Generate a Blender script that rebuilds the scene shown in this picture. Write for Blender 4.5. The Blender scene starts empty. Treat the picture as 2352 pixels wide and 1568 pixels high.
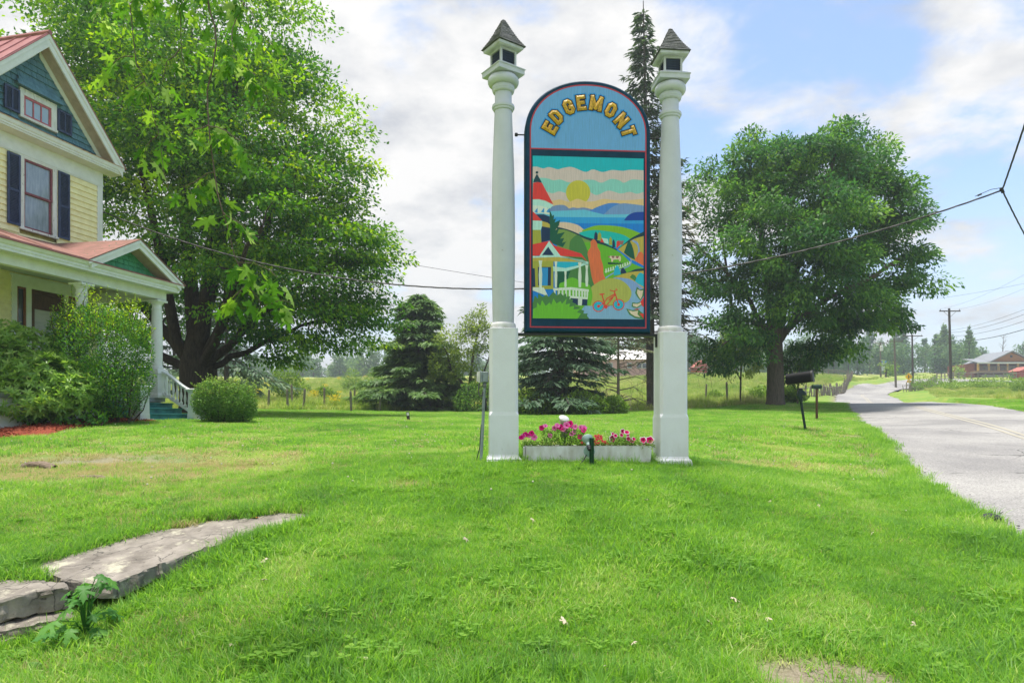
import bpy, bmesh, math, random
import numpy as np
from mathutils import Vector, Matrix, Euler
random.seed(7); RNG = np.random.default_rng(7)
SC = bpy.context.scene; COL = SC.collection
R = math.radians
# ------------------------------------------------------------------ camera, sky, sun, exposure
F = 1568.0; CX = 1176.0; YH = 955.0; EYE = 1.5      # focal length and horizon in 2352-px-wide picture units
cam = bpy.data.cameras.new('camera'); cam.sensor_width = 36; cam.lens = 24.0
cam.shift_y = (YH - 784) / 2352; cam.clip_start = .05; cam.clip_end = 6000
co = bpy.data.objects.new('camera', cam); COL.objects.link(co)
co.location = (0, 0, EYE); co.rotation_euler = (R(90), 0, 0); SC.camera = co
SUN_DIR = Vector((-.08, .03, 1.0)).normalized()      # towards the sun
sun = bpy.data.lights.new('sun', 'SUN'); sun.energy = 2.5; sun.angle = R(10); sun.color = (1, .95, .86)
so = bpy.data.objects.new('sun', sun); COL.objects.link(so)
so.rotation_euler = (-SUN_DIR).to_track_quat('-Z', 'Y').to_euler(); so.location = (-20, 30, 60)
SC.view_settings.view_transform = 'Standard'; SC.view_settings.look = 'None'
SC.view_settings.gamma = 1.0; SC.view_settings.use_curve_mapping = False
SC.view_settings.exposure = 1.40
SC.render.engine = 'CYCLES'
cy = SC.cycles; cy.use_denoising = True; cy.max_bounces = 6; cy.diffuse_bounces = 3; cy.glossy_bounces = 2
cy.transmission_bounces = 4; cy.volume_bounces = 0; cy.transparent_max_bounces = 6; cy.sample_clamp_indirect = 6
W = bpy.data.worlds.new('World'); SC.world = W; W.use_nodes = True
def world():
    nt = W.node_tree; nt.nodes.clear(); N = nt.nodes.new; L = nt.links.new
    out = N('ShaderNodeOutputWorld')
    sky = N('ShaderNodeTexSky'); sky.sky_type = 'NISHITA'; sky.sun_disc = False
    sky.sun_elevation = math.asin(SUN_DIR.z); sky.sun_rotation = math.atan2(SUN_DIR.x, SUN_DIR.y)
    sky.air_density = 1.0; sky.dust_density = .6; sky.ozone_density = 3.0
    b1 = N('ShaderNodeBackground'); b1.inputs[1].default_value = .10; L(sky.outputs[0], b1.inputs[0])
    tc = N('ShaderNodeTexCoord')
    sep = N('ShaderNodeSeparateXYZ'); L(tc.outputs['Generated'], sep.inputs[0])
    def M(op, a, b=None, cl=False):
        n = N('ShaderNodeMath'); n.operation = op; n.use_clamp = cl
        for i, v in enumerate((a, b)):
            if v is None: continue
            if isinstance(v, (int, float)): n.inputs[i].default_value = v
            else: L(v, n.inputs[i])
        return n.outputs[0]
    # cumulus deck: direction divided by its height, so banks shrink towards the horizon
    h = M('ADD', M('MAXIMUM', sep.outputs[2], 0.0), .22)
    cx = M('DIVIDE', sep.outputs[0], h); cyy = M('DIVIDE', sep.outputs[1], h)
    cmb = N('ShaderNodeCombineXYZ'); L(cx, cmb.inputs[0]); L(cyy, cmb.inputs[1]); cmb.inputs[2].default_value = CLOUD_SEED
    def noise(sc, det, rough, dist=0.0):
        n = N('ShaderNodeTexNoise'); n.inputs['Scale'].default_value = sc; n.inputs['Detail'].default_value = det
        n.inputs['Roughness'].default_value = rough; n.inputs['Distortion'].default_value = dist
        L(cmb.outputs[0], n.inputs['Vector']); return n.outputs[0]
    big = noise(1.15, 3, .5, .2); det = noise(3.4, 9, .60, .2)
    bias = M('MULTIPLY', sep.outputs[0], -.20)               # the bank thickens towards the west
    s = M('ADD', M('ADD', M('MULTIPLY', big, 1.0), M('MULTIPLY', det, .75)), bias)
    mr = N('ShaderNodeMapRange'); mr.interpolation_type = 'SMOOTHSTEP'
    mr.inputs[1].default_value = CLOUD_T; mr.inputs[2].default_value = CLOUD_T + .19; L(s, mr.inputs[0])
    cr = N('ShaderNodeValToRGB'); e = cr.color_ramp.elements
    e[0].position = .40; e[0].color = (.50, .53, .59, 1); e[1].position = .56; e[1].color = (.97, .955, .94, 1)
    L(M('ADD', M('MULTIPLY', big, .35), M('MULTIPLY', noise(2.6, 8, .62), .65)), cr.inputs[0])
    b2 = N('ShaderNodeBackground'); L(cr.outputs[0], b2.inputs[0]); b2.inputs[1].default_value = CLOUD_STR
    mx = N('ShaderNodeMixShader'); L(mr.outputs[0], mx.inputs[0]); L(b1.outputs[0], mx.inputs[1]); L(b2.outputs[0], mx.inputs[2])
    # pale summer haze low on the horizon
    hz = N('ShaderNodeMapRange'); hz.interpolation_type = 'SMOOTHSTEP'
    hz.inputs[1].default_value = .32; hz.inputs[2].default_value = .02; hz.inputs[3].default_value = .10; hz.inputs[4].default_value = .72
    L(sep.outputs[2], hz.inputs[0])
    b3 = N('ShaderNodeBackground'); b3.inputs[0].default_value = (.80, .83, .85, 1); b3.inputs[1].default_value = CLOUD_STR
    mx2 = N('ShaderNodeMixShader'); L(hz.outputs[0], mx2.inputs[0]); L(mx.outputs[0], mx2.inputs[1]); L(b3.outputs[0], mx2.inputs[2])
    L(mx2.outputs[0], out.inputs[0])
CLOUD_SEED = 27.7; CLOUD_STR = .405; CLOUD_T = .73
world()

# ------------------------------------------------------------------ helpers
def P(x, y, Y):                      # picture direction + distance -> point
    return np.array([(x - CX) / F * Y, Y, EYE - (y - YH) / F * Y])
def XY(x, Y): return ((x - CX) / F * Y, Y)
def sst(a, b, x):
    t = np.clip((x - a) / (b - a), 0, 1); return t * t * (3 - 2 * t)

def rgb(*c): return tuple((v / 255.0 if v > 1 else v) for v in c)
def lin(h):                          # sRGB 0-255 tuple -> linear albedo
    return tuple(((v / 255 / 12.92) if v / 255 <= .04045 else (((v / 255) + .055) / 1.055) ** 2.4) for v in h)

MATS = {}
def mat(name, col, rough=.6,  var=.15, vscale=6.0, bump=.0, bscale=40.0, metal=0.0, col2=None, stretch=None, spec=.3, coord='Object', speck=None, detail=5, dirt=None):
    if name in MATS: return MATS[name]
    m = bpy.data.materials.new(name); m.use_nodes = True; nt = m.node_tree; N = nt.nodes.new; L = nt.links.new
    b = nt.nodes['Principled BSDF']; b.inputs['Roughness'].default_value = rough; b.inputs['Metallic'].default_value = metal
    b.inputs['Specular IOR Level'].default_value = spec
    tc = N('ShaderNodeTexCoord'); mp = N('ShaderNodeMapping'); L(tc.outputs[coord], mp.inputs[0])
    if stretch: mp.inputs['Scale'].default_value = stretch
    nz = N('ShaderNodeTexNoise'); nz.inputs['Scale'].default_value = vscale; nz.inputs['Detail'].default_value = detail; nz.inputs['Roughness'].default_value = .62
    L(mp.outputs[0], nz.inputs['Vector'])
    mix = N('ShaderNodeMix'); mix.data_type = 'RGBA'
    c2 = col2 if col2 else tuple(v * (1 - var * 2) for v in col)
    c1 = col if col2 else tuple(min(1, v * (1 + var)) for v in col)
    mix.inputs[6].default_value = (*c1, 1); mix.inputs[7].default_value = (*c2, 1)
    mr = N('ShaderNodeMapRange'); mr.inputs[1].default_value = .32; mr.inputs[2].default_value = .70
    L(nz.outputs[0], mr.inputs[0]); L(mr.outputs[0], mix.inputs[0])
    colout = mix.outputs[2]
    if speck:                        # (threshold, scale, colour): chips, stains, rust
        n2 = N('ShaderNodeTexNoise'); n2.inputs['Scale'].default_value = speck[1]; n2.inputs['Detail'].default_value = 6; n2.inputs['Roughness'].default_value = .7
        L(mp.outputs[0], n2.inputs['Vector'])
        r2 = N('ShaderNodeMapRange'); r2.inputs[1].default_value = speck[0]; r2.inputs[2].default_value = speck[0] + .05; L(n2.outputs[0], r2.inputs[0])
        m2 = N('ShaderNodeMix'); m2.data_type = 'RGBA'; L(r2.outputs[0], m2.inputs[0]); L(colout, m2.inputs[6]); m2.inputs[7].default_value = (*speck[2], 1)
        colout = m2.outputs[2]
    if dirt:                         # splash-back and mildew: list of (z full, z none, amount) in object height, broken up by noise
        sp = N('ShaderNodeSeparateXYZ'); L(tc.outputs['Object'], sp.inputs[0])
        n3 = N('ShaderNodeTexNoise'); n3.inputs['Scale'].default_value = 14; n3.inputs['Detail'].default_value = 6; mp3 = N('ShaderNodeMapping'); mp3.inputs['Scale'].default_value = (1, 1, .35); L(tc.outputs['Object'], mp3.inputs[0]); L(mp3.outputs[0], n3.inputs['Vector'])
        for z_a, z_b, amt in dirt[0]:
            r3 = N('ShaderNodeMapRange'); r3.inputs[1].default_value = z_b; r3.inputs[2].default_value = z_a; r3.inputs[4].default_value = amt; L(sp.outputs[2], r3.inputs[0])
            r4 = N('ShaderNodeMapRange'); r4.inputs[1].default_value = .35; r4.inputs[2].default_value = .68; L(n3.outputs[0], r4.inputs[0])
            mu3 = N('ShaderNodeMath'); mu3.operation = 'MULTIPLY'; L(r3.outputs[0], mu3.inputs[0]); L(r4.outputs[0], mu3.inputs[1])
            m3 = N('ShaderNodeMix'); m3.data_type = 'RGBA'; L(mu3.outputs[0], m3.inputs[0]); L(colout, m3.inputs[6]); m3.inputs[7].default_value = (*dirt[1], 1); colout = m3.outputs[2]
    L(colout, b.inputs['Base Color'])
    if bump:
        bz = N('ShaderNodeTexNoise'); bz.inputs['Scale'].default_value = bscale; bz.inputs['Detail'].default_value = 4; L(mp.outputs[0], bz.inputs['Vector'])
        bp = N('ShaderNodeBump'); bp.inputs['Strength'].default_value = bump; bp.inputs['Distance'].default_value = .01
        L(bz.outputs[0], bp.inputs['Height']); L(bp.outputs[0], b.inputs['Normal'])
    MATS[name] = m; return m

def leafmat(name, cols, trans=.4, rough=.5, patch=None, tcol=None, objrand=False, spec=.25):
    """cols: list of colours picked by the per-face 'tone' attribute (or per-instance random)"""
    if name in MATS: return MATS[name]
    m = bpy.data.materials.new(name); m.use_nodes = True; nt = m.node_tree; N = nt.nodes.new; L = nt.links.new
    b = nt.nodes['Principled BSDF']; out = nt.nodes['Material Output']; b.inputs['Roughness'].default_value = rough
    b.inputs['Specular IOR Level'].default_value = spec
    cr = N('ShaderNodeValToRGB'); el = cr.color_ramp.elements
    while len(el) < len(cols): el.new(.5)
    for i, c in enumerate(cols):
        el[i].position = i / (len(cols) - 1); el[i].color = (*c, 1)
    if objrand:
        oi = N('ShaderNodeObjectInfo'); at = N('ShaderNodeAttribute'); at.attribute_name = 'tone'
        ad = N('ShaderNodeMath'); ad.operation = 'MULTIPLY_ADD'; L(oi.outputs['Random'], ad.inputs[0]); ad.inputs[1].default_value = .45
        ml = N('ShaderNodeMath'); ml.operation = 'MULTIPLY'; L(at.outputs['Fac'], ml.inputs[0]); ml.inputs[1].default_value = .55
        L(ml.outputs[0], ad.inputs[2]); fac = ad.outputs[0]
    else:
        at = N('ShaderNodeAttribute'); at.attribute_name = 'tone'; fac = at.outputs['Fac']
    if patch:                        # large patches of a drier or darker growth: (scale, amount)
        g = N('ShaderNodeNewGeometry'); nz = N('ShaderNodeTexNoise'); nz.inputs['Scale'].default_value = patch[0]; nz.inputs['Detail'].default_value = 4
        L(g.outputs['Position'], nz.inputs['Vector'])
        mm = N('ShaderNodeMath'); mm.operation = 'MULTIPLY_ADD'; sb = N('ShaderNodeMath'); sb.operation = 'SUBTRACT'; L(nz.outputs[0], sb.inputs[0]); sb.inputs[1].default_value = .5
        L(sb.outputs[0], mm.inputs[0]); mm.inputs[1].default_value = patch[1]; L(fac, mm.inputs[2]); fac = mm.outputs[0]
        if len(patch) > 2:
            n2 = N('ShaderNodeTexNoise'); n2.inputs['Scale'].default_value = patch[2]; n2.inputs['Detail'].default_value = 3; L(g.outputs['Position'], n2.inputs['Vector'])
            m2 = N('ShaderNodeMath'); m2.operation = 'MULTIPLY_ADD'; s2 = N('ShaderNodeMath'); s2.operation = 'SUBTRACT'; L(n2.outputs[0], s2.inputs[0]); s2.inputs[1].default_value = .5
            L(s2.outputs[0], m2.inputs[0]); m2.inputs[1].default_value = patch[3]; L(fac, m2.inputs[2]); fac = m2.outputs[0]
    L(fac, cr.inputs[0]); L(cr.outputs[0], b.inputs['Base Color'])
    tr = N('ShaderNodeBsdfTranslucent'); hs = N('ShaderNodeHueSaturation'); hs.inputs['Hue'].default_value = .485
    hs.inputs['Saturation'].default_value = 1.1; hs.inputs['Value'].default_value = 1.7
    L(cr.outputs[0], hs.inputs['Color']); L(hs.outputs[0], tr.inputs[0])
    mx = N('ShaderNodeMixShader'); mx.inputs[0].default_value = trans; L(b.outputs[0], mx.inputs[1]); L(tr.outputs[0], mx.inputs[2]); L(mx.outputs[0], out.inputs[0])
    MATS[name] = m; return m

def tag(o, label=None, cat=None, group=None, kind=None):
    if label: o['label'] = label
    if cat: o['category'] = cat
    if group: o['group'] = group
    if kind: o['kind'] = kind
    return o
def thing(name, label, cat, loc=(0, 0, 0), rz=0, group=None, rot=None):
    o = bpy.data.objects.new(name, None); COL.objects.link(o); o.empty_display_size = .1
    o.location = loc; o.rotation_euler = rot if rot else (0, 0, rz)
    return tag(o, label, cat, group)
def newobj(name, me, parent=None, loc=None):
    o = bpy.data.objects.new(name, me); COL.objects.link(o)
    if parent is not None: o.parent = parent
    if loc is not None: o.location = loc
    return o
def fast_mesh(name, V, Fc, mats, tone=None, smooth=False, mi=None):
    V = np.asarray(V, np.float32); Fc = np.asarray(Fc, np.int32); k = Fc.shape[1]
    me = bpy.data.meshes.new(name); me.vertices.add(len(V)); me.vertices.foreach_set('co', V.ravel())
    me.loops.add(Fc.size); me.loops.foreach_set('vertex_index', Fc.ravel())
    me.polygons.add(len(Fc)); me.polygons.foreach_set('loop_start', np.arange(0, Fc.size, k, dtype=np.int32))
    me.update(calc_edges=True)
    if tone is not None:
        a = me.attributes.new('tone', 'FLOAT', 'FACE'); a.data.foreach_set('value', np.asarray(tone, np.float32))
    if smooth: me.polygons.foreach_set('use_smooth', np.ones(len(Fc), bool))
    for m in (mats if isinstance(mats, (list, tuple)) else [mats]): me.materials.append(m)
    if mi is not None: me.polygons.foreach_set('material_index', np.asarray(mi, np.int32))
    return me

class MB:
    def __init__(s): s.v = []; s.f = []; s.m = []; s.cm = 0; s.sm = []; s.cs = False
    def mi(s, i): s.cm = i; return s
    def smooth(s, b=True): s.cs = b; return s
    def add(s, vs, fs):
        o = len(s.v); s.v += [tuple(map(float, p)) for p in vs]
        for f in fs: s.f.append(tuple(o + i for i in f)); s.m.append(s.cm); s.sm.append(s.cs)
        return s
    def box(s, a, b, M=None):        # two opposite corners
        x0, y0, z0 = a; x1, y1, z1 = b
        vs = [(x0, y0, z0), (x1, y0, z0), (x1, y1, z0), (x0, y1, z0), (x0, y0, z1), (x1, y0, z1), (x1, y1, z1), (x0, y1, z1)]
        if M is not None: vs = [M @ Vector(p) for p in vs]
        return s.add(vs, [(0, 3, 2, 1), (4, 5, 6, 7), (0, 1, 5, 4), (1, 2, 6, 5), (2, 3, 7, 6), (3, 0, 4, 7)])
    def cbox(s, a, b, c=.006, M=None):   # box with chamfered vertical edges and top
        x0, y0, z0 = a; x1, y1, z1 = b
        def ring(d, z, e): return [(x0 + d + e, y0 + e, z), (x1 - d - e, y0 + e, z), (x1 - e, y0 + d + e, z), (x1 - e, y1 - d - e, z), (x1 - d - e, y1 - e, z), (x0 + d + e, y1 - e, z), (x0 + e, y1 - d - e, z), (x0 + e, y0 + d + e, z)]
        vs = ring(c, z0, c) + ring(c, z0 + c, 0) + ring(c, z1 - c, 0) + ring(c, z1, c)
        if M is not None: vs = [M @ Vector(p) for p in vs]
        fs = [tuple(range(7, -1, -1)), tuple(range(24, 32))]
        for k in range(3):
            for i in range(8): j = (i + 1) % 8; fs.append((k * 8 + i, k * 8 + j, k * 8 + 8 + j, k * 8 + 8 + i))
        return s.add(vs, fs)
    def lathe(s, prof, n=24, c=(0, 0, 0), M=None, cap=True):
        vs = []
        for r, z in prof:
            for i in range(n):
                a = 2 * math.pi * i / n; vs.append((c[0] + r * math.cos(a), c[1] + r * math.sin(a), c[2] + z))
        if M is not None: vs = [M @ Vector(p) for p in vs]
        fs = []
        for k in range(len(prof) - 1):
            for i in range(n): j = (i + 1) % n; fs.append((k * n + i, k * n + j, (k + 1) * n + j, (k + 1) * n + i))
        if cap: fs.append(tuple(range(n - 1, -1, -1))); fs.append(tuple(range((len(prof) - 1) * n, len(prof) * n)))
        return s.add(vs, fs)
    def tube(s, pts, rad, n=6, cap=True):
        pts = [Vector(p) for p in pts]; rads = rad if isinstance(rad, (list, tuple, np.ndarray)) else [rad] * len(pts)
        vs = []; up = None
        for i, p in enumerate(pts):
            d = (pts[min(i + 1, len(pts) - 1)] - pts[max(i - 1, 0)])
            if d.length < 1e-9: d = Vector((0, 0, 1))
            d.normalize()
            if up is None: up = Vector((0, 0, 1)).cross(d) if abs(d.z) < .95 else Vector((1, 0, 0)).cross(d)
            up = (up - d * up.dot(d));
            if up.length < 1e-6: up = d.orthogonal()
            up.normalize(); sd = d.cross(up)
            for k in range(n):
                a = 2 * math.pi * k / n; vs.append(p + (up * math.cos(a) + sd * math.sin(a)) * float(rads[i]))
        fs = []
        for i in range(len(pts) - 1):
            for k in range(n): j = (k + 1) % n; fs.append((i * n + k, i * n + j, (i + 1) * n + j, (i + 1) * n + k))
        if cap: fs.append(tuple(range(n - 1, -1, -1))); fs.append(tuple(range((len(pts) - 1) * n, len(pts) * n)))
        return s.add(vs, fs)
    def prism(s, poly, f3, d0, d1):      # poly: 2-D outline; f3(a,b,d) -> 3-D point
        n = len(poly); vs = [f3(a, b, d0) for a, b in poly] + [f3(a, b, d1) for a, b in poly]
        fs = [tuple(range(n - 1, -1, -1)), tuple(range(n, 2 * n))] + [(i, (i + 1) % n, n + (i + 1) % n, n + i) for i in range(n)]
        return s.add(vs, fs)
    def mesh(s, name, mats, fix=True):
        me = bpy.data.meshes.new(name); me.from_pydata(s.v, [], s.f)
        for m in (mats if isinstance(mats, (list, tuple)) else [mats]): me.materials.append(m)
        me.polygons.foreach_set('material_index', s.m); me.polygons.foreach_set('use_smooth', s.sm)
        if fix:
            b = bmesh.new(); b.from_mesh(me); bmesh.ops.recalc_face_normals(b, faces=b.faces[:]); b.to_mesh(me); b.free()
        me.update(); return me
    def build(s, name, mats, parent=None, loc=None, fix=True):
        return newobj(name, s.mesh(name, mats, fix), parent, loc)

def autosmooth(o, ang=40):
    me = o.data; me.polygons.foreach_set('use_smooth', np.ones(len(me.polygons), bool))
    b = bmesh.new(); b.from_mesh(me)
    for e in b.edges:
        e.smooth = not (len(e.link_faces) == 2 and e.calc_face_angle(0) > R(ang))
    b.to_mesh(me); b.free(); return o

# ------------------------------------------------------------------ terrain heights
LEFT_EDGE = np.array([(-2.0, -8), (.35, -1), (1.95, 2.0), (3.05, 3.8), (3.6, 4.8), (4.11, 6), (5.0, 8.5), (5.64, 10), (6.47, 12), (7.8, 15), (10.2, 20), (14.75, 30), (21.6, 45),
                      (28.4, 60), (33.2, 70), (38, 80), (43.5, 90), (53.5, 101), (65, 113), (80, 124), (110, 138), (150, 150)], float)
def densify(Pn, step):
    out = []; d = np.r_[0, np.cumsum(np.hypot(*np.diff(Pn, axis=0).T))]
    # Catmull-Rom through the stations, resampled evenly
    t = np.arange(0, d[-1], step); ext = np.vstack([2 * Pn[0] - Pn[1], Pn, 2 * Pn[-1] - Pn[-2]])
    for q in t:
        i = min(np.searchsorted(d, q, side='right') - 1, len(Pn) - 2); u = (q - d[i]) / (d[i + 1] - d[i])
        p0, p1, p2, p3 = ext[i], ext[i + 1], ext[i + 2], ext[i + 3]
        out.append(.5 * (2 * p1 + (p2 - p0) * u + (2 * p0 - 5 * p1 + 4 * p2 - p3) * u * u + (3 * p1 - p0 - 3 * p2 + p3) * u ** 3))
    return np.array(out)
ROAD_W = 5.5
RL = densify(LEFT_EDGE, .5)
_t = np.gradient(RL, axis=0)
for _ in range(30): _t[1:-1] = (_t[:-2] + _t[1:-1] + _t[2:]) / 3
_t /= np.linalg.norm(_t, axis=1)[:, None]
RPERP = np.c_[_t[:, 1], -_t[:, 0]]
def road_coord(X, Y):
    """signed distance right of the road's left edge (for points)"""
    X = np.atleast_1d(X).ravel(); Y = np.atleast_1d(Y).ravel(); out = np.empty(len(X))
    for a in range(0, len(X), 20000):
        d = (X[a:a + 20000, None] - RL[None, :, 0]) ** 2 + (Y[a:a + 20000, None] - RL[None, :, 1]) ** 2
        i = d.argmin(1); out[a:a + 20000] = (X[a:a + 20000] - RL[i, 0]) * RPERP[i, 0] + (Y[a:a + 20000] - RL[i, 1]) * RPERP[i, 1]
    return out
COMMON = [(1156, 1058, 7.45), (1540, 1064, 7.58), (1350, 1061, 7.5), (1900, 1568, 2.95), (2352, 1400, 3.9),
          (1500, 1300, 4.35), (1900, 1250, 5.1), (2050, 1150, 7), (1850, 987, 13.3), (1700, 1010, 11.5),
          (1000, 1120, 6.3), (1176, 1250, 4.75), (800, 1160, 5.6), (600, 1060, 8.2), (300, 1030, 9.5), (0, 1010, 11), (0, 975, 14), (452, 964, 16), (234, 963, 17), (150, 963, 14.5),
          (700, 1000, 12), (1000, 985, 14), (1300, 985, 14), (1600, 975, 16), (800, 962, 20), (1200, 962, 21), (1500, 960, 22), (1650, 950, 24), (-500, 960, 14), (-800, 955, 30),
          (600, 942, 30), (900, 945, 35), (1140, 947, 34), (1400, 949, 32), (1600, 941, 32), (1780, 929, 33), (1870, 925, 36), (400, 940, 30), (0, 935, 35), (-600, 930, 50),
          (700, 915, 55), (1000, 925, 55), (1400, 925, 52), (1650, 915, 50), (700, 880, 100), (900, 878, 100), (400, 880, 100), (0, 870, 110), (1200, 885, 100),
          (1500, 878, 85), (1450, 866, 115), (1700, 868, 100), (1850, 885, 82), (1950, 871, 100), (1900, 862, 135), (2050, 866, 160),
          (2352, 925, 60), (2185, 894, 82), (2300, 884, 110), (2130, 888, 100), (2300, 864, 150), (2600, 860, 150), (2700, 920, 60), (2800, 945, 30), (2700, 1000, 14),
          (600, 872, 190), (1200, 868, 200), (1900, 862, 210), (2300, 856, 230), (0, 865, 200), (2900, 850, 200), (-700, 860, 200),
          (600, 905, 320), (1200, 900, 320), (1900, 890, 320), (2400, 890, 320), (0, 900, 320)]
UPPER = [(720, 1190, 5.2), (278, 1236, 4.8), (49, 1300, 4.23), (0, 1200, 5.2), (-400, 1250, 4.4), (300, 1120, 6.4), (-600, 1100, 7)]
LOWER = [(740, 1195, 5.2), (533, 1258, 4.75), (338, 1368, 4.18), (263, 1402, 4.0), (0, 1482, 3.73), (0, 1568, 3.2), (400, 1568, 3.05), (1176, 1568, 2.9), (-300, 1560, 3.4), (600, 1400, 3.6)]
def _pts(L): return np.array([P(*q) for q in L])
ROADZ = [(-2.0, -8, -.35), (.35, -1, .1), (3.6, 4.8, .49), (5.0, 8.5, .68), (6.47, 12, 1.0), (7.8, 15, 1.19), (10.2, 20, 1.28), (14.75, 30, 1.75), (21.6, 45, 2.1), (28.4, 60, 2.7), (33.2, 70, 3.3), (38, 80, 3.84), (43.5, 90, 4.55), (53.5, 101, 6.15), (65, 113, 7.5), (80, 124, 8.3), (110, 138, 8.6),
         (18, 24, 1.67), (20.2, 28.7, 1.94), (27.2, 44, 2.42), (38.1, 67.7, 3.25), (42.9, 77.6, 3.8), (48.5, 87, 4.5), (14.6, 16.5, 1.3), (11, 8, .85), (8.5, 3, .55), (5, -4, 0)]
EXTRA = [(0, 0, 0), (-2.5, .5, .0), (-6, -3, .3), (0, -8, -.4), (9, -6, .1), (14, 0, .5), (-14, 0, .8), (-14, -10, .6)]
def warp(X, Y):
    r = np.hypot(X, Y); a = np.arctan2(X, Y); a = np.where(np.abs(a) > 1.2, np.sign(a) * (1.2 + .25 * np.tanh((np.abs(a) - 1.2))), a)
    return np.c_[np.log(r + 3) * 1.25, a * 1.5]
class TPS:
    def __init__(s, pts, lam=2e-4):
        pts = np.array(pts, float); s.q = warp(pts[:, 0], pts[:, 1]); n = len(pts)
        d = np.linalg.norm(s.q[:, None] - s.q[None], axis=2); K = d ** 2 * np.log(d + 1e-9) + lam * np.eye(n)
        Pm = np.c_[np.ones(n), s.q]; A = np.block([[K, Pm], [Pm.T, np.zeros((3, 3))]])
        s.w = np.linalg.solve(A, np.r_[pts[:, 2], 0, 0, 0])
    def __call__(s, X, Y):
        q = warp(X, Y); out = np.empty(len(q))
        for a in range(0, len(q), 20000):
            d = np.linalg.norm(q[a:a + 20000, None] - s.q[None], axis=2); K = d ** 2 * np.log(d + 1e-9)
            out[a:a + 20000] = K @ s.w[:-3] + s.w[-3] + q[a:a + 20000] @ s.w[-2:]
        return out
_c = np.vstack([_pts(COMMON), np.array(ROADZ)])
T_UP = TPS(np.vstack([_c, _pts(UPPER), np.array(EXTRA)])); T_LO = TPS(np.vstack([_c, _pts(LOWER), np.array(EXTRA)]))
def yline(X): return np.interp(X, [-6, -3.1, -2.62, -2.25, -1.6, -1.3], [1.8, 3.62, 4.2, 4.72, 5.3, 5.5])
def terr(X, Y, bumps=True):
    X = np.atleast_1d(np.asarray(X, float)).ravel(); Y = np.atleast_1d(np.asarray(Y, float)).ravel()
    m = sst(-.05, .05, Y - yline(X)); z = T_LO(X, Y); near = (X < -.9) & (Y < 8)
    if near.any():
        zu = T_UP(X[near], Y[near]); fade = sst(-.9, -1.4, X[near]) * sst(8, 6.3, Y[near]); z[near] += (zu - z[near]) * m[near] * fade
    r = np.hypot(X, Y); far = sst(240, 330, r); z = z * (1 - far) + 10.5 * far
    z = np.maximum(z, -2.5)
    if bumps:
        z += .012 * np.sin(X * 3.1 + 1.3 * np.sin(Y * 2.3)) * np.sin(Y * 2.7 + X) * sst(0, 4, r)
        far = sst(34, 45, r); z += far * (.10 * np.sin(X * .9 + np.sin(Y * .6)) * np.sin(Y * .7) + .25 * np.sin(X * .13 + 1) * np.sin(Y * .11))
    return z
def tz(X, Y): return float(terr(X, Y)[0])
def ground(x, Y, dz=0.0):            # picture column + distance -> point standing on the ground
    X = (x - CX) / F * Y; return Vector((X, Y, tz(X, Y) + dz))

# ------------------------------------------------------------------ ground, road
def attr(me, name, vals):
    a = me.attributes.new(name, 'FLOAT', 'POINT'); a.data.foreach_set('value', np.asarray(vals, np.float32))
HC = np.array([-.601 * 17, 17.0]); HN = np.array([.974, -.225]); HW = np.array([.225, .974])   # house corner, outward and along-wall axes
def house_uv(X, Y):
    dx = X - HC[0]; dy = Y - HC[1]; return dx * HN[0] + dy * HN[1], dx * HW[0] + dy * HW[1]
def meadow_mask(X, Y):
    """1 where the unmown pasture begins"""
    back = np.interp(X, [-60, -22, -12, -5, 0, 5, 10, 13, 17, 24, 40], [30, 30, 31, 36, 35.5, 33.5, 33.2, 34, 42, 58, 84])
    m = sst(-.4, .5, Y - back + .3 * np.sin(X * 2.1))
    rc = road_coord(X, Y)
    right = (rc > ROAD_W + 1.6 + .03 * Y) & (Y > 20); verge = (rc > -3.2) & (rc < ROAD_W + 1.5)
    return np.where(right, 1.0, np.where(verge & (rc < 2), m * sst(-2.0, -4.0, rc), np.where(rc > 0, 0, m)))
def slab_mask(X, Y):
    pts = [(49, 1306), (187, 1265), (278, 1239), (349, 1218), (416, 1212.5), (465, 1195.7), (563, 1190), (638, 1177), (731, 1180.7), (722, 1196), (668, 1209), (533, 1237), (450, 1266), (338, 1306), (263, 1338), (120, 1352), (0, 1375), (-160, 1400), (-160, 1332), (0, 1329)]
    q = []
    for x, y in pts: Yq = 1.48 / ((y - YH) / F + .13); q.append(((x - CX) / F * Yq, Yq))
    r = np.zeros(len(X), bool); j = len(q) - 1
    for i in range(len(q)):
        xi, yi = q[i]; xj, yj = q[j]; c = ((yi > Y) != (yj > Y)) & (X < (xj - xi) * (Y - yi) / (yj - yi + 1e-12) + xi); r ^= c; j = i
    return r
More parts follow.
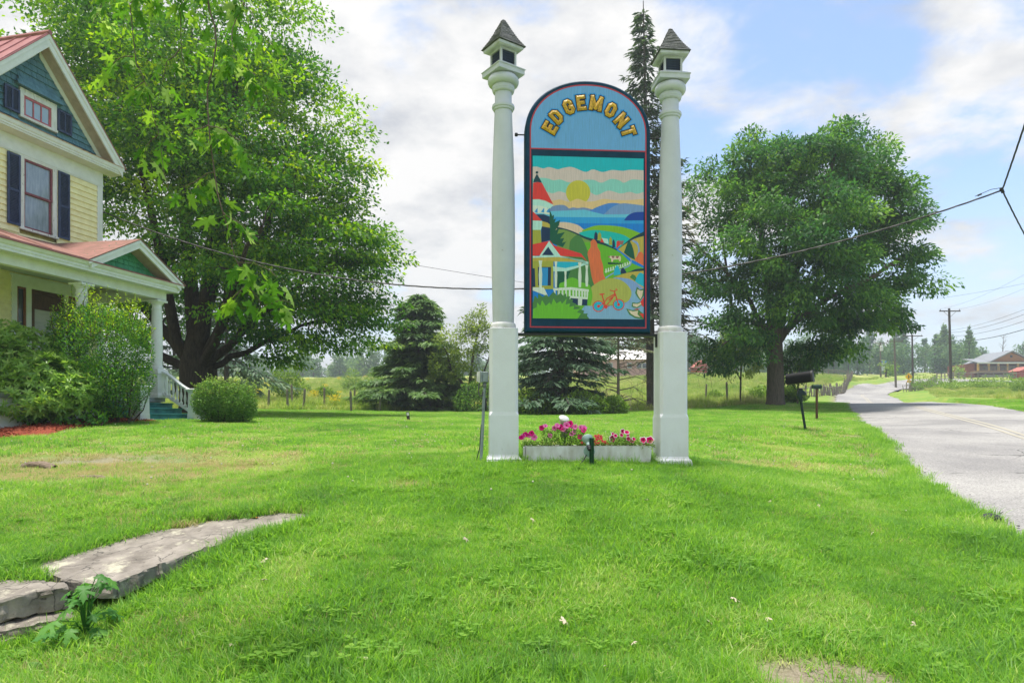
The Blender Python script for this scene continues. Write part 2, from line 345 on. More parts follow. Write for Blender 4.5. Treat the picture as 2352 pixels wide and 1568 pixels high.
def make_ground():
    rr = np.r_[0, np.geomspace(.5, 45, 330), np.geomspace(46.5, 900, 80)]
    aa = np.r_[np.linspace(-math.pi, -.95, 26)[:-1], np.linspace(-.95, .95, 420), np.linspace(.95, math.pi, 26)[1:-1]]
    A, Rr = np.meshgrid(aa, rr[1:]); X = (Rr * np.sin(A)).ravel(); Y = (Rr * np.cos(A)).ravel()
    X = np.r_[0, X]; Y = np.r_[0, Y]; Z = terr(X, Y)
    rc = road_coord(X, Y); inroad = sst(.0, .12, rc) * sst(ROAD_W, ROAD_W - .12, rc)
    Z = Z - .06 * np.array(slab_mask(X, Y))
    Z = Z - .07 * inroad * (np.hypot(X, Y) < 180) - .35 * sst(15, 60, np.hypot(X, Y)) * inroad
    na = len(aa); nr = len(rr) - 1; F4 = []
    i = np.arange(nr - 1)[:, None] * na + np.arange(na)[None] + 1; j = np.arange(nr - 1)[:, None] * na + (np.arange(na)[None] + 1) % na + 1
    Q = np.stack([i, i + na, j + na, j], -1).reshape(-1, 4)
    me = fast_mesh('ground', np.c_[X, Y, Z], Q, GROUND_MAT, smooth=True)
    b = bmesh.new(); b.from_mesh(me); b.verts.ensure_lookup_table()
    for k in range(na): b.faces.new((b.verts[0], b.verts[1 + k], b.verts[1 + (k + 1) % na]))
    b.to_mesh(me); b.free()
    attr(me, 'meadow', meadow_mask(X, Y)); 
    # bare gravel by the camera's feet and trodden dry patches by the old stump
    d1 = sst(.75, .1, np.hypot((X - 1.40) / .9, (Y - 2.98) / .5)); d2 = .8 * sst(1.5, .2, np.hypot((X + 5.2) / 1.3, (Y - 8.3) / .8))
    d3 = .7 * sst(.5, .1, np.abs(rc + .1)) * (Y > 1); attr(me, 'bare', np.clip(np.maximum(np.maximum(d1, d2), d3), 0, 1))
    o = newobj('ground', me); tag(o, 'mown green lawn sloping up and running out into rough pasture', None, kind='structure'); return o
def ground_material():
    m = bpy.data.materials.new('lawn_soil'); m.use_nodes = True; nt = m.node_tree; N = nt.nodes.new; L = nt.links.new
    b = nt.nodes['Principled BSDF']; b.inputs['Roughness'].default_value = .9; b.inputs['Specular IOR Level'].default_value = .1
    g = N('ShaderNodeNewGeometry')
    def nz(s, d=5, r=.6):
        n = N('ShaderNodeTexNoise'); n.inputs['Scale'].default_value = s; n.inputs['Detail'].default_value = d; n.inputs['Roughness'].default_value = r; L(g.outputs['Position'], n.inputs['Vector']); return n.outputs[0]
    def ramp(src, *st):
        c = N('ShaderNodeValToRGB'); e = c.color_ramp.elements
        while len(e) < len(st): e.new(.5)
        for k, (p, col) in enumerate(st): e[k].position = p; e[k].color = (*col, 1)
        L(src, c.inputs[0]); return c.outputs[0]
    def mix(f, a, c):
        x = N('ShaderNodeMix'); x.data_type = 'RGBA'; L(f, x.inputs[0]); L(a, x.inputs[6]); L(c, x.inputs[7]); return x.outputs[2]
    fine = nz(38, 6, .75); patch = nz(.55, 5, .6)
    lawn1 = ramp(fine, (.30, (.085, .175, .026)), (.55, (.15, .27, .04)), (.75, (.24, .33, .08)))
    lawn2 = ramp(fine, (.30, (.15, .205, .035)), (.55, (.25, .31, .06)), (.75, (.39, .38, .17)))
    lawn = mix(ramp(patch, (.40, (0, 0, 0)), (.60, (1, 1, 1))), lawn1, lawn2)
    mead = mix(ramp(nz(.16, 5, .65), (.42, (0, 0, 0)), (.60, (1, 1, 1))), ramp(nz(2.5, 6, .7), (.3, (.15, .24, .035)), (.7, (.29, .39, .07))), ramp(nz(3.1, 6, .7), (.3, (.26, .28, .08)), (.7, (.42, .40, .17))))
    bare = ramp(nz(45, 6, .8), (.3, (.16, .13, .09)), (.6, (.33, .28, .22)), (.75, (.45, .41, .36)))
    at = N('ShaderNodeAttribute'); at.attribute_name = 'meadow'; ab = N('ShaderNodeAttribute'); ab.attribute_name = 'bare'
    c = mix(at.outputs['Fac'], lawn, mead); c = mix(ab.outputs['Fac'], c, bare); L(c, b.inputs['Base Color'])
    bp = N('ShaderNodeBump'); bp.inputs['Strength'].default_value = .8; bp.inputs['Distance'].default_value = .03; L(nz(30, 5, .8), bp.inputs['Height']); L(bp.outputs[0], b.inputs['Normal'])
    return m
GROUND_MAT = ground_material(); make_ground()

def make_road():
    s = RL[(RL[:, 1] < 152)]; n0 = len(s); q_ = np.arange(0, n0 - 1, .25); s = np.c_[np.interp(q_, np.arange(n0), s[:, 0]), np.interp(q_, np.arange(n0), s[:, 1])]; pr = np.c_[np.interp(q_, np.arange(n0), RPERP[:n0, 0]), np.interp(q_, np.arange(n0), RPERP[:n0, 1])]; n = len(s); k = 15
    rag = .09 * np.sin(np.arange(n) * .43) + .08 * np.sin(np.arange(n) * .16 + 1) + RNG.normal(0, .045, n) + .09 * np.maximum(0, np.sin(np.arange(n) * .29 + 2)) ** 4
    t = np.linspace(0, 1, k); V = []
    for i in range(n):
        for a in t:
            d = a * ROAD_W + rag[i] * (1 - a) ** 6 + rag[(i * 7) % n] * a ** 6; V.append((s[i, 0] + pr[i, 0] * d, s[i, 1] + pr[i, 1] * d))
    V = np.array(V); a = np.tile(t, n); crown = .035 - .14 * (a - .5) ** 2; z = terr(V[:, 0], V[:, 1], False) + crown + .004
    edge = (a == 0) | (a == 1); z = z - .03 * edge
    i = np.arange(n - 1)[:, None] * k + np.arange(k - 1)[None]; Q = np.stack([i, i + 1, i + k + 1, i + k], -1).reshape(-1, 4)
    m = bpy.data.materials.new('asphalt'); m.use_nodes = True; nt = m.node_tree; N = nt.nodes.new; L = nt.links.new; b = nt.nodes['Principled BSDF']
    b.inputs['Roughness'].default_value = .85; g = N('ShaderNodeNewGeometry')
    def nz(sc, d, r):
        q = N('ShaderNodeTexNoise'); q.inputs['Scale'].default_value = sc; q.inputs['Detail'].default_value = d; q.inputs['Roughness'].default_value = r; L(g.outputs['Position'], q.inputs['Vector']); return q.outputs[0]
    def ramp(src, *st):
        c = N('ShaderNodeValToRGB'); e = c.color_ramp.elements
        while len(e) < len(st): e.new(.5)
        for q, (p, col) in enumerate(st): e[q].position = p; e[q].color = (*col, 1)
        L(src, c.inputs[0]); return c.outputs[0]
    base = ramp(nz(42, 4, .9), (.32, (.10, .098, .094)), (.48, (.30, .29, .275)), (.68, (.50, .485, .46)))
    vor = N('ShaderNodeTexVoronoi'); vor.feature = 'DISTANCE_TO_EDGE'; vor.inputs['Scale'].default_value = .9
    wr = N('ShaderNodeMix'); wr.data_type = 'RGBA'; wr.inputs[0].default_value = .25
    nv = N('ShaderNodeTexNoise'); nv.inputs['Scale'].default_value = 2.4; nv.inputs['Detail'].default_value = 5; L(g.outputs['Position'], nv.inputs['Vector']); L(g.outputs['Position'], wr.inputs[6]); L(nv.outputs['Color'], wr.inputs[7]); L(wr.outputs[2], vor.inputs['Vector'])
    crack = ramp(vor.outputs[0], (.0, (.18, .18, .18)), (.016, (1, 1, 1))); brk = ramp(nz(.5, 3, .6), (.54, (1, 1, 1)), (.62, (0, 0, 0)))
    c1 = N('ShaderNodeMix'); c1.data_type = 'RGBA'; L(brk, c1.inputs[0]); L(crack, c1.inputs[6]); c1.inputs[7].default_value = (1, 1, 1, 1)
    mu = N('ShaderNodeMix'); mu.data_type = 'RGBA'; mu.blend_type = 'MULTIPLY'; mu.inputs[0].default_value = 1; L(base, mu.inputs[6]); L(c1.outputs[2], mu.inputs[7])
    mu2 = N('ShaderNodeMix'); mu2.data_type = 'RGBA'; mu2.blend_type = 'MULTIPLY'; mu2.inputs[0].default_value = 1; L(mu.outputs[2], mu2.inputs[6]); L(ramp(nz(.35, 5, .6), (.38, (.66, .66, .68)), (.60, (1.0, 1.0, 1.0))), mu2.inputs[7])
    L(mu2.outputs[2], b.inputs['Base Color'])
    bp = N('ShaderNodeBump'); bp.inputs['Strength'].default_value = .5; bp.inputs['Distance'].default_value = .01; L(nz(70, 4, .8), bp.inputs['Height']); L(bp.outputs[0], b.inputs['Normal'])
    o = newobj('road', fast_mesh('road', np.c_[V, z], Q, m, smooth=True)); tag(o, 'worn pale grey country road climbing and curving away', None, kind='structure')
    # worn double yellow centre line: two painted strips 5 mm above the asphalt
    ym = mat('worn_yellow_paint', (.40, .365, .27), .8, vscale=9, col2=(.34, .325, .29), detail=8, coord='Generated', stretch=(900, 900, 30))
    ym = MATS['worn_yellow_paint']
    for off in (-.11, .08):
        c = s + pr * (ROAD_W * .5 + off); c2 = s + pr * (ROAD_W * .5 + off + .09); sel = (s[:, 1] > -3) & (s[:, 1] < 88); c = c[sel]; c2 = c2[sel]
        VV = np.empty((len(c) * 2, 2)); VV[0::2] = c; VV[1::2] = c2; zz = terr(VV[:, 0], VV[:, 1], False) + .035 + .0095
        i = np.arange(len(c) - 1) * 2; QQ = np.stack([i, i + 1, i + 3, i + 2], -1)
        l = newobj('centre_line', fast_mesh('centre_line', np.c_[VV, zz], QQ, ym)); tag(l, 'faded yellow line painted along the middle of the road', None, kind='structure')
make_road()
# ------------------------------------------------------------------ entrance sign: two columns and a painted board
SIGN_RZ = R(4.0)
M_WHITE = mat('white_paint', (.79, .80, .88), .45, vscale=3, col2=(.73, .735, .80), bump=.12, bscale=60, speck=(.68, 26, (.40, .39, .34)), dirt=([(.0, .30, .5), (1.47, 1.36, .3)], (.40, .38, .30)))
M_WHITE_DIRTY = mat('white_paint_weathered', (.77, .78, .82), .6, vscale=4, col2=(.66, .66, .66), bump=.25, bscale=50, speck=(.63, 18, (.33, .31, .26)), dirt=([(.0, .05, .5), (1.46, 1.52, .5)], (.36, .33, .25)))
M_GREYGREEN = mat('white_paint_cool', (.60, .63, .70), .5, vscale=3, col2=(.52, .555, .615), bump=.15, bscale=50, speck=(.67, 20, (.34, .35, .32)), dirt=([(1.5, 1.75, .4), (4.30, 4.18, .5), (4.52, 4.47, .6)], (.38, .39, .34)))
M_LICHEN = mat('weathered_cedar_shingle', (.15, .155, .16), .9, vscale=30, col2=(.07, .075, .08), bump=.9, bscale=90, speck=(.60, 55, (.34, .36, .31)))
M_LOUVER = mat('navy_louver_paint', (.05, .07, .115), .6, vscale=20, col2=(.02, .03, .05), speck=(.68, 60, (.30, .32, .32)))
M_BLACK = mat('black_iron', (.03, .033, .038), .5, vscale=30, var=.2, bump=.2, bscale=80)
M_NAVY = mat('navy_board_paint', (.007, .050, .105), .55, vscale=8, col2=(.005, .036, .075), spec=.15, speck=(.74, 60, (.16, .2, .22)))

def square_rings(mb, rings):
    """rings: (z, half, chamfer) -> stacked octagons"""
    vs = []
    for z, h, c in rings:
        vs += [(-h + c, -h, z), (h - c, -h, z), (h, -h + c, z), (h, h - c, z), (h - c, h, z), (-h + c, h, z), (-h, h - c, z), (-h, -h + c, z)]
    fs = [tuple(range(7, -1, -1)), tuple(range(len(vs) - 8, len(vs)))]
    for k in range(len(rings) - 1):
        for i in range(8): j = (i + 1) % 8; fs.append((k * 8 + i, k * 8 + j, k * 8 + 8 + j, k * 8 + 8 + i))
    mb.add(vs, fs)
def sign_column(loc, twist, label):
    t = thing('sign_column', label, 'column', loc, SIGN_RZ)
    b = MB(); square_rings(b, [(-.05, .19, .003), (.018, .19, .003), (.024, .183, .003), (.034, .186, .004), (.044, .180, .004), (.062, .163, .003), (.082, .1555, .002), (.505, .1555, .0015), (.545, .153, .031), (1.444, .153, .031), (1.448, .149, .031)])
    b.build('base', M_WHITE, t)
    b = MB(); b.lathe([(.128, 1.449), (.137, 1.456), (.139, 1.478), (.136, 1.498), (.126, 1.512), (.118, 1.515)], 40); autosmooth(b.build('collar', M_WHITE_DIRTY, t))
    b = MB(); zz = np.linspace(1.516, 3.825, 26); rr = np.interp(zz, [1.516, 1.85, 2.19, 2.667, 3.144, 3.5, 3.825], [.1163, .1235, .1286, .1286, .1215, .108, .0955])
    for _ in range(3): rr[1:-1] = (rr[:-2] + rr[1:-1] + rr[2:]) / 3
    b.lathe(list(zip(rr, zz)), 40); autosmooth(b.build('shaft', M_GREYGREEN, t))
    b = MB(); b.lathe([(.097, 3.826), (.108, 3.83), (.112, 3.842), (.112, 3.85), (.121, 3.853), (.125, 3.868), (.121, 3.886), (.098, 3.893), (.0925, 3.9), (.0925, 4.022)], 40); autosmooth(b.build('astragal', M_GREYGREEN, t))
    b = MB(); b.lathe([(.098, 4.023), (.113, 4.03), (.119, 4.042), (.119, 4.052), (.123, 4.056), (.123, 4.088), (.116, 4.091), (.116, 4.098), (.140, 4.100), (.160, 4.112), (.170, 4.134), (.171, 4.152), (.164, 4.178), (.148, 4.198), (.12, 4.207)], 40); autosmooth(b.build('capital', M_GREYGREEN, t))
    cap = MB(); square_rings(cap, [(4.2072, .168, .001), (4.256, .168, .001), (4.2565, .175, .001), (4.266, .176, .001), (4.30, .125, .001)])
    ab = cap.build('abacus', M_GREYGREEN, t); ab.rotation_euler.z = twist
    # louvred lantern: four corner posts, rails, slats
    lan = MB(); h = .1035; p = .022; zb, zt = 4.295, 4.482
    for sx in (-1, 1):
        for sy in (-1, 1): lan.box((sx * h, sy * h, zb), (sx * (h - p), sy * (h - p), zt))
    for s in (-1, 1):
        for z0, z1 in ((zb, zb + .024), (zt - .030, zt - .001)):
            lan.box((-h + p, s * (h - .001), z0), (h - p, s * (h - .018), z1)); lan.box((s * (h - .001), -h + p, z0), (s * (h - .018), h - p, z1))
    lan.mi(1).box((-h + .03, -h + .03, zb + .002), (h - .03, h - .03, zt - .004))
    lo = lan.build('lantern', [M_GREYGREEN, M_LOUVER], t); lo.rotation_euler.z = twist
    sl = MB(); sl.add([(-h + p, -.004, 0), (h - p, -.004, 0), (h - p, .012, .03), (-h + p, .012, .03), (-h + p, -.004, .006), (h - p, -.004, .006), (h - p, .012, .036), (-h + p, .012, .036)], [(0, 3, 2, 1), (4, 5, 6, 7), (0, 1, 5, 4), (1, 2, 6, 5), (2, 3, 7, 6), (3, 0, 4, 7)])
    sm = sl.mesh('louver_slat', M_LOUVER)
    for k in range(4):
        for i in range(5):
            o = newobj('louver_slat', sm, lo); M = Matrix.Rotation(k * math.pi / 2, 4, 'Z') @ Matrix.Translation((0, -h + .012, zb + .022 + i * .0255)); o.matrix_local = M
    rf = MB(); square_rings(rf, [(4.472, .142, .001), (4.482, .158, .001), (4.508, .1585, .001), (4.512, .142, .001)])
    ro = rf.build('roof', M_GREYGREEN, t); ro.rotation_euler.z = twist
    n = 14; rnd = random.Random(5 if twist > .2 else 9)
    for k in range(n):               # shingle courses, each lapping the one below
        t0 = k / n; t1 = (k + 1.25) / n
        hs = lambda q: .164 * max(0, 1 - q) ** 1.04 * (1 - .10 * math.sin(math.pi * min(q, 1))) + .012
        z0 = 4.512 + .318 * t0; z1 = 4.512 + .318 * min(t1, 1.0); q = MB(); h0 = hs(t0); h1 = hs(min(t1, 1)) - .004; vs = []
        m = 5
        for r_, (hh, z) in enumerate(((h0, z0), (h0 + .001, z0 + .007), (h1, z1))):
            for e in range(4):
                for i in range(m):
                    a = -1 + 2 * i / m; j = (rnd.uniform(-.0025, .004) if r_ < 2 else 0); jz = rnd.uniform(-.004, .003) if r_ == 0 else 0
                    x, y = a * hh, -hh - j
                    for _ in range(e): x, y = -y, x
                    vs.append((x, y, z + jz))
        c = 4 * m; fs = [(r_ * c + i, r_ * c + (i + 1) % c, (r_ + 1) * c + (i + 1) % c, (r_ + 1) * c + i) for r_ in range(2) for i in range(c)]; fs.append(tuple(range(c - 1, -1, -1))); fs.append(tuple(range(2 * c, 3 * c)))
        q.add(vs, fs); q.build('shingle_course', M_LICHEN, ro)
    return t
COL_L = P(1156, 1058, 7.47); COL_R = P(1539.5, 1062, 7.60)
sign_column((COL_L[0], COL_L[1], 1.0), R(31), 'white sign column with its shingled lantern twisted, beside the electrical box')
sign_column((COL_R[0], COL_R[1], .975), R(1), 'white sign column with its lantern square on, on the side towards the road')

BW = 1.39; BH = 2.762; BSP = 2.19
sx0 = (P(1206, 763, 7.475) + P(1493, 767, 7.572)) / 2
board = thing('sign_board', 'tall arched navy sign board painted with a lakeside village, reading EDGEMONT', 'sign', (sx0[0], sx0[1] - .05, 2.412), SIGN_RZ)
def arch_outline(ins, n=40, z0=None):
    hw = BW / 2 - ins; pts = [(-hw, ins if z0 is None else z0), (hw, ins if z0 is None else z0), (hw, BSP)]
    a_, b_ = hw, BH - BSP - ins
    pts += [(a_ * math.copysign(abs(math.cos(t)) ** .94, math.cos(t)), BSP + b_ * math.sin(t) ** .97) for t in np.linspace(0, math.pi, n)[1:-1]]
    return pts + [(-hw, BSP)]
def ring_stack(mb, loops):           # loops: (ins, y)
    n = len(arch_outline(0)); vs = []
    for ins, y in loops: vs += [(x, y, z) for x, z in arch_outline(ins)]
    fs = []
    for k in range(len(loops) - 1):
        for i in range(n): j = (i + 1) % n; fs.append((k * n + i, k * n + j, (k + 1) * n + j, (k + 1) * n + i))
    return vs, fs, n
mb = MB(); vs, fs, n = ring_stack(mb, [(.004, .17), (0, .165), (0, .03), (.008, .010), (.020, .0)])
fs.append(tuple(range(n - 1, -1, -1))); fs.append(tuple(range(4 * n, 5 * n))); mb.add(vs, fs); autosmooth(mb.build('backing', M_NAVY, board), 25)
def paint(name, c, streak=True):
    c = tuple(min(.9, v * 1.3) for v in lin(c)); return mat('sign_paint_' + name, c, .5, vscale=5, detail=8, col2=tuple(v * .70 + .015 for v in c), stretch=(26, 1, 1.1) if streak else None, speck=(.725, 40, tuple(v * .55 for v in c)))
M_RED = paint('red_line', (176, 52, 66)); M_HEAD = paint('header_blue', (100, 158, 212))
mb = MB(); vs, fs, n = ring_stack(mb, [(.050, -.0012), (.064, -.0012)]); mb.add(vs, fs); mb.box((-BW / 2 + .064, -.0012, 1.990), (BW / 2 - .064, -.0002, 2.004)); mb.build('red_border', M_RED, board, fix=False)
mb = MB(); pts = arch_outline(.064, z0=2.004); mb.add([(x, -.0008, z) for x, z in pts], [tuple(range(len(pts)))]); mb.build('header_panel', M_HEAD, board)
# lettering: prismatic gilt strokes on a black outline with a brighter blue glow band around
M_GOLD = mat('gilt_letter', lin((236, 186, 20)), .42, vscale=60, col2=lin((150, 108, 12)), spec=.6, bump=.3, bscale=70)
M_LBLK = mat('letter_outline', (.012, .014, .018), .5); M_GLOW = paint('letter_glow', (52, 142, 214))
def stroke_letters():
    Hh = .164; s = .040
    LET = {'E': (.100, [((0, 0), (0, 1)), ((0, 1), (1, 1)), ((0, .52), (.82, .52)), ((0, 0), (1, 0))]),
           'D': (.108, [((0, 0), (0, 1)), ((0, 1), (.62, 1)), ((.62, 1), (1, .78)), ((1, .78), (1, .22)), ((1, .22), (.62, 0)), ((.62, 0), (0, 0))]),
           'G': (.108, [((1, .70), (1, .82)), ((1, .82), (.72, 1)), ((.72, 1), (.28, 1)), ((.28, 1), (0, .82)), ((0, .82), (0, .18)), ((0, .18), (.28, 0)), ((.28, 0), (.72, 0)), ((.72, 0), (1, .18)), ((1, .18), (1, .46)), ((1, .46), (.58, .46))]),
           'M': (.138, [((0, 0), (0, 1)), ((0, 1), (.5, .12)), ((.5, .12), (1, 1)), ((1, 1), (1, 0))]),
           'O': (.108, [((0, .2), (0, .8)), ((0, .8), (.28, 1)), ((.28, 1), (.72, 1)), ((.72, 1), (1, .8)), ((1, .8), (1, .2)), ((1, .2), (.72, 0)), ((.72, 0), (.28, 0)), ((.28, 0), (0, .2))]),
           'N': (.112, [((0, 0), (0, 1)), ((0, 1), (1, 0)), ((1, 0), (1, 1))]),
           'T': (.100, [((0, 1), (1, 1)), ((.5, 1), (.5, 0))])}
    pos = [('E', 378, 648, 61), ('D', 452, 520, 45), ('G', 595, 405, 26), ('E', 740, 357, 8), ('M', 915, 364, -9), ('O', 1088, 441, -28), ('N', 1213, 562, -47), ('T', 1296, 694, -71)]
    for i, (ch, zx, zy, rot) in enumerate(pos):
        x = (zx / 5.119 + 1188.2 - 1349.5) / 206.6; Yd = 7.52 + x * .07; z = 1.5 + (955 - (171.5 + zy / 5.119)) / F * Yd - 2.412
        w, st = LET[ch]; w = w - s; hh = Hh - s; ca, sa = math.cos(R(rot)), math.sin(R(rot)); mb = MB()
        def q(a, b, y): return (x + a * ca - b * sa, y, z + a * sa + b * ca)
        for lay, ext, y in ((2, .022, -.0013), (1, .010, -.0030), (0, 0, -.0040)):
            mb.mi(lay)
            for k, (p0, p1) in enumerate(st):
                a0 = Vector(((p0[0] - .5) * w, (p0[1] - .5) * hh)); a1 = Vector(((p1[0] - .5) * w, (p1[1] - .5) * hh)); d = (a1 - a0).normalized(); nn = Vector((-d.y, d.x)); hw = s / 2 + ext
                e = hw * (.98 if ch in 'EMNT' else .55); A = a0 - d * e; B = a1 + d * e; yy = y - k * .00012
                c4 = [A + nn * hw, A - nn * hw, B - nn * hw, B + nn * hw]
                if lay: mb.add([q(c.x, c.y, yy) for c in c4], [(0, 1, 2, 3)])
                else:
                    rg = [A + d * hw * .9, B - d * hw * .9]
                    mb.add([q(c.x, c.y, yy) for c in c4] + [q(c.x, c.y, yy - .011) for c in rg], [(0, 1, 4), (1, 2, 5, 4), (2, 3, 5), (3, 0, 4, 5)])
        o = mb.build('letter', [M_GOLD, M_LBLK, M_GLOW], board, fix=False); tag(o, 'gold letter %s with black outline' % ch)
stroke_letters()
# the painted scene (outlines read off the board)
def painting():
    C = dict(sky=(0, 172, 190), cloud=(202, 184, 182), teal=(132, 196, 190), sun=(192, 182, 62), peach=(234, 184, 136), hill1=(112, 138, 186), hill2=(70, 128, 205), hill3=(112, 146, 196), hill4=(10, 62, 158),
             w1=(98, 184, 218), w2=(40, 150, 224), w3=(12, 122, 212), sand=(214, 186, 166), field1=(122, 176, 36), field2=(0, 176, 176), dark=(12, 58, 72), olive=(116, 146, 72), green=(100, 172, 42), brass=(184, 164, 74),
             road=(128, 158, 210), orange=(226, 108, 66), dgreen=(70, 122, 66), pine=(8, 84, 66), navy=(10, 46, 84), red=(222, 56, 52), pale=(176, 220, 212), white=(208, 222, 208), lime=(104, 178, 46), cyan=(22, 170, 204), path=(128, 170, 208), pink=(226, 196, 176), brown=(150, 96, 96), lawn=(170, 172, 84), blue=(40, 140, 206), khaki=(160, 160, 60), lilac=(140, 150, 200))
    names = list(C); mats = [paint('art_' + k, C[k]) for k in names]; mb = MB(); lay = [0]
    W0 = 1.226; x0 = -.613; zb0, zt0 = .150, 1.918
    def mp(x, y):
        u = (x - 128) / 929; top = 65 + 32 * u; bot = 1422 + 15 * u; v = (bot - y) / (bot - top); u = min(max(u, 0), 1); v = min(max(v, 0), 1); return x0 + u * W0, zb0 + v * (zt0 - zb0)
    def poly(c, pts, dy=None):
        lay[0] += 1; y = -.0010 - .00003 * lay[0]; mb.mi(names.index(c)); mb.add([(mp(*p)[0], y, mp(*p)[1]) for p in pts], [tuple(range(len(pts)))])
    def smooth(pts, n=6):
        q = np.array(pts, float); return [tuple(p) for p in densify(q, max(4, np.hypot(*np.diff(q, axis=0).T).sum() / (len(q) * n)))] + [tuple(pts[-1])]
    def below(c, top, bottom): poly(c, smooth(top) + [(top[-1][0], bottom), (top[0][0], bottom)])
    def disc(c, x, y, r, ry=None, n=26): poly(c, [(x + r * math.cos(t), y + (ry or r) * math.sin(t)) for t in np.linspace(0, 2 * math.pi, n, endpoint=False)])
    def line(c, pts, w):
        p = np.array(pts, float); d = np.gradient(p, axis=0); d /= np.linalg.norm(d, axis=1)[:, None] + 1e-9; nn = np.c_[-d[:, 1], d[:, 0]] * w / 2; poly(c, [tuple(q) for q in p + nn] + [tuple(q) for q in (p - nn)[::-1]])
    B = 1440
    poly('sky', [(128, 60), (1057, 90), (1057, B), (128, B)])
    below('cloud', [(128, 158), (165, 158), (215, 172), (265, 162), (335, 180), (380, 170), (455, 163), (565, 204), (630, 184), (710, 206), (790, 190), (880, 198), (940, 190), (1057, 195)], B)
    below('teal', [(128, 258), (205, 250), (260, 258), (300, 272), (360, 266), (430, 290), (520, 284), (570, 270), (640, 272), (700, 295), (780, 265), (850, 275), (890, 297), (960, 270), (1057, 278)], B)
    below('cloud', [(128, 370), (220, 360), (290, 380), (350, 365), (430, 385), (520, 375), (590, 365), (660, 398), (760, 362), (860, 386), (940, 374), (1000, 390), (1057, 375)], B)
    disc('sun', 506, 375, 102)
    below('peach', [(128, 460), (300, 440), (360, 432), (430, 452), (500, 428), (570, 450), (640, 448), (720, 430), (800, 440), (870, 442), (960, 440), (1057, 432)], B)
    below('hill1', [(255, 520), (290, 490), (345, 478), (400, 485), (460, 540)], B); below('hill1', [(400, 520), (460, 500), (500, 505), (560, 502), (640, 522)], B)
    below('hill2', [(600, 530), (660, 500), (720, 478), (770, 466), (840, 468), (1000, 500), (1057, 520)], B); below('hill3', [(720, 560), (790, 500), (870, 470), (950, 474), (1057, 488)], B)
    poly('w1', [(128, 535), (560, 520), (720, 560), (1057, 560), (1057, B), (128, B)]); poly('w2', [(128, 575), (1057, 590), (1057, B), (128, B)])
    poly('w3', [(128, 625), (1057, 640), (1057, B), (128, B)]); below('hill4', [(890, 612), (925, 570), (980, 545), (1057, 540)], 612)
    below('sand', [(300, 625), (400, 622), (500, 645), (560, 690)], 720); below('field1', [(540, 690), (640, 655), (740, 650), (860, 662), (960, 690), (1057, 730)], 830)
    poly('field2', smooth([(510, 710), (620, 690), (750, 700), (880, 730), (950, 770)]) + [(920, 830), (640, 830)])
    below('dark', [(330, 660), (380, 672), (440, 690), (500, 715), (570, 745), (640, 765), (700, 785), (770, 820), (830, 850)], B)
    below('olive', [(330, 680), (400, 688), (480, 720), (560, 760), (640, 790)], B); below('green', [(440, 800), (560, 790), (660, 800), (760, 830), (860, 880), (950, 960), (1057, 1010)], B)
    poly('dark', smooth([(840, 850), (900, 800), (960, 755), (1057, 706)]) + [(1057, 745), (960, 790), (880, 850)]); poly('brass', smooth([(840, 852), (900, 810), (980, 765), (1057, 742)]) + [(1057, 980), (960, 940), (880, 880)])
    poly('road', smooth([(955, 780), (1000, 815), (1010, 870), (985, 940)]) + smooth([(1000, 945), (1025, 880), (1010, 800), (970, 775)]))
    for c, x, y, w, h in (('navy', 655, 700, 16, 70), ('khaki', 685, 705, 17, 70), ('khaki', 778, 745, 14, 70), ('navy', 804, 765, 12, 70)): poly(c, [(x - w, y + h), (x - w * .8, y + h * .3), (x, y), (x + w * .8, y + h * .3), (x + w, y + h)])
    poly('red', [(690, 790), (705, 755), (725, 795)]); poly('pale', [(705, 755), (755, 765), (762, 805), (725, 797)]); poly('red', [(826, 845), (830, 785), (848, 778), (862, 812)]); poly('brown', [(846, 780), (890, 780), (880, 815), (862, 812)])
    below('dgreen', [(432, 830), (440, 780), (470, 745), (500, 730), (530, 745), (560, 800), (590, 880), (600, 960), (630, 1050), (640, 1150)], 1180)
    poly('orange', smooth([(640, 1145), (620, 1080), (600, 960), (585, 880), (610, 830), (610, 790), (638, 765), (665, 800), (668, 830), (690, 870), (695, 920), (715, 990), (718, 1050), (735, 1100), (740, 1145)]))
    poly('pine', [(940, 780), (960, 820), (972, 860), (985, 940), (940, 920), (890, 880), (905, 840), (920, 800)]); poly('orange', smooth([(1057, 990), (985, 945), (1000, 910), (1020, 875), (1045, 880), (1057, 900)]))
    line('road', smooth([(735, 1090), (800, 1050), (890, 1010), (940, 985), (952, 950), (945, 930)]), 10)
    for i in range(11): poly('white', [(735 + i * 20, 1048 - i * 7.5), (745 + i * 20, 1045 - i * 7.5), (745 + i * 20, 1016 - i * 6), (740 + i * 20, 1010 - i * 6), (735 + i * 20, 1016 - i * 6)])
    line('white', [(730, 1040), (800, 1022), (880, 1000), (945, 970)], 5)
    # cow
    poly('pink', [(765, 908), (790, 905), (860, 908), (866, 925), (862, 950), (850, 952), (845, 935), (800, 938), (797, 955), (785, 955), (782, 928), (765, 920)]); poly('brown', [(785, 906), (812, 906), (806, 925), (790, 922)]); poly('brown', [(822, 907), (850, 908), (840, 928), (826, 926)]); poly('brown', [(756, 905), (772, 908), (770, 922), (760, 918)])
    poly('dark', [(755, 960)] + [(757 + i * 6.2, 975 - (i % 2) * 18) for i in range(21)] + [(880, 972)])
    poly('cyan', smooth([(805, 1070), (810, 1020), (832, 985), (850, 1010), (865, 1060)])); poly('navy', [(862, 1055), (868, 1012), (885, 1004), (905, 1030), (915, 1050)])
    poly('dark', smooth([(850, 1060), (920, 1045), (990, 1018), (1057, 1012)]) + [(1057, 1032), (960, 1045)]); below('brass', [(810, 1085), (880, 1058), (960, 1040), (1057, 1032)], B)
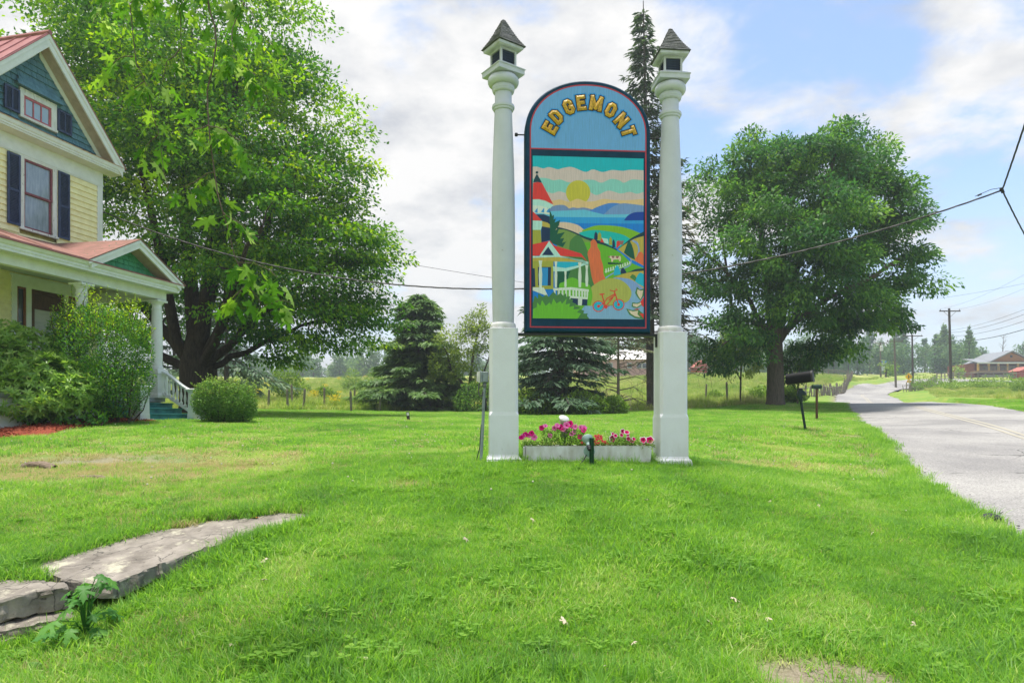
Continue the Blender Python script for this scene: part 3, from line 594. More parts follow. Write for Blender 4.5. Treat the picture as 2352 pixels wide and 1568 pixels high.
    poly('dgreen', [(940, 1085), (960, 1060), (985, 1070), (1000, 1100), (985, 1118)]); poly('cyan', smooth([(985, 1120), (1005, 1070), (1030, 1048), (1057, 1060)]) + [(1057, 1165), (1010, 1140)])
    poly('road', smooth([(800, 1085), (880, 1090), (960, 1110), (1057, 1180)]) + [(1057, B), (560, B), (560, 1320), (850, 1320), (900, 1200)])
    poly('lawn', smooth([(590, 1320), (600, 1190), (680, 1120), (770, 1092), (860, 1105), (930, 1160), (955, 1220), (930, 1280), (880, 1305)]) + [(640, 1330)])
    poly('path', smooth([(955, 1200), (940, 1290), (820, 1330), (560, 1320)]) + [(480, B), (1057, B), (1057, 1180)])
    # tower
    poly('dark', [(132, 288), (140, 260), (160, 220), (165, 220), (205, 292), (170, 286)]); disc('dark', 163, 206, 11, n=14)
    poly('red', [(128, 430), (131, 292), (170, 286), (205, 294), (300, 475), (230, 440), (180, 428)]); poly('pale', [(128, 430), (180, 430), (240, 448), (300, 478), (270, 510), (200, 485), (128, 480)])
    poly('white', [(128, 480), (200, 485), (268, 510), (268, 560), (200, 545), (128, 545)])
    for x in (140, 195, 240): poly('blue', [(x, 535), (x + 28, 500), (x + 28, 543)])
    poly('navy', [(150, 555), (220, 556), (268, 575), (272, 770), (200, 790), (200, 640)]); poly('brass', [(205, 612), (250, 625), (270, 640), (270, 668), (200, 655)])
    poly('red', [(128, 530), (150, 550), (205, 608), (128, 606)]); poly('pale', [(128, 606), (206, 610), (205, 655), (195, 685), (128, 685)]); poly('khaki', [(128, 685), (195, 685), (200, 790), (128, 805)])
    poly('pine', [(268, 520), (280, 545), (290, 570), (305, 560), (300, 600), (320, 590), (310, 625), (355, 605), (345, 650), (315, 690), (352, 665), (330, 720), (395, 705), (355, 760), (390, 755), (370, 795), (405, 785), (378, 830), (272, 790)])
    # porch
    poly('brass', [(128, 915), (340, 912), (560, 950), (520, 975), (300, 950), (128, 950)]); poly('khaki', [(128, 945), (300, 945), (300, 1180), (128, 1180)]); poly('pine', [(330, 1030), (440, 1030), (440, 1170), (330, 1170)])
    poly('dgreen', smooth([(420, 1090), (440, 1040), (500, 985), (570, 985), (590, 1060), (585, 1150)])); poly('cyan', [(320, 950), (510, 955), (500, 985), (400, 1005), (330, 995)]); poly('pale', [(296, 990), (400, 1005), (500, 985), (560, 958), (590, 970), (510, 1000), (410, 1032), (300, 1032)])
    poly('navy', [(128, 1005), (145, 1005), (150, 1160), (128, 1160)]); poly('navy', [(170, 995), (280, 995), (278, 1150), (172, 1150)]); poly('blue', [(203, 1000), (255, 1000), (252, 1150), (200, 1150)])
    poly('lime', smooth([(345, 1230), (350, 1140), (385, 1120), (420, 1095), (460, 1085), (500, 1100), (520, 1120), (590, 1140), (612, 1170), (625, 1240), (610, 1320)]))
    poly('red', [(128, 805), (260, 778), (272, 776), (355, 880), (190, 900), (128, 902)]); poly('red', [(300, 815), (420, 850), (530, 885), (592, 965), (540, 915), (350, 902)])
    poly('pale', [(182, 905), (264, 778), (358, 902), (592, 955), (590, 978), (548, 940), (340, 912), (128, 918), (128, 902)]); poly('navy', [(205, 896), (256, 826), (304, 898)])
    for x, w, y0, y1 in ((192, 15, 940, 1165), (320, 12, 948, 1165), (400, 10, 1030, 1165), (520, 14, 958, 1165), (578, 13, 980, 1160)):
        poly('white', [(x - w, y0), (x + w, y0), (x + w * .6, y0 + 40), (x + w, y0 + 120), (x + w * .7, y1), (x - w * .7, y1), (x - w, y0 + 120), (x - w * .6, y0 + 40)])
    poly('white', [(128, 1165), (220, 1165), (255, 1240), (128, 1190)]); poly('white', [(298, 1172), (450, 1165), (595, 1185), (595, 1205), (450, 1188), (298, 1192)]); poly('white', [(430, 1235), (585, 1250), (585, 1268), (430, 1255)])
    for x in (310, 345, 375, 405, 435, 465, 490, 515, 540, 562, 582): poly('white', [(x - 6, 1185), (x + 6, 1185), (x + 8, 1222), (x + 4, 1262), (x - 4, 1262), (x - 8, 1222)])
    poly('navy', [(440, 1255), (585, 1268), (580, 1318), (470, 1312)]); poly('white', [(505, 1262), (540, 1264), (536, 1318), (505, 1316)])
    for sg in (('dgreen', [(130, B), (128, 1295), (145, 1230), (170, 1260), (175, 1215), (210, 1245), (240, 1225), (260, 1245), (300, 1200), (330, 1235), (360, 1210), (380, 1235), (405, 1215), (408, 1245), (440, 1240), (430, 1270), (465, 1265), (455, 1290), (490, 1305), (480, 1325), (520, 1330), (515, 1350), (555, 1360), (550, 1385), (585, 1385), (580, 1405), (600, B)]),
               ('lime', [(128, B), (130, 1345), (160, 1330), (165, 1290), (190, 1320), (205, 1270), (235, 1320), (270, 1290), (280, 1315), (300, 1258), (325, 1300), (360, 1280), (370, 1305), (410, 1258), (400, 1310), (440, 1300), (430, 1330), (475, 1320), (465, 1350), (525, 1345), (495, 1375), (530, 1385), (500, B)])): poly(*sg)
    # bicycle
    for x, y in ((676, 1325), (845, 1313)):
        disc('red', x, y, 49, 47); disc('cyan', x, y, 41, 39); disc('red', x, y, 12)
    for l, w in (([(676, 1325), (720, 1300), (722, 1290)], 7), ([(722, 1295), (750, 1260), (815, 1222), (818, 1232), (760, 1275)], 8), ([(735, 1330), (780, 1275), (812, 1232)], 7), ([(705, 1225), (722, 1290), (740, 1330)], 9), ([(845, 1313), (822, 1240), (808, 1200)], 9), ([(808, 1200), (835, 1190), (820, 1178)], 7), ([(808, 1200), (780, 1195), (772, 1188)], 6), ([(740, 1330), (770, 1322)], 5)): line('red', l, w)
    poly('red', [(682, 1222), (730, 1218), (722, 1228), (690, 1232)]); disc('red', 738, 1330, 15)
    # maple leaves
    for pts in ([(1000, 1165), (1025, 1190), (1057, 1180), (1057, 1240), (1030, 1280), (1005, 1250), (985, 1215)], [(960, 1295), (1000, 1300), (1040, 1285), (1050, 1310), (1000, 1345), (955, 1330)], [(908, 1345), (960, 1360), (1010, 1355), (1057, 1390), (1057, B), (985, 1425), (935, 1395)]): poly('dgreen', pts)
    for pts in ([(1005, 1185), (1030, 1198), (1052, 1195), (1045, 1240), (1030, 1270), (1010, 1240), (1000, 1215)], [(965, 1305), (1005, 1308), (1035, 1295), (1042, 1308), (1000, 1335), (968, 1325)], [(925, 1358), (965, 1370), (1010, 1365), (1005, 1395), (1030, 1420), (985, 1412), (950, 1390)]): poly('pink', pts)
    poly('red', [(1030, 1290), (1057, 1250), (1057, 1335), (1040, 1320)]); poly('red', [(1020, 1385), (1057, 1390), (1057, 1432)]); poly('red', [(970, 1352), (1030, 1345), (1000, 1358)])
    mb.build('painted_scene', mats, board, fix=False)
painting()
# iron straps that carry the board, and its brackets
mb = MB(); mb.box((-BW / 2 - .13, .03, -.032), (BW / 2 + .07, .13, -.006)); mb.box((BW / 2 + .066, .03, -.15), (BW / 2 + .078, .07, -.0065)); mb.box((-BW / 2 - .128, .03, -.15), (-BW / 2 - .116, .07, -.033)); mb.build('bottom_strap', M_BLACK, board)
for s, x1 in ((-1, -.80), (1, .80)):
    mb = MB(); mb.tube([(s * BW / 2, .07, 2.17), (x1, .07, 2.17 )], .008, 8); mb.lathe([(.012, 0), (.02, .004), (.02, .03), (.01, .034)], 12, M=Matrix.Translation((x1 + s * .004, .07, 2.17)) @ Matrix.Rotation(-s * math.pi / 2, 4, 'Y')); mb.build('tie_rod', M_BLACK, board)
bm_ = MB(); bm_.lathe([(.006, 0), (.006, .004), (.003, .006)], 8); bolt = bm_.mesh('bolt', M_BLACK)
for s in (-1, 1):
    for z in (.3, .75, 1.2, 1.65, 2.1):
        o = newobj('bolt', bolt, board); o.matrix_local = Matrix.Translation((s * (BW / 2 - .0005), .09, z)) @ Matrix.Rotation(s * math.pi / 2, 4, 'Y')

# ------------------------------------------------------------------ planter, lamps, electrical box
PLX0 = P(1207, 1058, 7.36); PLX1 = P(1495, 1062, 7.46)
pl_c = (PLX0 + PLX1) / 2; pl_len = 1.375
planter = thing('planter_box', 'long low white wooden planter box between the two sign columns', 'planter', (pl_c[0], pl_c[1], .985), SIGN_RZ)
hl = pl_len / 2; sl_ = .022
mb = MB(); mb.add([(-hl, -.014, .036), (hl - .006, -.014, .036), (hl + .010, -.014, .19), (-hl - .014 + .02, -.014, .19), (-hl, .006, .036), (hl - .006, .006, .036), (hl + .010, .006, .19), (-hl + .006, .006, .19)], [(0, 1, 2, 3), (7, 6, 5, 4), (0, 4, 5, 1), (1, 5, 6, 2), (2, 6, 7, 3), (3, 7, 4, 0)]); mb.build('front_board', M_WHITE_DIRTY, planter)
mb = MB(); mb.cbox((-hl + .004, -.018, .010), (hl - .008, .006, .034), .003); mb.build('bottom_rail', M_WHITE_DIRTY, planter)
mb = MB(); mb.cbox((-hl, .27, .01), (hl, .29, .19), .003); mb.build('back_board', M_WHITE_DIRTY, planter)
for s in (-1, 1):
    mb = MB(); mb.cbox((s * (hl - .012) - .011, .0065, .012), (s * (hl - .012) + .011, .2695, .189), .003)
    if s < 0: mb.cbox((-hl - .026, -.004, .012), (-hl - .002, .020, .186), .005)
    mb.build('end_board', M_WHITE_DIRTY, planter)
mb = MB(); mb.box((-hl + .025, .008, .02), (hl - .025, .268, .165)); mb.build('soil', mat('potting_soil', (.05, .035, .025), .95, vscale=60, bump=1, bscale=80), planter)
mb = MB(); mb.box((-hl - .02, -.035, -.06), (hl + .02, .30, .004)); tag(mb.build('concrete_footing', mat('old_concrete', (.30, .28, .25), .9, vscale=15, bump=.6, bscale=60), None, (pl_c[0], pl_c[1], .985)), 'rough grey concrete footing strip showing below the white planter box', 'footing').rotation_euler.z = SIGN_RZ

M_LAMPG = mat('grey_lamp_enamel', lin((150, 176, 176)), .4, vscale=12, var=.08); M_LAMPW = mat('lamp_glass', (.80, .79, .72), .12, vscale=5, var=.03, spec=.6)
def flood_lamp(name, label, base, head, aim, s=1.0, mats=(M_LAMPG, M_LAMPW)):
    """reflector bulb in a socket on a round junction box"""
    t = thing(name, label, 'floodlight', base); hd = Vector(head) - Vector(base); a = Vector(aim).normalized(); q = a.to_track_quat('Z', 'Y').to_matrix().to_4x4(); M = Matrix.Translation(hd) @ q
    mb = MB(); mb.smooth().lathe([(.020, -.085), (.022, -.06), (.020, -.05), (.028, -.045), (.050, -.012), (.0575, .010), (.0590, .018)], 24, M=M, cap=False); mb.build('bulb_bowl', mats[0], t)
    mb = MB(); mb.smooth().lathe([(.0589, .0185), (.056, .023), (.03, .027), (.001, .028)], 24, M=M, cap=False); mb.build('lens', mats[1], t)
    mb = MB(); mb.lathe([(.024, -.12), (.024, -.088), (.020, -.087), (.020, -.14)], 16, M=M); mb.build('socket', M_BLACK, t)
    return t, hd, M
# lamp on the green post, its back towards the road side
lb = ground(1356, 7.18, -.02); hp = P(1349, 1008, 7.22)
t, hd, M = flood_lamp('post_floodlight', 'grey floodlight clamped on a short green steel post before the planter', lb, hp, (-.10, .62, .78))
MG = mat('green_post_enamel', lin((20, 84, 48)), .45, vscale=30, col2=lin((10, 56, 36)), speck=(.72, 50, (.25, .2, .12)))
mb = MB(); w = .024; Hp = 1.5 - (1005 - 955) / F * 7.18 - lb.z
mb.box((-w, -.012, 0), (w, -.006, Hp)); mb.box((-.004, -.030, 0), (.004, -.0125, Hp - .004)); mb.box((-w, -.0125, 0), (-w + .006, -.022, Hp - .002)); mb.box((w - .006, -.0125, 0), (w, -.022, Hp - .002)); mb.build('green_post', MG, t, (.01, -.015, 0))
mb = MB(); c = Vector(P(1354, 1036, 7.2)) - Vector(lb); mb.smooth().lathe([(.001, -.026), (.05, -.026), (.058, -.020), (.06, .012), (.05, .018), (.001, .018)], 28, M=Matrix.Translation(c + Vector((0, .035, 0))) @ Matrix.Rotation(R(90), 4, 'X')); autosmooth(mb.build('junction_box', M_LAMPG, t))
mb = MB(); mb.tube([c + Vector((-.03, .02, -.04)), c + Vector((-.06, 0, -.09)), Vector(P(1326, 1070, 7.12)) - Vector(lb)], .006, 8); mb.build('cable', M_BLACK, t)
# lamp head standing among the flowers
wb = Vector(P(1296, 1012, 7.60)); wh = Vector(P(1294.5, 963, 7.60))
t, hd, M = flood_lamp('flower_floodlight', 'white reflector lamp tilted upward among the pink petunias', wb, wh, (.22, -.52, .83), mats=(mat('cream_lamp_enamel', (.74, .72, .62), .35), M_LAMPW))
mb = MB(); mb.lathe([(.005, -.02), (.034, -.018), (.036, .04), (.02, .052), (.012, .06)], 18, M=Matrix.Translation((.004, 0, .06))); mb.build('lamp_housing', mat('lamp_steel', (.24, .27, .33), .5, vscale=30), t); mb = MB(); mb.tube([(0, 0, -.03), (.004, 0, .05), (.004, 0, .11), (0, -.004, hd.z - .10), (0, -.003, hd.z - .08)], .009, 8); mb.build('stem', MATS['lamp_steel'], t)

# electrical box on a leaning conduit
eb = ground(1104, 7.38, -.03); top = Vector(P(1113, 880, 7.42)) - Vector(eb)
t = thing('electrical_box', 'grey weatherproof electrical box on a leaning conduit beside the white column', 'electrical box', eb)
M_CON = mat('grey_conduit', lin((138, 150, 156)), .55, vscale=14, var=.15, speck=(.70, 30, (.18, .18, .17)))
mb = MB(); mb.smooth().tube([(0, 0, 0), top * .5 + Vector((.002, 0, 0)), top], .0165, 12); autosmooth(mb.build('conduit', M_CON, t))
mb = MB(); mb.smooth().tube([top + Vector((0, 0, -.05)), top + Vector((0, 0, .01))], .02, 12); mb.build('coupling', mat('conduit_collar', (.18, .20, .22), .5), t)
mb = MB(); mb.cbox((-.028, -.035, .012), (.032, .045, .125), .004, Matrix.Translation(top + Vector((.006, 0, 0)))); mb.build('back_box', M_CON, t)
mb = MB(); mb.cbox((-.052, -.04, .008), (-.029, .05, .128), .004, Matrix.Translation(top + Vector((.006, 0, 0)))); mb.build('gasket_plate', M_CON, t)
mb = MB(); B_ = top + Vector((.006, 0, 0)); mb.add([B_ + Vector(p) for p in [(-.053, -.04, .004), (-.053, .05, .004), (-.053, .05, .130), (-.053, -.04, .130), (-.092, -.03, .022), (-.092, .04, .022), (-.088, .035, .122), (-.088, -.026, .122)]], [(0, 1, 2, 3), (7, 6, 5, 4), (0, 4, 5, 1), (1, 5, 6, 2), (2, 6, 7, 3), (3, 7, 4, 0)]); mb.build('cover', mat('clouded_plastic', (.66, .65, .62), .35, vscale=9, var=.12), t)
mb = MB(); mb.smooth().tube([top + Vector(p) for p in [(-.055, -.01, .004), (-.066, -.012, -.06), (-.062, -.014, -.12), (-.044, -.016, -.145), (-.026, -.015, -.125), (-.016, -.014, -.10), (-.022, -.006, -.09)]], .0065, 8); mb.build('cable_loop', mat('dark_cable', (.10, .10, .11), .5), t)
mb = MB(); mb.cbox((-.004, .02, -.30), (.022, .05, -.155), .003, Matrix.Translation(top)); mb.smooth(False).tube([(.005, .02, .45), (-.01, .01, .2), (-.06, -.03, .01)], .006, 6); mb.build('junction', M_BLACK, t)

# ------------------------------------------------------------------ petunias and impatiens in the planter
GREENLEAF = leafmat('petunia_leaf', [(.09, .20, .03), (.16, .29, .05), (.28, .40, .09)], .42)
def leaf_quads(C, D, Nn, L, Wd, fold=0.0):
    """rhombic leaves: C base points, D directions, Nn normals"""
    D = D / (np.linalg.norm(D, axis=1)[:, None] + 1e-9); S = np.cross(D, Nn); S /= (np.linalg.norm(S, axis=1)[:, None] + 1e-9); N2 = np.cross(S, D)
    L = np.asarray(L)[:, None] if np.ndim(L) else L; Wd = np.asarray(Wd)[:, None] if np.ndim(Wd) else Wd
    mid = C + D * L * .45; tip = C + D * L - N2 * L * fold
    V = np.stack([C, mid + S * Wd / 2, tip, mid - S * Wd / 2], 1).reshape(-1, 3); n = len(C); Q = np.arange(n * 4).reshape(n, 4); return V, Q
def rdir(n, up=0.0, flat=1.0):
    v = RNG.normal(size=(n, 3)); v[:, 2] = v[:, 2] * flat + up; return v / np.linalg.norm(v, axis=1)[:, None]
def flower_mesh(name, cols, rim):
    mb = MB(); n = 20
    prof = [(.002, -.022, 2), (.006, -.012, 0), (.014, -.002, 0), (.024, .003, 0), (.0295, .0, 1)]; vs = []
    for k, (r, z, m) in enumerate(prof):
        for i in range(n):
            a = 2 * math.pi * i / n; lob = 1 + (.10 * math.cos(5 * a) if k > 2 else 0); vs.append((r * lob * math.cos(a), r * lob * math.sin(a), z + (.002 * math.sin(10 * a) if k > 2 else 0)))
    for k in range(len(prof) - 1):
        mb.mi([2, 0, 0, 1 if rim else 0][k])
        o = len(mb.v)
        mb.add([vs[k * n + i] for i in range(n)] + [vs[(k + 1) * n + i] for i in range(n)], [(i, (i + 1) % n, n + (i + 1) % n, n + i) for i in range(n)])
    return mb.mesh(name, cols, fix=False)
def petal(name, c): return mat('petal_' + name, lin(c), .6, vscale=50, col2=tuple(v * .8 for v in lin(c)), spec=.1)
F_HOT = flower_mesh('blossom', [petal('hot', (232, 24, 128)), petal('white', (245, 236, 240)), petal('throat', (150, 12, 80))], True)
F_PINK = flower_mesh('blossom', [petal('pink', (255, 130, 200)), petal('pale', (255, 200, 226)), petal('throat2', (190, 40, 110))], False)
F_MAG = flower_mesh('blossom', [petal('magenta', (236, 22, 138)), petal('pale', (250, 170, 205)), petal('throat', (150, 12, 80))], False)
F_CORAL = flower_mesh('blossom', [petal('coral', (244, 90, 96)), petal('peach', (250, 150, 120)), petal('throat3', (236, 160, 60))], False)
def zf(a, b, Y): return P(1151.4 + a / 6.194, 943.2 + b / 6.194, Y)     # reading grid over the planter
def flower_plant(name, label, x0, x1, ztop, pts, fm, nleaf, size=1.0):
    c = (zf((x0 + x1) / 2, 470, 7.52)); base = Vector((c[0], c[1], 1.15)); t = thing(name, label, 'flowers', base)
    hw = (x1 - x0) / 2 / 6.194 / F * 7.5; hh = max(.05, (470 - ztop) / 6.194 / F * 7.5)
    Cc = np.c_[RNG.uniform(-hw, hw, nleaf), RNG.uniform(-.09, .10, nleaf), RNG.uniform(0, 1, nleaf) ** 1.3 * hh]
    V, Q = leaf_quads(Cc, rdir(nleaf, .35), rdir(nleaf, 1.0), RNG.uniform(.018, .034, nleaf), RNG.uniform(.010, .018, nleaf), .15)
    newobj('foliage', fast_mesh('foliage', V, Q, GREENLEAF, RNG.random(nleaf)), t)
    st = MB()
    for (a, b, *r) in pts:
        h_ = Vector(zf(a, b, 7.46 + random.uniform(-.02, .06))) - base
        o = newobj('blossom', fm[random.randrange(len(fm))], t); dirv = Vector((random.uniform(-.5, .5), random.uniform(-1.2, -.4), random.uniform(.0, .7)))
        sc = (r[0] if r else 1.0) * size * random.uniform(.9, 1.1); o.matrix_local = Matrix.Translation(h_) @ dirv.to_track_quat('Z', 'Y').to_matrix().to_4x4() @ Matrix.Scale(sc, 4)
        st.tube([(h_.x * .6, .02, -.02), (h_.x * .85, h_.y * .5, h_.z * .6), h_ - dirv.normalized() * .015], .0016, 4)
    tag(st.build('stems', GREENLEAF, t), kind='stuff')
flower_plant('petunia', 'low magenta petunia at the left end of the planter beside the column', 300, 530, 390, [(280, 378), (315, 355), (345, 335), (392, 345), (430, 318), (468, 376, 1.15), (300, 372)], [F_MAG, F_MAG, F_PINK], 320)
flower_plant('petunia', 'tall pale pink petunia growing up around the white reflector lamp', 560, 1190, 210, [(575, 242), (628, 212), (760, 245), (800, 205, 1.1), (842, 230, 1.2), (880, 262), (905, 270), (930, 205, 1.25), (975, 185, 1.25), (1010, 235), (1050, 228), (1135, 235), (1180, 240, 1.1), (1172, 275), (1000, 325), (1038, 298), (695, 348, 1.1), (1118, 368, .9), (955, 190)], [F_PINK, F_PINK, F_PINK, F_MAG], 1500)
flower_plant('impatiens', 'coral orange impatiens beside the green lamp post', 1120, 1520, 390, [(1150, 450, .8), (1165, 462, .8), (1345, 360, .8), (1370, 380, .8), (1385, 350, .8), (1400, 400, .8), (1360, 405, .8), (1425, 390, .7), (1440, 430, .8), (1470, 440, .8), (1480, 465, .7), (1320, 440, .8), (1385, 455, .8), (1505, 466, .7), (1340, 460, .7), (1418, 365, .7)], [F_CORAL], 500, .85)
flower_plant('petunia', 'white-edged hot pink petunia with a few blooms to the right of the lamp post', 1530, 1920, 330, [(1578, 398, 1.6), (1590, 330, .9), (1625, 352, .8), (1728, 290, 1.1), (1785, 305, 1.1), (1710, 345, .8), (1800, 340, 1.0), (1808, 395, 1.0), (1840, 425, .8), (1885, 400, .9), (1870, 430, .8)], [F_HOT], 800)
flower_plant('petunia', 'white-edged hot pink petunia at the planter end beside the roadside column', 1930, 2160, 370, [(2018, 415, 1.3), (2112, 415, 1.75), (2030, 455, .9), (1995, 395, .8)], [F_HOT], 330)
# ------------------------------------------------------------------ farmhouse on the left
HZ = 1.43
house = thing('farmhouse', 'pale yellow clapboard farmhouse with teal shingled gable and red metal porch roof', 'house', (HC[0], HC[1], HZ), math.atan2(HN[1], HN[0]))
M_TRIM = mat('house_white_trim', (.74, .76, .74), .6, vscale=5, col2=(.64, .66, .63), bump=.2, bscale=40, speck=(.70, 30, (.36, .36, .33)))
M_PEEL = mat('peeling_casing', (.74, .74, .70), .7, vscale=9, col2=(.58, .57, .53), bump=.5, bscale=60, speck=(.60, 16, (.36, .33, .29)), stretch=(1, 1, .35))
M_YEL = mat('yellow_clapboard', lin((246, 236, 184)), .6, vscale=7, col2=lin((230, 218, 164)), bump=.12, bscale=50)
M_TEAL = mat('teal_shingle', lin((98, 138, 152)), .75, vscale=9, col2=lin((70, 108, 124)), bump=.5, bscale=70, stretch=(1, 1, .3), speck=(.70, 25, (.03, .05, .06)))
M_GRN = mat('green_shingle', lin((86, 172, 126)), .75, vscale=9, col2=lin((56, 138, 100)), bump=.5, bscale=70, stretch=(1, 1, .3))
M_SHUT = mat('navy_shutter', lin((62, 74, 106)), .55, vscale=12, col2=lin((46, 56, 84)))
M_ROOF = mat('faded_red_metal_roof', lin((166, 112, 112)), .5, vscale=3, col2=lin((138, 84, 82)), spec=.3, speck=(.72, 8, lin((140, 110, 90))))
M_ROOFP = mat('rusted_red_porch_roof', lin((156, 108, 100)), .6, vscale=3.5, col2=lin((116, 90, 76)), spec=.25, speck=(.62, 7, lin((112, 98, 84))), stretch=(1, 2.5, 1))
M_RUST = mat('rusty_flashing', lin((150, 84, 46)), .8, vscale=16, col2=lin((214, 190, 160)), bump=.4)
M_SASH = mat('maroon_sash', lin((128, 70, 78)), .5, vscale=20, var=.15); M_SASHP = mat('pink_sash', lin((184, 96, 104)), .55, vscale=20, var=.15)
M_SOFF = mat('tan_soffit', lin((178, 164, 148)), .8, vscale=6, var=.1)
M_TEALSTEP = mat('teal_porch_steps', lin((64, 142, 132)), .5, vscale=6, col2=lin((36, 92, 98)))
M_DOOR = mat('brown_oak_door', lin((92, 62, 44)), .4, vscale=5, col2=lin((58, 38, 30)), stretch=(4, 4, .6)); M_DOOR2 = mat('amber_oak_frame', lin((140, 84, 30)), .4, vscale=5, col2=lin((100, 56, 22)), stretch=(4, 4, .6))
def glass(name, c, rough=.03):
    return mat(name, c, rough, var=.05, vscale=2, spec=1.0, col2=tuple(v * .8 for v in c))
M_PANE = glass('window_pane', (.055, .075, .09)); M_CURT = mat('net_curtain_behind_glass', (.30, .35, .40), .06, vscale=3, col2=(.17, .21, .25), stretch=(1, 5, 1), spec=1.0)
ap_v = -1.79; ap_z = 10.0 - HZ; ev = .35; ez = 7.78 - HZ; sl = (ap_z - ez) / (ev - ap_v)      # apex, eave, slope
vL = 2 * ap_v - ev                                                                       # mirrored eave
Zt = lambda z: z - HZ
# walls (sheathing behind the boards)
wl = MB(); wv0 = 2 * ap_v
wl.add([(-.09, wv0, -.3), (-.09, 0, -.3), (-.09, 0, Zt(7.55)), (-.09, ap_v, ap_z - .28), (-.09, wv0, Zt(7.55)), (-7, wv0, -.3), (-7, 0, -.3), (-7, 0, Zt(7.55)), (-7, ap_v, ap_z - .28), (-7, wv0, Zt(7.55))], [(0, 1, 2, 3, 4), (9, 8, 7, 6, 5), (0, 5, 6, 1), (1, 6, 7, 2), (4, 9, 5, 0)])
wall = wl.build('wall', mat('yellow_wall_sheathing', lin((200, 188, 120)), .7), house)
# clapboards on the gable-end wall, each its own board, cut round the openings
WIN = (-2.23, -1.30, Zt(5.57), Zt(7.17)); DOOR = (-2.42, -.69, Zt(1.9), Zt(4.53))
def board_mesh(v0, v1, z0, h): 
    return MB().add([(.006, v0, z0), (.036, v0, z0), (.010, v0, z0 + h + .010), (0.0, v0, z0 + h + .012), (.006, v1, z0), (.036, v1, z0), (.010, v1, z0 + h + .010), (0.0, v1, z0 + h + .012)], [(0, 1, 2, 3), (7, 6, 5, 4), (0, 4, 5, 1), (1, 5, 6, 2), (2, 6, 7, 3), (3, 7, 4, 0)])
z = Zt(1.93); ex = .131
while z < Zt(7.16):
    h = min(ex, Zt(7.17) - z); spans = [(wv0 + .15, -.165)]
    for a, b, c, d in (WIN, DOOR):
        if z + h > c + .01 and z < d - .01: spans = [q for s0, s1 in spans for q in ((s0, min(s1, a)), (max(s0, b), s1)) if q[1] - q[0] > .05]
    for s0, s1 in spans:
        board_mesh(s0, s1, z, h).build('clapboard', M_YEL, wall)
    z += ex
z = Zt(1.93)
for i in range(40):                  # the side wall facing the lane, boards full width
    h = ex
    MB().add([(-.15, wv0 - .006, z), (-.15, wv0 - .028, z), (-.15, wv0 - .010, z + h + .012), (-.15, wv0, z + h + .012), (-7, wv0 - .006, z), (-7, wv0 - .028, z), (-7, wv0 - .010, z + h + .012), (-7, wv0, z + h + .012)], [(0, 1, 2, 3), (7, 6, 5, 4), (0, 4, 5, 1), (1, 5, 6, 2), (2, 6, 7, 3), (3, 7, 4, 0)]).build('clapboard', M_YEL, wall); z += ex
for v in (-.16, wv0):
    MB().cbox((-.14, v, -.2), (.036, v + .16, Zt(7.17)), .005).build('corner_board', M_TRIM, house)
MB().box((-.01, wv0, Zt(7.17)), (.034, 0.004, Zt(7.53))).box((-.01, wv0, Zt(7.20)), (.044, .010, Zt(7.235))).box((-6.9, -.03, Zt(7.17)), (-.012, .030, Zt(7.53))).build('frieze_board', M_TRIM, house)
MB().box((-.005, wv0 + .02, -.32), (.02, -.02, Zt(1.92))).build('foundation', mat('fieldstone_base', (.28, .26, .24), .9, vscale=8, bump=.8), house)
# box cornice along the foot of the gable
mb = MB(); mb.add([(0, vL, Zt(7.53)), (.30, vL, Zt(7.56)), (.30, .31, Zt(7.56)), (0, .31, Zt(7.53)), (0, vL, Zt(7.60)), (.30, vL, Zt(7.60)), (.30, .31, Zt(7.60)), (0, .31, Zt(7.60))], [(0, 3, 2, 1), (4, 5, 6, 7), (0, 1, 5, 4), (1, 2, 6, 5), (2, 3, 7, 6), (3, 0, 4, 7)])
pro = [(.301, 7.595), (.318, 7.60), (.318, 7.64), (.332, 7.65), (.345, 7.69), (.35, 7.73), (.35, 7.745), (.29, 7.745)]
vs = [(a, vL, Zt(b)) for a, b in pro] + [(a, .33, Zt(b)) for a, b in pro]; n = len(pro)
mb.add(vs, [(i, (i + 1) % n, n + (i + 1) % n, n + i) for i in range(n)] + [tuple(range(n)), tuple(range(2 * n - 1, n - 1, -1))]); mb.build('gable_cornice', M_TRIM, house)
MB().add([(0.03, vL, Zt(7.86)), (.362, vL, Zt(7.750)), (.362, .33, Zt(7.750)), (.03, .33, Zt(7.86)), (.03, vL, Zt(7.84)), (.362, vL, Zt(7.735)), (.362, .33, Zt(7.735)), (.03, .33, Zt(7.84))], [(0, 1, 2, 3), (7, 6, 5, 4), (0, 4, 5, 1), (1, 5, 6, 2), (2, 6, 7, 3), (3, 7, 4, 0)]).build('rusted_flashing', M_RUST, house)
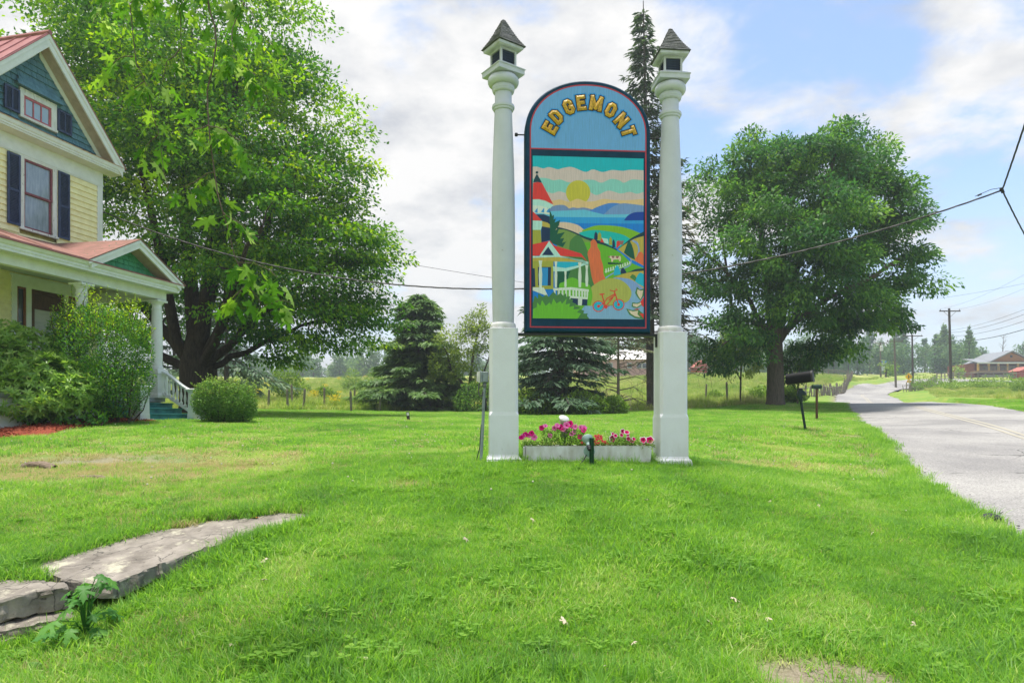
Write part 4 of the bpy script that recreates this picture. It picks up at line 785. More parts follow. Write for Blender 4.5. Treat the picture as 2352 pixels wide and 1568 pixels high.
# gable shingles
def shingles(parent, m, u, half_at, z0, z1, vc, rows, holes, seed, wmin=.12, wmax=.24):
    rd = random.Random(seed); rh = (z1 - z0) / rows
    for r_ in range(rows):
        zz = z0 + r_ * rh; hv = half_at(zz + rh * .1); v = vc - hv - rd.uniform(0, .1)
        while v < vc + hv:
            w_ = rd.uniform(wmin, wmax); a, b = max(v, vc - hv), min(v + w_ - .009, vc + hv); v += w_
            if b - a < .03: continue
            if any(b > c0 and a < c1 and zz + rh > c2 and zz < c3 for c0, c1, c2, c3 in holes):
                for c0, c1, c2, c3 in holes:
                    if b > c0 and a < c1 and zz + rh > c2 and zz < c3:
                        if a < c0 - .04: b = c0
                        elif b > c1 + .04: a = c1
                        else: a = b
                if b - a < .03: continue
            dz = rd.uniform(-.006, .004); du = rd.uniform(0, .004); zt = zz + rh + .01
            ta = min(zt, top_at(a, zt)) if False else zt
            MB().add([(u + .004, a, zz + dz), (u + .040 + du, a, zz + dz), (u + .008, a, ta), (u, a, ta), (u + .004, b, zz + dz), (u + .040 + du, b, zz + dz), (u + .008, b, ta), (u, b, ta)], [(0, 1, 2, 3), (7, 6, 5, 4), (0, 4, 5, 1), (1, 5, 6, 2), (2, 6, 7, 3), (3, 7, 4, 0)]).build('shingle', m, parent)
gz0 = Zt(7.80)
gb = MB().add([(-.015, wv0, gz0 - .1), (-.015, 0, gz0 - .1), (-.015, ap_v, ap_z - .12)], [(0, 1, 2)]).build('gable_face', M_TEAL, house)
shingles(gb, M_TEAL, -.012, lambda q: max(0, (ap_z - .16 - q) / sl), gz0, ap_z - .45, ap_v, 13, [(-2.24, -1.30, Zt(8.03), Zt(8.66))], 3)
# rakes: roof deck, fascia, soffit, wall moulding
def rake(side):
    s = 1 if side > 0 else -1; e = ev if s > 0 else vL
    def pt(d, drop, u):              # d: 0 apex .. 1 eave ; drop measured straight down
        v = ap_v + (e - ap_v) * d; return (u, v, ap_z + (ez - ap_z) * d - drop)
    def slab(name, m, d0, d1, a0, a1, u0, u1):
        mb = MB(); mb.add([pt(d0, a0, u0), pt(d1, a0, u0), pt(d1, a1, u0), pt(d0, a1, u0), pt(d0, a0, u1), pt(d1, a0, u1), pt(d1, a1, u1), pt(d0, a1, u1)], [(0, 1, 2, 3), (7, 6, 5, 4), (0, 4, 5, 1), (1, 5, 6, 2), (2, 6, 7, 3), (3, 7, 4, 0)]); return mb.build(name, m, house)
    slab('rake_crown', M_TRIM, 0, 1.0, .012, .12, .305, .352); slab('rake_fascia', M_TRIM, 0, .985, .12, .30, .300, .335)
    slab('rake_soffit', M_SOFF, 0, .97, .245, .27, .012, .2995); slab('rake_frieze', M_TRIM, 0.02, .95, .275, .42, .012, .036)
    rf = slab('roof', M_ROOF, 0, 1.02, -.012, .011, -7, .365)
    sm = None
    for i in range(17):              # standing seams
        u = .33 - i * .43; q = MB(); q.add([pt(.005, -.013, u - .012), pt(1.015, -.013, u - .012), pt(1.015, -.045, u - .007), pt(.005, -.045, u - .007), pt(.005, -.013, u + .012), pt(1.015, -.013, u + .012), pt(1.015, -.045, u + .007), pt(.005, -.045, u + .007)], [(0, 1, 2, 3), (7, 6, 5, 4), (0, 4, 5, 1), (1, 5, 6, 2), (2, 6, 7, 3), (3, 7, 4, 0)]); q.build('roof_seam', M_ROOF, rf)
rake(1); rake(-1)
MB().tube([(.37, ap_v, ap_z + .02), (-7, ap_v, ap_z + .02)], .055, 6).build('ridge_cap', M_ROOF, house)
# windows
def frame_box(mb, u0, u1, v0, v1, z0, z1, w_):
    mb.box((u0, v0, z0), (u1, v0 + w_, z1)); mb.box((u0, v1 - w_, z0), (u1, v1, z1)); mb.box((u0, v0 + w_, z0), (u1, v1 - w_, z0 + w_)); mb.box((u0, v0 + w_, z1 - w_), (u1, v1 - w_, z1))
def shutter(v0, v1, z0, z1, mid):
    mb = MB(); frame_box(mb, .040, .070, v0, v1, z0, z1, .045)
    if mid == 'v': mb.box((.041, (v0 + v1) / 2 - .02, z0 + .046), (.069, (v0 + v1) / 2 + .02, z1 - .046))
    else: mb.box((.041, v0 + .046, z0 + (z1 - z0) * .47), (.069, v1 - .046, z0 + (z1 - z0) * .47 + .06))
    mb.box((.0402, v0 + .044, z0 + .044), (.0445, v1 - .044, z1 - .044)); o = mb.build('shutter', M_SHUT, house); q = MB(); zz = z0 + .05
    while zz < z1 - .06:
        q.add([(.046, v0 + .047, zz + .018), (.064, v0 + .047, zz), (.066, v0 + .047, zz + .006), (.046, v0 + .047, zz + .024), (.046, v1 - .047, zz + .018), (.064, v1 - .047, zz), (.066, v1 - .047, zz + .006), (.046, v1 - .047, zz + .024)], [(0, 1, 2, 3), (7, 6, 5, 4), (0, 4, 5, 1), (1, 5, 6, 2), (2, 6, 7, 3), (3, 7, 4, 0)]); zz += .034
    tag(q.build('louvers', M_SHUT, o), kind='stuff')
# upper sash window
w = MB(); v0, v1, z0, z1 = WIN; w.box((-.0, v0, z0 + .04), (.034, v0 + .11, z1)); w.box((0, v1 - .11, z0 + .04), (.034, v1, z1)); w.box((0, v0 + .11, z1 - .04), (.033, v1 - .11, z1 - .001)); w.cbox((0, v0 - .02, z0 - .01), (.075, v1 + .02, z0 + .04), .006)
win = w.build('window', M_PEEL, house); tag(win, 'peeling white window casing with maroon sashes')
zm = Zt(6.39)
q = MB(); frame_box(q, -.008, .022, v0 + .11, v1 - .11, zm - .02, z1 - .04, .045); q.build('upper_sash', M_SASH, win)
q = MB(); frame_box(q, -.030, -.009, v0 + .11, v1 - .11, z0 + .04, zm + .03, .055); q.build('lower_sash', M_SASH, win)
MB().box((-.016, v0 + .155, zm + .025), (-.010, v1 - .155, z1 - .085)).build('pane', M_CURT, win); MB().box((-.0305, v0 + .165, z0 + .095), (-.026, v1 - .165, zm - .025)).build('pane', M_CURT, win)
shutter(-2.53, -2.235, Zt(5.61), Zt(7.14), 'h'); shutter(-1.285, -.985, Zt(5.61), Zt(7.15), 'h')
# gable window with three panes and a flared shingle hood
g = MB(); a0, a1, b0, b1 = -2.23, -1.31, Zt(8.03), Zt(8.65); g.box((0, a0, b0), (.04, a0 + .10, b1)); g.box((0, a1 - .14, b0), (.04, a1, b1)); g.box((0, a0 + .1, b1 - .14), (.039, a1 - .14, b1 - .001)); g.cbox((0, a0 - .01, b0 - .03), (.065, a1 + .01, b0 + .03), .005)
gw = g.build('gable_window', M_PEEL, house); q = MB(); frame_box(q, .0, .024, a0 + .10, a1 - .14, b0 + .03, b1 - .14, .05)
for k in (1, 2): vv = a0 + .15 + (a1 - a0 - .34) * k / 3; q.box((.002, vv - .012, b0 + .08), (.022, vv + .012, b1 - .19))
q.build('sash', M_SASHP, gw); MB().box((-.006, a0 + .15, b0 + .08), (.006, a1 - .19, b1 - .19)).build('pane', mat('painted_sky_pane', (.36, .43, .50), .05, vscale=2, col2=(.28, .36, .44), spec=1.0), gw)  # pale blue base colour paints the reflected sky into the panes
shutter(-2.60, -2.245, Zt(8.04), Zt(8.55), 'v'); shutter(-1.30, -.93, Zt(8.07), Zt(8.57), 'v')
hd = MB().add([(.01, -2.16, Zt(8.96)), (.01, -1.36, Zt(8.96)), (.13, -1.20, Zt(8.67)), (.13, -2.34, Zt(8.67)), (.01, -1.20, Zt(8.67)), (.01, -2.34, Zt(8.67))], [(0, 3, 2, 1), (1, 2, 4), (0, 5, 3), (3, 5, 4, 2)]).build('window_hood', M_TEAL, house)
for r_ in range(3):
    t0, t1 = r_ / 3, (r_ + 1.12) / 3; zA = Zt(8.665 + .295 * t0); zB = Zt(8.665 + .295 * min(t1, 1)); uA = .138 - .12 * t0; uB = .138 - .12 * min(t1, 1) - .006; va, vb = -2.345 + .18 * t0, -1.195 - .16 * t0; v = va; rd = random.Random(r_)
    while v < vb - .02:
        w_ = rd.uniform(.09, .16); e = min(v + w_ - .003, vb); MB().add([(uA, v, zA), (uA, e, zA), (uB, e, zB), (uB, v, zB), (uA - .01, v, zA), (uA - .01, e, zA), (uB - .006, e, zB), (uB - .006, v, zB)], [(0, 1, 2, 3), (7, 6, 5, 4), (0, 4, 5, 1), (1, 5, 6, 2), (2, 6, 7, 3), (3, 7, 4, 0)]).build('shingle', M_TEAL, hd); v += w_

# porch ---------------------------------------------------------------
PF = Zt(1.93); EZ = Zt(4.64); WZ = Zt(5.43); EU = 2.35; PV0 = -6.2; PL, PR, PK = -2.76, .05, -1.37
MB().box((.03, PV0, PF - .10), (2.0, -.19, PF)).build('porch_floor', mat('grey_porch_floor', (.25, .28, .28), .6), house)
MB().box((1.90, PV0, -.25), (1.96, -2.2, PF - .102)).box((.05, -.24, -.25), (1.9, -.2, PF - .102)).build('porch_skirt', M_TRIM, house)
MB().box((.03, PV0, Zt(4.60)), (1.87, -.32, Zt(4.62))).build('porch_ceiling', mat('pale_porch_ceiling', lin((190, 196, 186)), .7, vscale=4, var=.06), house)
MB().box((1.87, PV0, Zt(4.26)), (2.03, -.19, Zt(4.485))).box((.03, -.33, Zt(4.26)), (1.869, -.19, Zt(4.485))).build('porch_beam', M_TRIM, house)
# eave cornice, front and along the pediment end
pro = [(2.031, 4.45), (2.26, 4.45), (2.26, 4.50), (2.275, 4.505), (2.275, 4.555), (2.30, 4.565), (2.33, 4.61), (2.335, 4.63), (2.0, 4.63)]
mb = MB(); n = len(pro)
for va, vb in ((PV0, PL - .002), (PL, -.10)):
    vs = [(a, va, Zt(b)) for a, b in pro] + [(a, vb + (0 if vb < -1 else (a - 2.26) * .6 + .05), Zt(b)) for a, b in pro]; mb.add(vs, [(i, (i + 1) % n, n + (i + 1) % n, n + i) for i in range(n)] + [tuple(range(n)), tuple(range(2 * n - 1, n - 1, -1))])
pe = [(-.189, 4.45), (-.06, 4.45), (-.06, 4.50), (-.045, 4.505), (-.045, 4.555), (-.02, 4.565), (.01, 4.61), (.015, 4.63), (-.19, 4.63)]
vs = [(.02, a, Zt(b)) for a, b in pe] + [(2.26 + (a + .06), a, Zt(b)) for a, b in pe]; mb.add(vs, [(i, (i + 1) % n, n + (i + 1) % n, n + i) for i in range(n)] + [tuple(range(n)), tuple(range(2 * n - 1, n - 1, -1))])
mb.build('porch_cornice', M_TRIM, house)
# porch roof: shed slope plus the gabled end
th = .02; pkz = Zt(5.40)
mb = MB(); mb.add([(EU, PV0, EZ), (EU, PL, EZ), (.03, PL - .0, WZ), (.03, PV0, WZ), (EU, PV0, EZ + th), (EU, PL, EZ + th), (.03, PL, WZ + th), (.03, PV0, WZ + th)], [(0, 3, 2, 1), (4, 5, 6, 7), (0, 1, 5, 4), (1, 2, 6, 5), (2, 3, 7, 6), (3, 0, 4, 7)])
pr_ = mb.build('porch_roof', M_ROOFP, house)
q = MB(); q.add([(EU + .01, PL - .01, EZ + .004), (EU + .01, PK, pkz), (.03, PK, pkz + .03), (.03, PL, WZ - .05), (EU + .01, PL - .01, EZ + th + .004), (EU + .01, PK, pkz + th), (.03, PK, pkz + th + .03), (.03, PL, WZ - .05 + th)], [(0, 3, 2, 1), (4, 5, 6, 7), (0, 1, 5, 4), (1, 2, 6, 5), (2, 3, 7, 6), (3, 0, 4, 7)])
q.add([(EU + .01, PK + .002, pkz), (EU + .01, PR + .03, EZ), (.03, PR + .03, EZ), (.03, PK + .002, pkz + .03), (EU + .01, PK + .002, pkz + th), (EU + .01, PR + .03, EZ + th), (.03, PR + .03, EZ + th), (.03, PK + .002, pkz + th + .03)], [(0, 3, 2, 1), (4, 5, 6, 7), (0, 1, 5, 4), (1, 2, 6, 5), (2, 3, 7, 6), (3, 0, 4, 7)]); q.build('pediment_roof', M_ROOFP, house)
for va, vb, za, zb in ((PV0, PL, EZ, EZ),):
    MB().box((EU - .02, va, EZ - .012), (EU + .012, vb, EZ + .026)).build('roof_edge', M_ROOF, pr_)
MB().box((2.02, PL, EZ - .008), (EU + .004, PR, EZ + .012)).build('pediment_ledge', M_ROOF, pr_)
for v in (-3.6, -4.45, -5.3): MB().add([(EU, v - .012, EZ + th), (.03, v - .012, WZ + th), (.03, v + .012, WZ + th), (EU, v + .012, EZ + th), (EU, v, EZ + th + .03), (.03, v, WZ + th + .03)], [(0, 1, 5, 4), (2, 3, 4, 5), (0, 4, 3), (1, 2, 5), (0, 3, 2, 1)]).build('roof_seam', M_ROOFP, pr_)
def pslab(name, m, s, a0, a1, u0, u1, d1=1.0):
    e = (PR if s > 0 else PL)
    pt = lambda d, drop, u: (u, PK + (e - PK) * d, pkz + (EZ - pkz) * d - drop)
    MB().add([pt(0, a0, u0), pt(d1, a0, u0), pt(d1, a1, u0), pt(0, a1, u0), pt(0, a0, u1), pt(d1, a0, u1), pt(d1, a1, u1), pt(0, a1, u1)], [(0, 1, 2, 3), (7, 6, 5, 4), (0, 4, 5, 1), (1, 5, 6, 2), (2, 6, 7, 3), (3, 7, 4, 0)]).build(name, m, house)
for s in (1, -1):
    pslab('pediment_crown', M_TRIM, s, .003, .075, 2.30, EU, .985); pslab('pediment_fascia', M_TRIM, s, .075, .185, 2.285, 2.33, .93); pslab('pediment_soffit', M_SOFF, s, .15, .165, 1.98, 2.284, .9)
pg = MB().add([(1.955, PL + .1, EZ), (1.955, PR - .1, EZ), (1.955, PK, pkz - .08)], [(0, 1, 2)]).build('pediment_face', M_GRN, house)
shingles(pg, M_GRN, 1.957, lambda q: max(0, (pkz - .06 - q) / ((pkz - EZ) / (PK - PL))), EZ + .02, pkz - .12, PK, 6, [], 8, .13, .22)
# columns on pedestals
cp = MB(); prof = [(.155, 0), (.155, .035), (.135, .04), (.142, .055), (.135, .075), (.120, .085), (.128, .5), (.122, 1.0), (.108, 1.42), (.118, 1.425), (.118, 1.45), (.106, 1.455), (.106, 1.53), (.14, 1.57), (.15, 1.585), (.15, 1.60)]
cp.lathe(prof, 28); cp.box((-.165, -.165, 1.60), (.165, .165, 1.645)); cmesh = cp.mesh('column', M_TRIM)
pd = MB(); square_rings(pd, [(0, .20, .003), (.06, .20, .003), (.12, .175, .003), (.55, .168, .003), (.56, .185, .003), (.60, .19, .003), (.612, .18, .003), (.665, .17, .003)]); pmesh = pd.mesh('pedestal', M_TRIM)
for v in (-.35, -2.48, -5.6):
    o = newobj('column', cmesh, house, (1.9, v, PF + .668)); autosmooth(o) if v == -.35 else None
    newobj('pedestal', pmesh, house, (1.9, v, PF))
for v0_, v1_ in ():
    MB().cbox((1.86, v0_, PF + .56), (1.94, v1_, PF + .62), .01).box((1.88, v0_, PF + .09), (1.92, v1_, PF + .13)).build('porch_rail', M_TRIM, house)
MB().cbox((.05, -.40, PF + .56), (1.71, -.32, PF + .62), .01).box((.05, -.38, PF + .09), (1.71, -.34, PF + .13)).build('porch_rail', M_TRIM, house)
# turned balusters
bp_ = [(.024, 0), (.030, .008), (.030, .05), (.018, .07), (.012, .09), (.024, .16), (.028, .21), (.022, .27), (.012, .34), (.016, .36), (.012, .38), (.020, .40), (.024, .42), (.024, .46)]
bmesh_ = MB().lathe(bp_, 10).mesh('baluster', M_TRIM); bmesh_.polygons.foreach_set('use_smooth', np.ones(len(bmesh_.polygons), bool))
for u in np.arange(.2, 1.65, .16): newobj('baluster', bmesh_, house, (u, -.36, PF + .115))
# steps
SV0, SV1 = -2.2, -.27
for i, (u0, u1, zt) in enumerate(((2.0, 2.29, Zt(1.805)), (2.26, 2.55, Zt(1.68)), (2.52, 2.80, Zt(1.555)))):
    st = MB(); st.box((u0 + .001 * i, SV0, -.25), (u1 - .03, SV1, zt - .03)); st.build('riser', M_TEALSTEP, house); st = MB(); st.cbox((u0 - (.03 if i else -.001), SV0 - .02, zt - .029), (u1, SV1 + .015 - .004 * i, zt), .006); st.build('tread', M_TEALSTEP, house)
MB().cbox((2.77, SV0, -.25), (3.02, SV1 + .01, Zt(1.445)), .004).build('bottom_step', M_TEALSTEP, house)
# sweeping stair rail and newel
for v in (-.36, -2.1):
    nw = MB(); square_rings(nw, [(-.2, .135, .004), (.10, .135, .004), (.11, .13, .004), (.615, .122, .004), (.625, .128, .004), (.65, .145, .004), (.668, .165, .006), (.695, .168, .006), (.705, .155, .006)]); nw.build('newel_post', M_TRIM, house, (2.98, v, 0))
    us = np.linspace(2.07, 2.87, 12); tt = (us - us[0]) / (us[-1] - us[0]); zs = Zt(2.55) + (Zt(2.095) - Zt(2.55)) * sst(-.1, 1.05, tt); rl = MB()
    for k in range(11): rl.add([(us[k], v - .05, zs[k] - .03), (us[k], v + .05, zs[k] - .03), (us[k], v + .06, zs[k] + .02), (us[k], v - .06, zs[k] + .02), (us[k + 1], v - .05, zs[k + 1] - .03), (us[k + 1], v + .05, zs[k + 1] - .03), (us[k + 1], v + .06, zs[k + 1] + .02), (us[k + 1], v - .06, zs[k + 1] + .02)], [(0, 3, 2, 1), (4, 5, 6, 7), (0, 1, 5, 4), (1, 2, 6, 5), (2, 3, 7, 6), (3, 0, 4, 7)])
    rl.build('stair_rail', M_TRIM, house)
    za, zb = Zt(2.02), Zt(1.56); MB().add([(2.07, v - .04, za), (2.07, v + .04, za), (2.86, v + .04, zb), (2.86, v - .04, zb), (2.07, v - .04, za + .05), (2.07, v + .04, za + .05), (2.86, v + .04, zb + .05), (2.86, v - .04, zb + .05)], [(0, 3, 2, 1), (4, 5, 6, 7), (0, 1, 5, 4), (1, 2, 6, 5), (2, 3, 7, 6), (3, 0, 4, 7)]).build('bottom_rail', M_TRIM, house)
    for u in np.linspace(2.15, 2.79, 7):
        t_ = (u - 2.07) / .8; zb_ = za + (zb - za) * t_ + .045; ztp = float(np.interp(u, us, zs)) - .025; o = newobj('baluster', bmesh_, house, (u, v, zb_)); o.scale = (1.15, 1.15, (ztp - zb_) / .46)
# front door with sidelights
d = MB(); v0, v1, z0, z1 = DOOR; zt = Zt(4.31)
d.box((0, v0, PF), (.05, -2.30, zt)).box((0, -2.08, PF), (.05, -1.96, zt)).box((0, -1.12, PF), (.05, -1.01, zt)).box((0, -.79, PF), (.05, v1, zt)).box((0, v0, zt), (.052, v1, z1)).box((0, v0 - .03, z1), (.075, v1 + .03, z1 + .035))
dc = d.build('door_surround', M_TRIM, house)
dd = MB(); frame_box(dd, -.02, .026, -1.96, -1.12, PF + .01, zt, .095); dd.box((-.018, -1.865, Zt(3.88)), (.024, -1.215, Zt(3.97))); dd.box((-.02, -1.865, Zt(3.97)), (.006, -1.215, Zt(4.21))); dd.box((-.018, -1.865, PF + .10), (.024, -1.215, PF + .75)); door = dd.build('door', M_DOOR, house)
MB().box((-.012, -1.865, PF + .75), (-.004, -1.215, Zt(3.88))).build('pane', mat('door_glass', (.50, .49, .48), .08, vscale=2, col2=(.38, .38, .38), stretch=(1, 1, 7), spec=1.0), door)
MB().tube([(.03, -1.17, PF + .95), (.07, -1.17, PF + .95)], .025, 10).build('handle', mat('brass_knob', (.5, .36, .12), .3, metal=1), door)
for a, b in ((-2.30, -2.08), (-1.01, -.79)):
    q = MB(); frame_box(q, -.015, .03, a, b, PF + .02, zt, .04); o = q.build('sidelight', M_DOOR2, house); MB().box((-.010, a + .04, PF + .06), (-.003, b - .04, zt - .04)).build('pane', M_PANE, o)

# red bark mulch bed along the porch and a stone in it
def local2w(u, v): return HC[0] + u * HN[0] + v * HW[0], HC[1] + u * HN[1] + v * HW[1]
V = []; nu, nv = 16, 60
for j in range(nv):
    for i in range(nu):
        v = -6.5 + (4.45) * j / (nv - 1); u = 1.98 + (1.25 + .12 * math.sin(v * 2.3) + .1 * math.sin(v * 5.1)) * i / (nu - 1); V.append(local2w(u, v))
V = np.array(V); ii = np.tile(np.arange(nu), nv); zz = terr(V[:, 0], V[:, 1]) + .012 + .045 * np.sin(np.pi * np.clip(ii / (nu - 1), 0, 1)) ** .5 + RNG.normal(0, .008, len(V)); zz[ii == nu - 1] -= .03
i = np.arange(nv - 1)[:, None] * nu + np.arange(nu - 1)[None]; Q = np.stack([i, i + 1, i + nu + 1, i + nu], -1).reshape(-1, 4)
M_MULCH = mat('red_bark_mulch', lin((160, 78, 52)), .9, vscale=40, col2=lin((92, 40, 28)), bump=1.0, bscale=120)
tag(newobj('mulch_bed', fast_mesh('mulch_bed', np.c_[V, zz], Q, M_MULCH)), 'red bark mulch bed along the porch', None, kind='structure')
nc = 5000; uu = 2.0 + RNG.random(nc) * 1.25; vv = -6.4 + RNG.random(nc) * 4.35; cx_, cy_ = local2w(uu, vv); cz = terr(cx_, cy_) + .05 * np.sin(np.pi * np.clip((uu - 1.98) / 1.25, 0, 1)) ** .5 + .018
Vv, Qq = leaf_quads(np.c_[cx_, cy_, cz], rdir(nc, 0, .4), rdir(nc, 1.2), RNG.uniform(.03, .07, nc), RNG.uniform(.012, .022, nc)); tag(newobj('mulch_chips', fast_mesh('mulch_chips', Vv, Qq, M_MULCH)), 'loose red bark chips covering the flower bed', 'mulch', kind='stuff')
def rock(name, label, cat, loc, size, m, seed, rz=0, flat=1.0, group=None):
    rd = np.random.default_rng(seed); b = bmesh.new(); bmesh.ops.create_icosphere(b, subdivisions=3, radius=1)
    pl = rd.normal(size=(9, 3)); pl /= np.linalg.norm(pl, axis=1)[:, None]; off = rd.uniform(.62, .9, 9)
    for v in b.verts:
        p = np.array(v.co)
        for k in range(9):
            dd_ = p @ pl[k] - off[k]
            if dd_ > 0: p = p - pl[k] * dd_ * .9
        p = p * (1 + .03 * math.sin(p[0] * 9 + seed) * math.sin(p[1] * 8)); v.co = Vector((p[0] * size[0], p[1] * size[1], p[2] * size[2]))
    me = bpy.data.meshes.new(name); b.to_mesh(me); b.free(); me.materials.append(m); o = newobj(name, me, None, loc); o.rotation_euler.z = rz; tag(o, label, cat, group); return o
M_TANROCK = mat('tan_fieldstone', lin((150, 124, 88)), .9, vscale=9, col2=lin((112, 88, 62)), bump=.6, bscale=40)
rx, ry = XY(108, 13.7); rock('boulder', 'rounded tan boulder at the foot of the broad-leaved bush in the mulch', 'rock', (rx, ry, tz(rx, ry) + .06), (.26, .2, .16), M_TANROCK, 4)
# ------------------------------------------------------------------ foliage builders
def tubes_mesh(segs, n=5):
    """segs: list of (pts (k,3), radii) -> arrays"""
    V = []; Q = []; o = 0
    for pts, rad in segs:
        pts = np.asarray(pts, float); k = len(pts); d = np.gradient(pts, axis=0); d /= np.linalg.norm(d, axis=1)[:, None] + 1e-9
        ref = np.where(np.abs(d[:, 2:3]) < .9, np.array([[0, 0, 1.]]), np.array([[1., 0, 0]])); a = np.cross(ref, d); a /= np.linalg.norm(a, axis=1)[:, None] + 1e-9
        for i in range(1, k):
            if a[i] @ a[i - 1] < 0: a[i] = -a[i]
        b = np.cross(d, a); ang = np.linspace(0, 2 * math.pi, n, endpoint=False); rad = np.asarray(rad, float)
        ring = pts[:, None] + rad[:, None, None] * (a[:, None] * np.cos(ang)[None, :, None] + b[:, None] * np.sin(ang)[None, :, None]); V.append(ring.reshape(-1, 3))
        i = np.arange(k - 1)[:, None] * n + np.arange(n)[None]; j = np.arange(k - 1)[:, None] * n + (np.arange(n)[None] + 1) % n; Q.append(np.stack([i, j, j + n, i + n], -1).reshape(-1, 4) + o); o += k * n
    return np.vstack(V), np.vstack(Q)
def bark(name, c1, c2):
    return mat(name, c1, .9, vscale=7, col2=c2, bump=1.0, bscale=22, stretch=(3, 3, .5), detail=8, spec=.1)
def sample_ell(ells, n, rs, shell=.35):
    """points inside a union of ellipsoids, denser towards the outside"""
    w = np.array([e[3] * e[4] * e[5] for e in ells]) ** .75; w /= w.sum(); idx = rs.choice(len(ells), n, p=w); d = rs.normal(size=(n, 3)); d /= np.linalg.norm(d, axis=1)[:, None]; r = rs.random(n) ** shell
    E = np.array(ells); return E[idx, :3] + d * r[:, None] * E[idx, 3:6], d
def pxell(Y, *L, depth=.9):
    """ellipsoids read off the picture: (x, y, rx, ry[, depth shift]) at distance Y"""
    out = []
    for q in L:
        yy = Y + (q[4] if len(q) > 4 else 0); c = P(q[0], q[1], yy); out.append((*c, q[2] / F * yy, q[2] / F * yy * depth, q[3] / F * yy))
    return out
def broadleaf(name, label, cat, base, trunk, limbs, ells, ncl, leaves, lsize, lmat, bmat, seed, spread=(.75, .28), up=.15, group=None, twig=.012, droop=0.0, parts=('trunk', 'crown'), keep=None, aspect=.55):
    """trunk: list of (pt, r); limbs: list of polylines [(pt)...], r0 ; foliage clusters hang on real branches"""
    rs = np.random.default_rng(seed); base = np.array(base); t = thing(name, label, cat, base, group=group)
    segs = [(np.array([p for p, r in trunk]), [r for p, r in trunk])]; nodes = []; 
    for pts, r0, r1 in limbs:
        q = densify(np.array(pts, float), max(.15, np.linalg.norm(np.array(pts[-1]) - np.array(pts[0])) / 14)); q = np.vstack([q, pts[-1]]); q[1:-1] += rs.normal(0, .05, (len(q) - 2, 3))
        segs.append((q, np.linspace(r0, r1, len(q)))); nodes += [(p, r) for p, r in zip(q[2:], np.linspace(r0, r1, len(q))[2:])]
    C, D = sample_ell(ells, ncl, rs)
    if keep is not None: k = keep(C); C = C[k]
    N = np.array([p for p, r in nodes]); NR = np.array([r for p, r in nodes]); cen = np.mean(N, axis=0)
    order = np.argsort(np.linalg.norm(C - cen, axis=1)); NP = list(N); NRr = list(NR)
    A = np.zeros((len(N) + 3 * len(C), 3)); AR = np.zeros(len(A)); A[:len(N)] = N; AR[:len(N)] = NR; m = len(N)
    for ci in order:
        c = C[ci]; dd = np.linalg.norm(A[:m] - c, axis=1) + .6 * np.maximum(0, A[:m, 2] - c[2]); j = dd.argmin(); p0 = A[j]; L = np.linalg.norm(c - p0)
        if L < 1e-3: continue
        r0 = min(AR[j] * .7, .02 + .018 * L + twig); mid = (p0 + c) / 2 + rs.normal(0, .06 * L, 3) + np.array([0, 0, .10 * L]); pts = np.array([p0, (p0 + mid) / 2 + rs.normal(0, .02 * L, 3), mid, (mid + c) / 2, c])
        segs.append((pts, np.linspace(r0, twig * .6, 5))); A[m] = mid; AR[m] = r0 * .6; A[m + 1] = (mid + c) / 2; AR[m + 1] = r0 * .4; A[m + 2] = c; AR[m + 2] = twig; m += 3
    V, Q = tubes_mesh([(s[0] - base, s[1]) for s in segs[:1 + len(limbs)]], 10); newobj(parts[0], fast_mesh(parts[0], V, Q, bmat, smooth=True), t)
    V, Q = tubes_mesh([(s[0] - base, s[1]) for s in segs[1 + len(limbs):]], 4); tag(newobj('branches', fast_mesh('branches', V, Q, bmat, smooth=True), t), kind='stuff')
    n = len(C) * leaves; ctr = np.repeat(C, leaves, 0); out = np.repeat((C - cen) / (np.linalg.norm(C - cen, axis=1)[:, None] + 1e-6), leaves, 0)
    g = rs.normal(size=(n, 3)); g /= np.linalg.norm(g, axis=1)[:, None]; g *= (rs.random(n) ** .45)[:, None]
    sc = np.repeat(rs.uniform(.75, 1.25, len(C)), leaves)[:, None]; pos = ctr + g * np.array([spread[0], spread[0], spread[1]]) * sc - np.array([0, 0, 1]) * (g[:, :1] ** 2 + g[:, 1:2] ** 2) * droop * spread[0]
    dirv = out * .5 + g * .7 + rs.normal(size=(n, 3)) * .6; dirv[:, 2] -= .25 + droop; nor = rs.normal(size=(n, 3)) * .45; nor[:, 2] += 1.0
    ls = rs.uniform(.6, 1.35, n) * lsize; V, Q = leaf_quads(pos - base, dirv, nor, ls, ls * aspect, .12); tone = np.clip(np.repeat(rs.normal(.47, .24, len(C)), leaves) + rs.normal(0, .16, n), 0, 1)
    tag(newobj(parts[1], fast_mesh(parts[1], V, Q, lmat, tone), t), kind='stuff'); return t
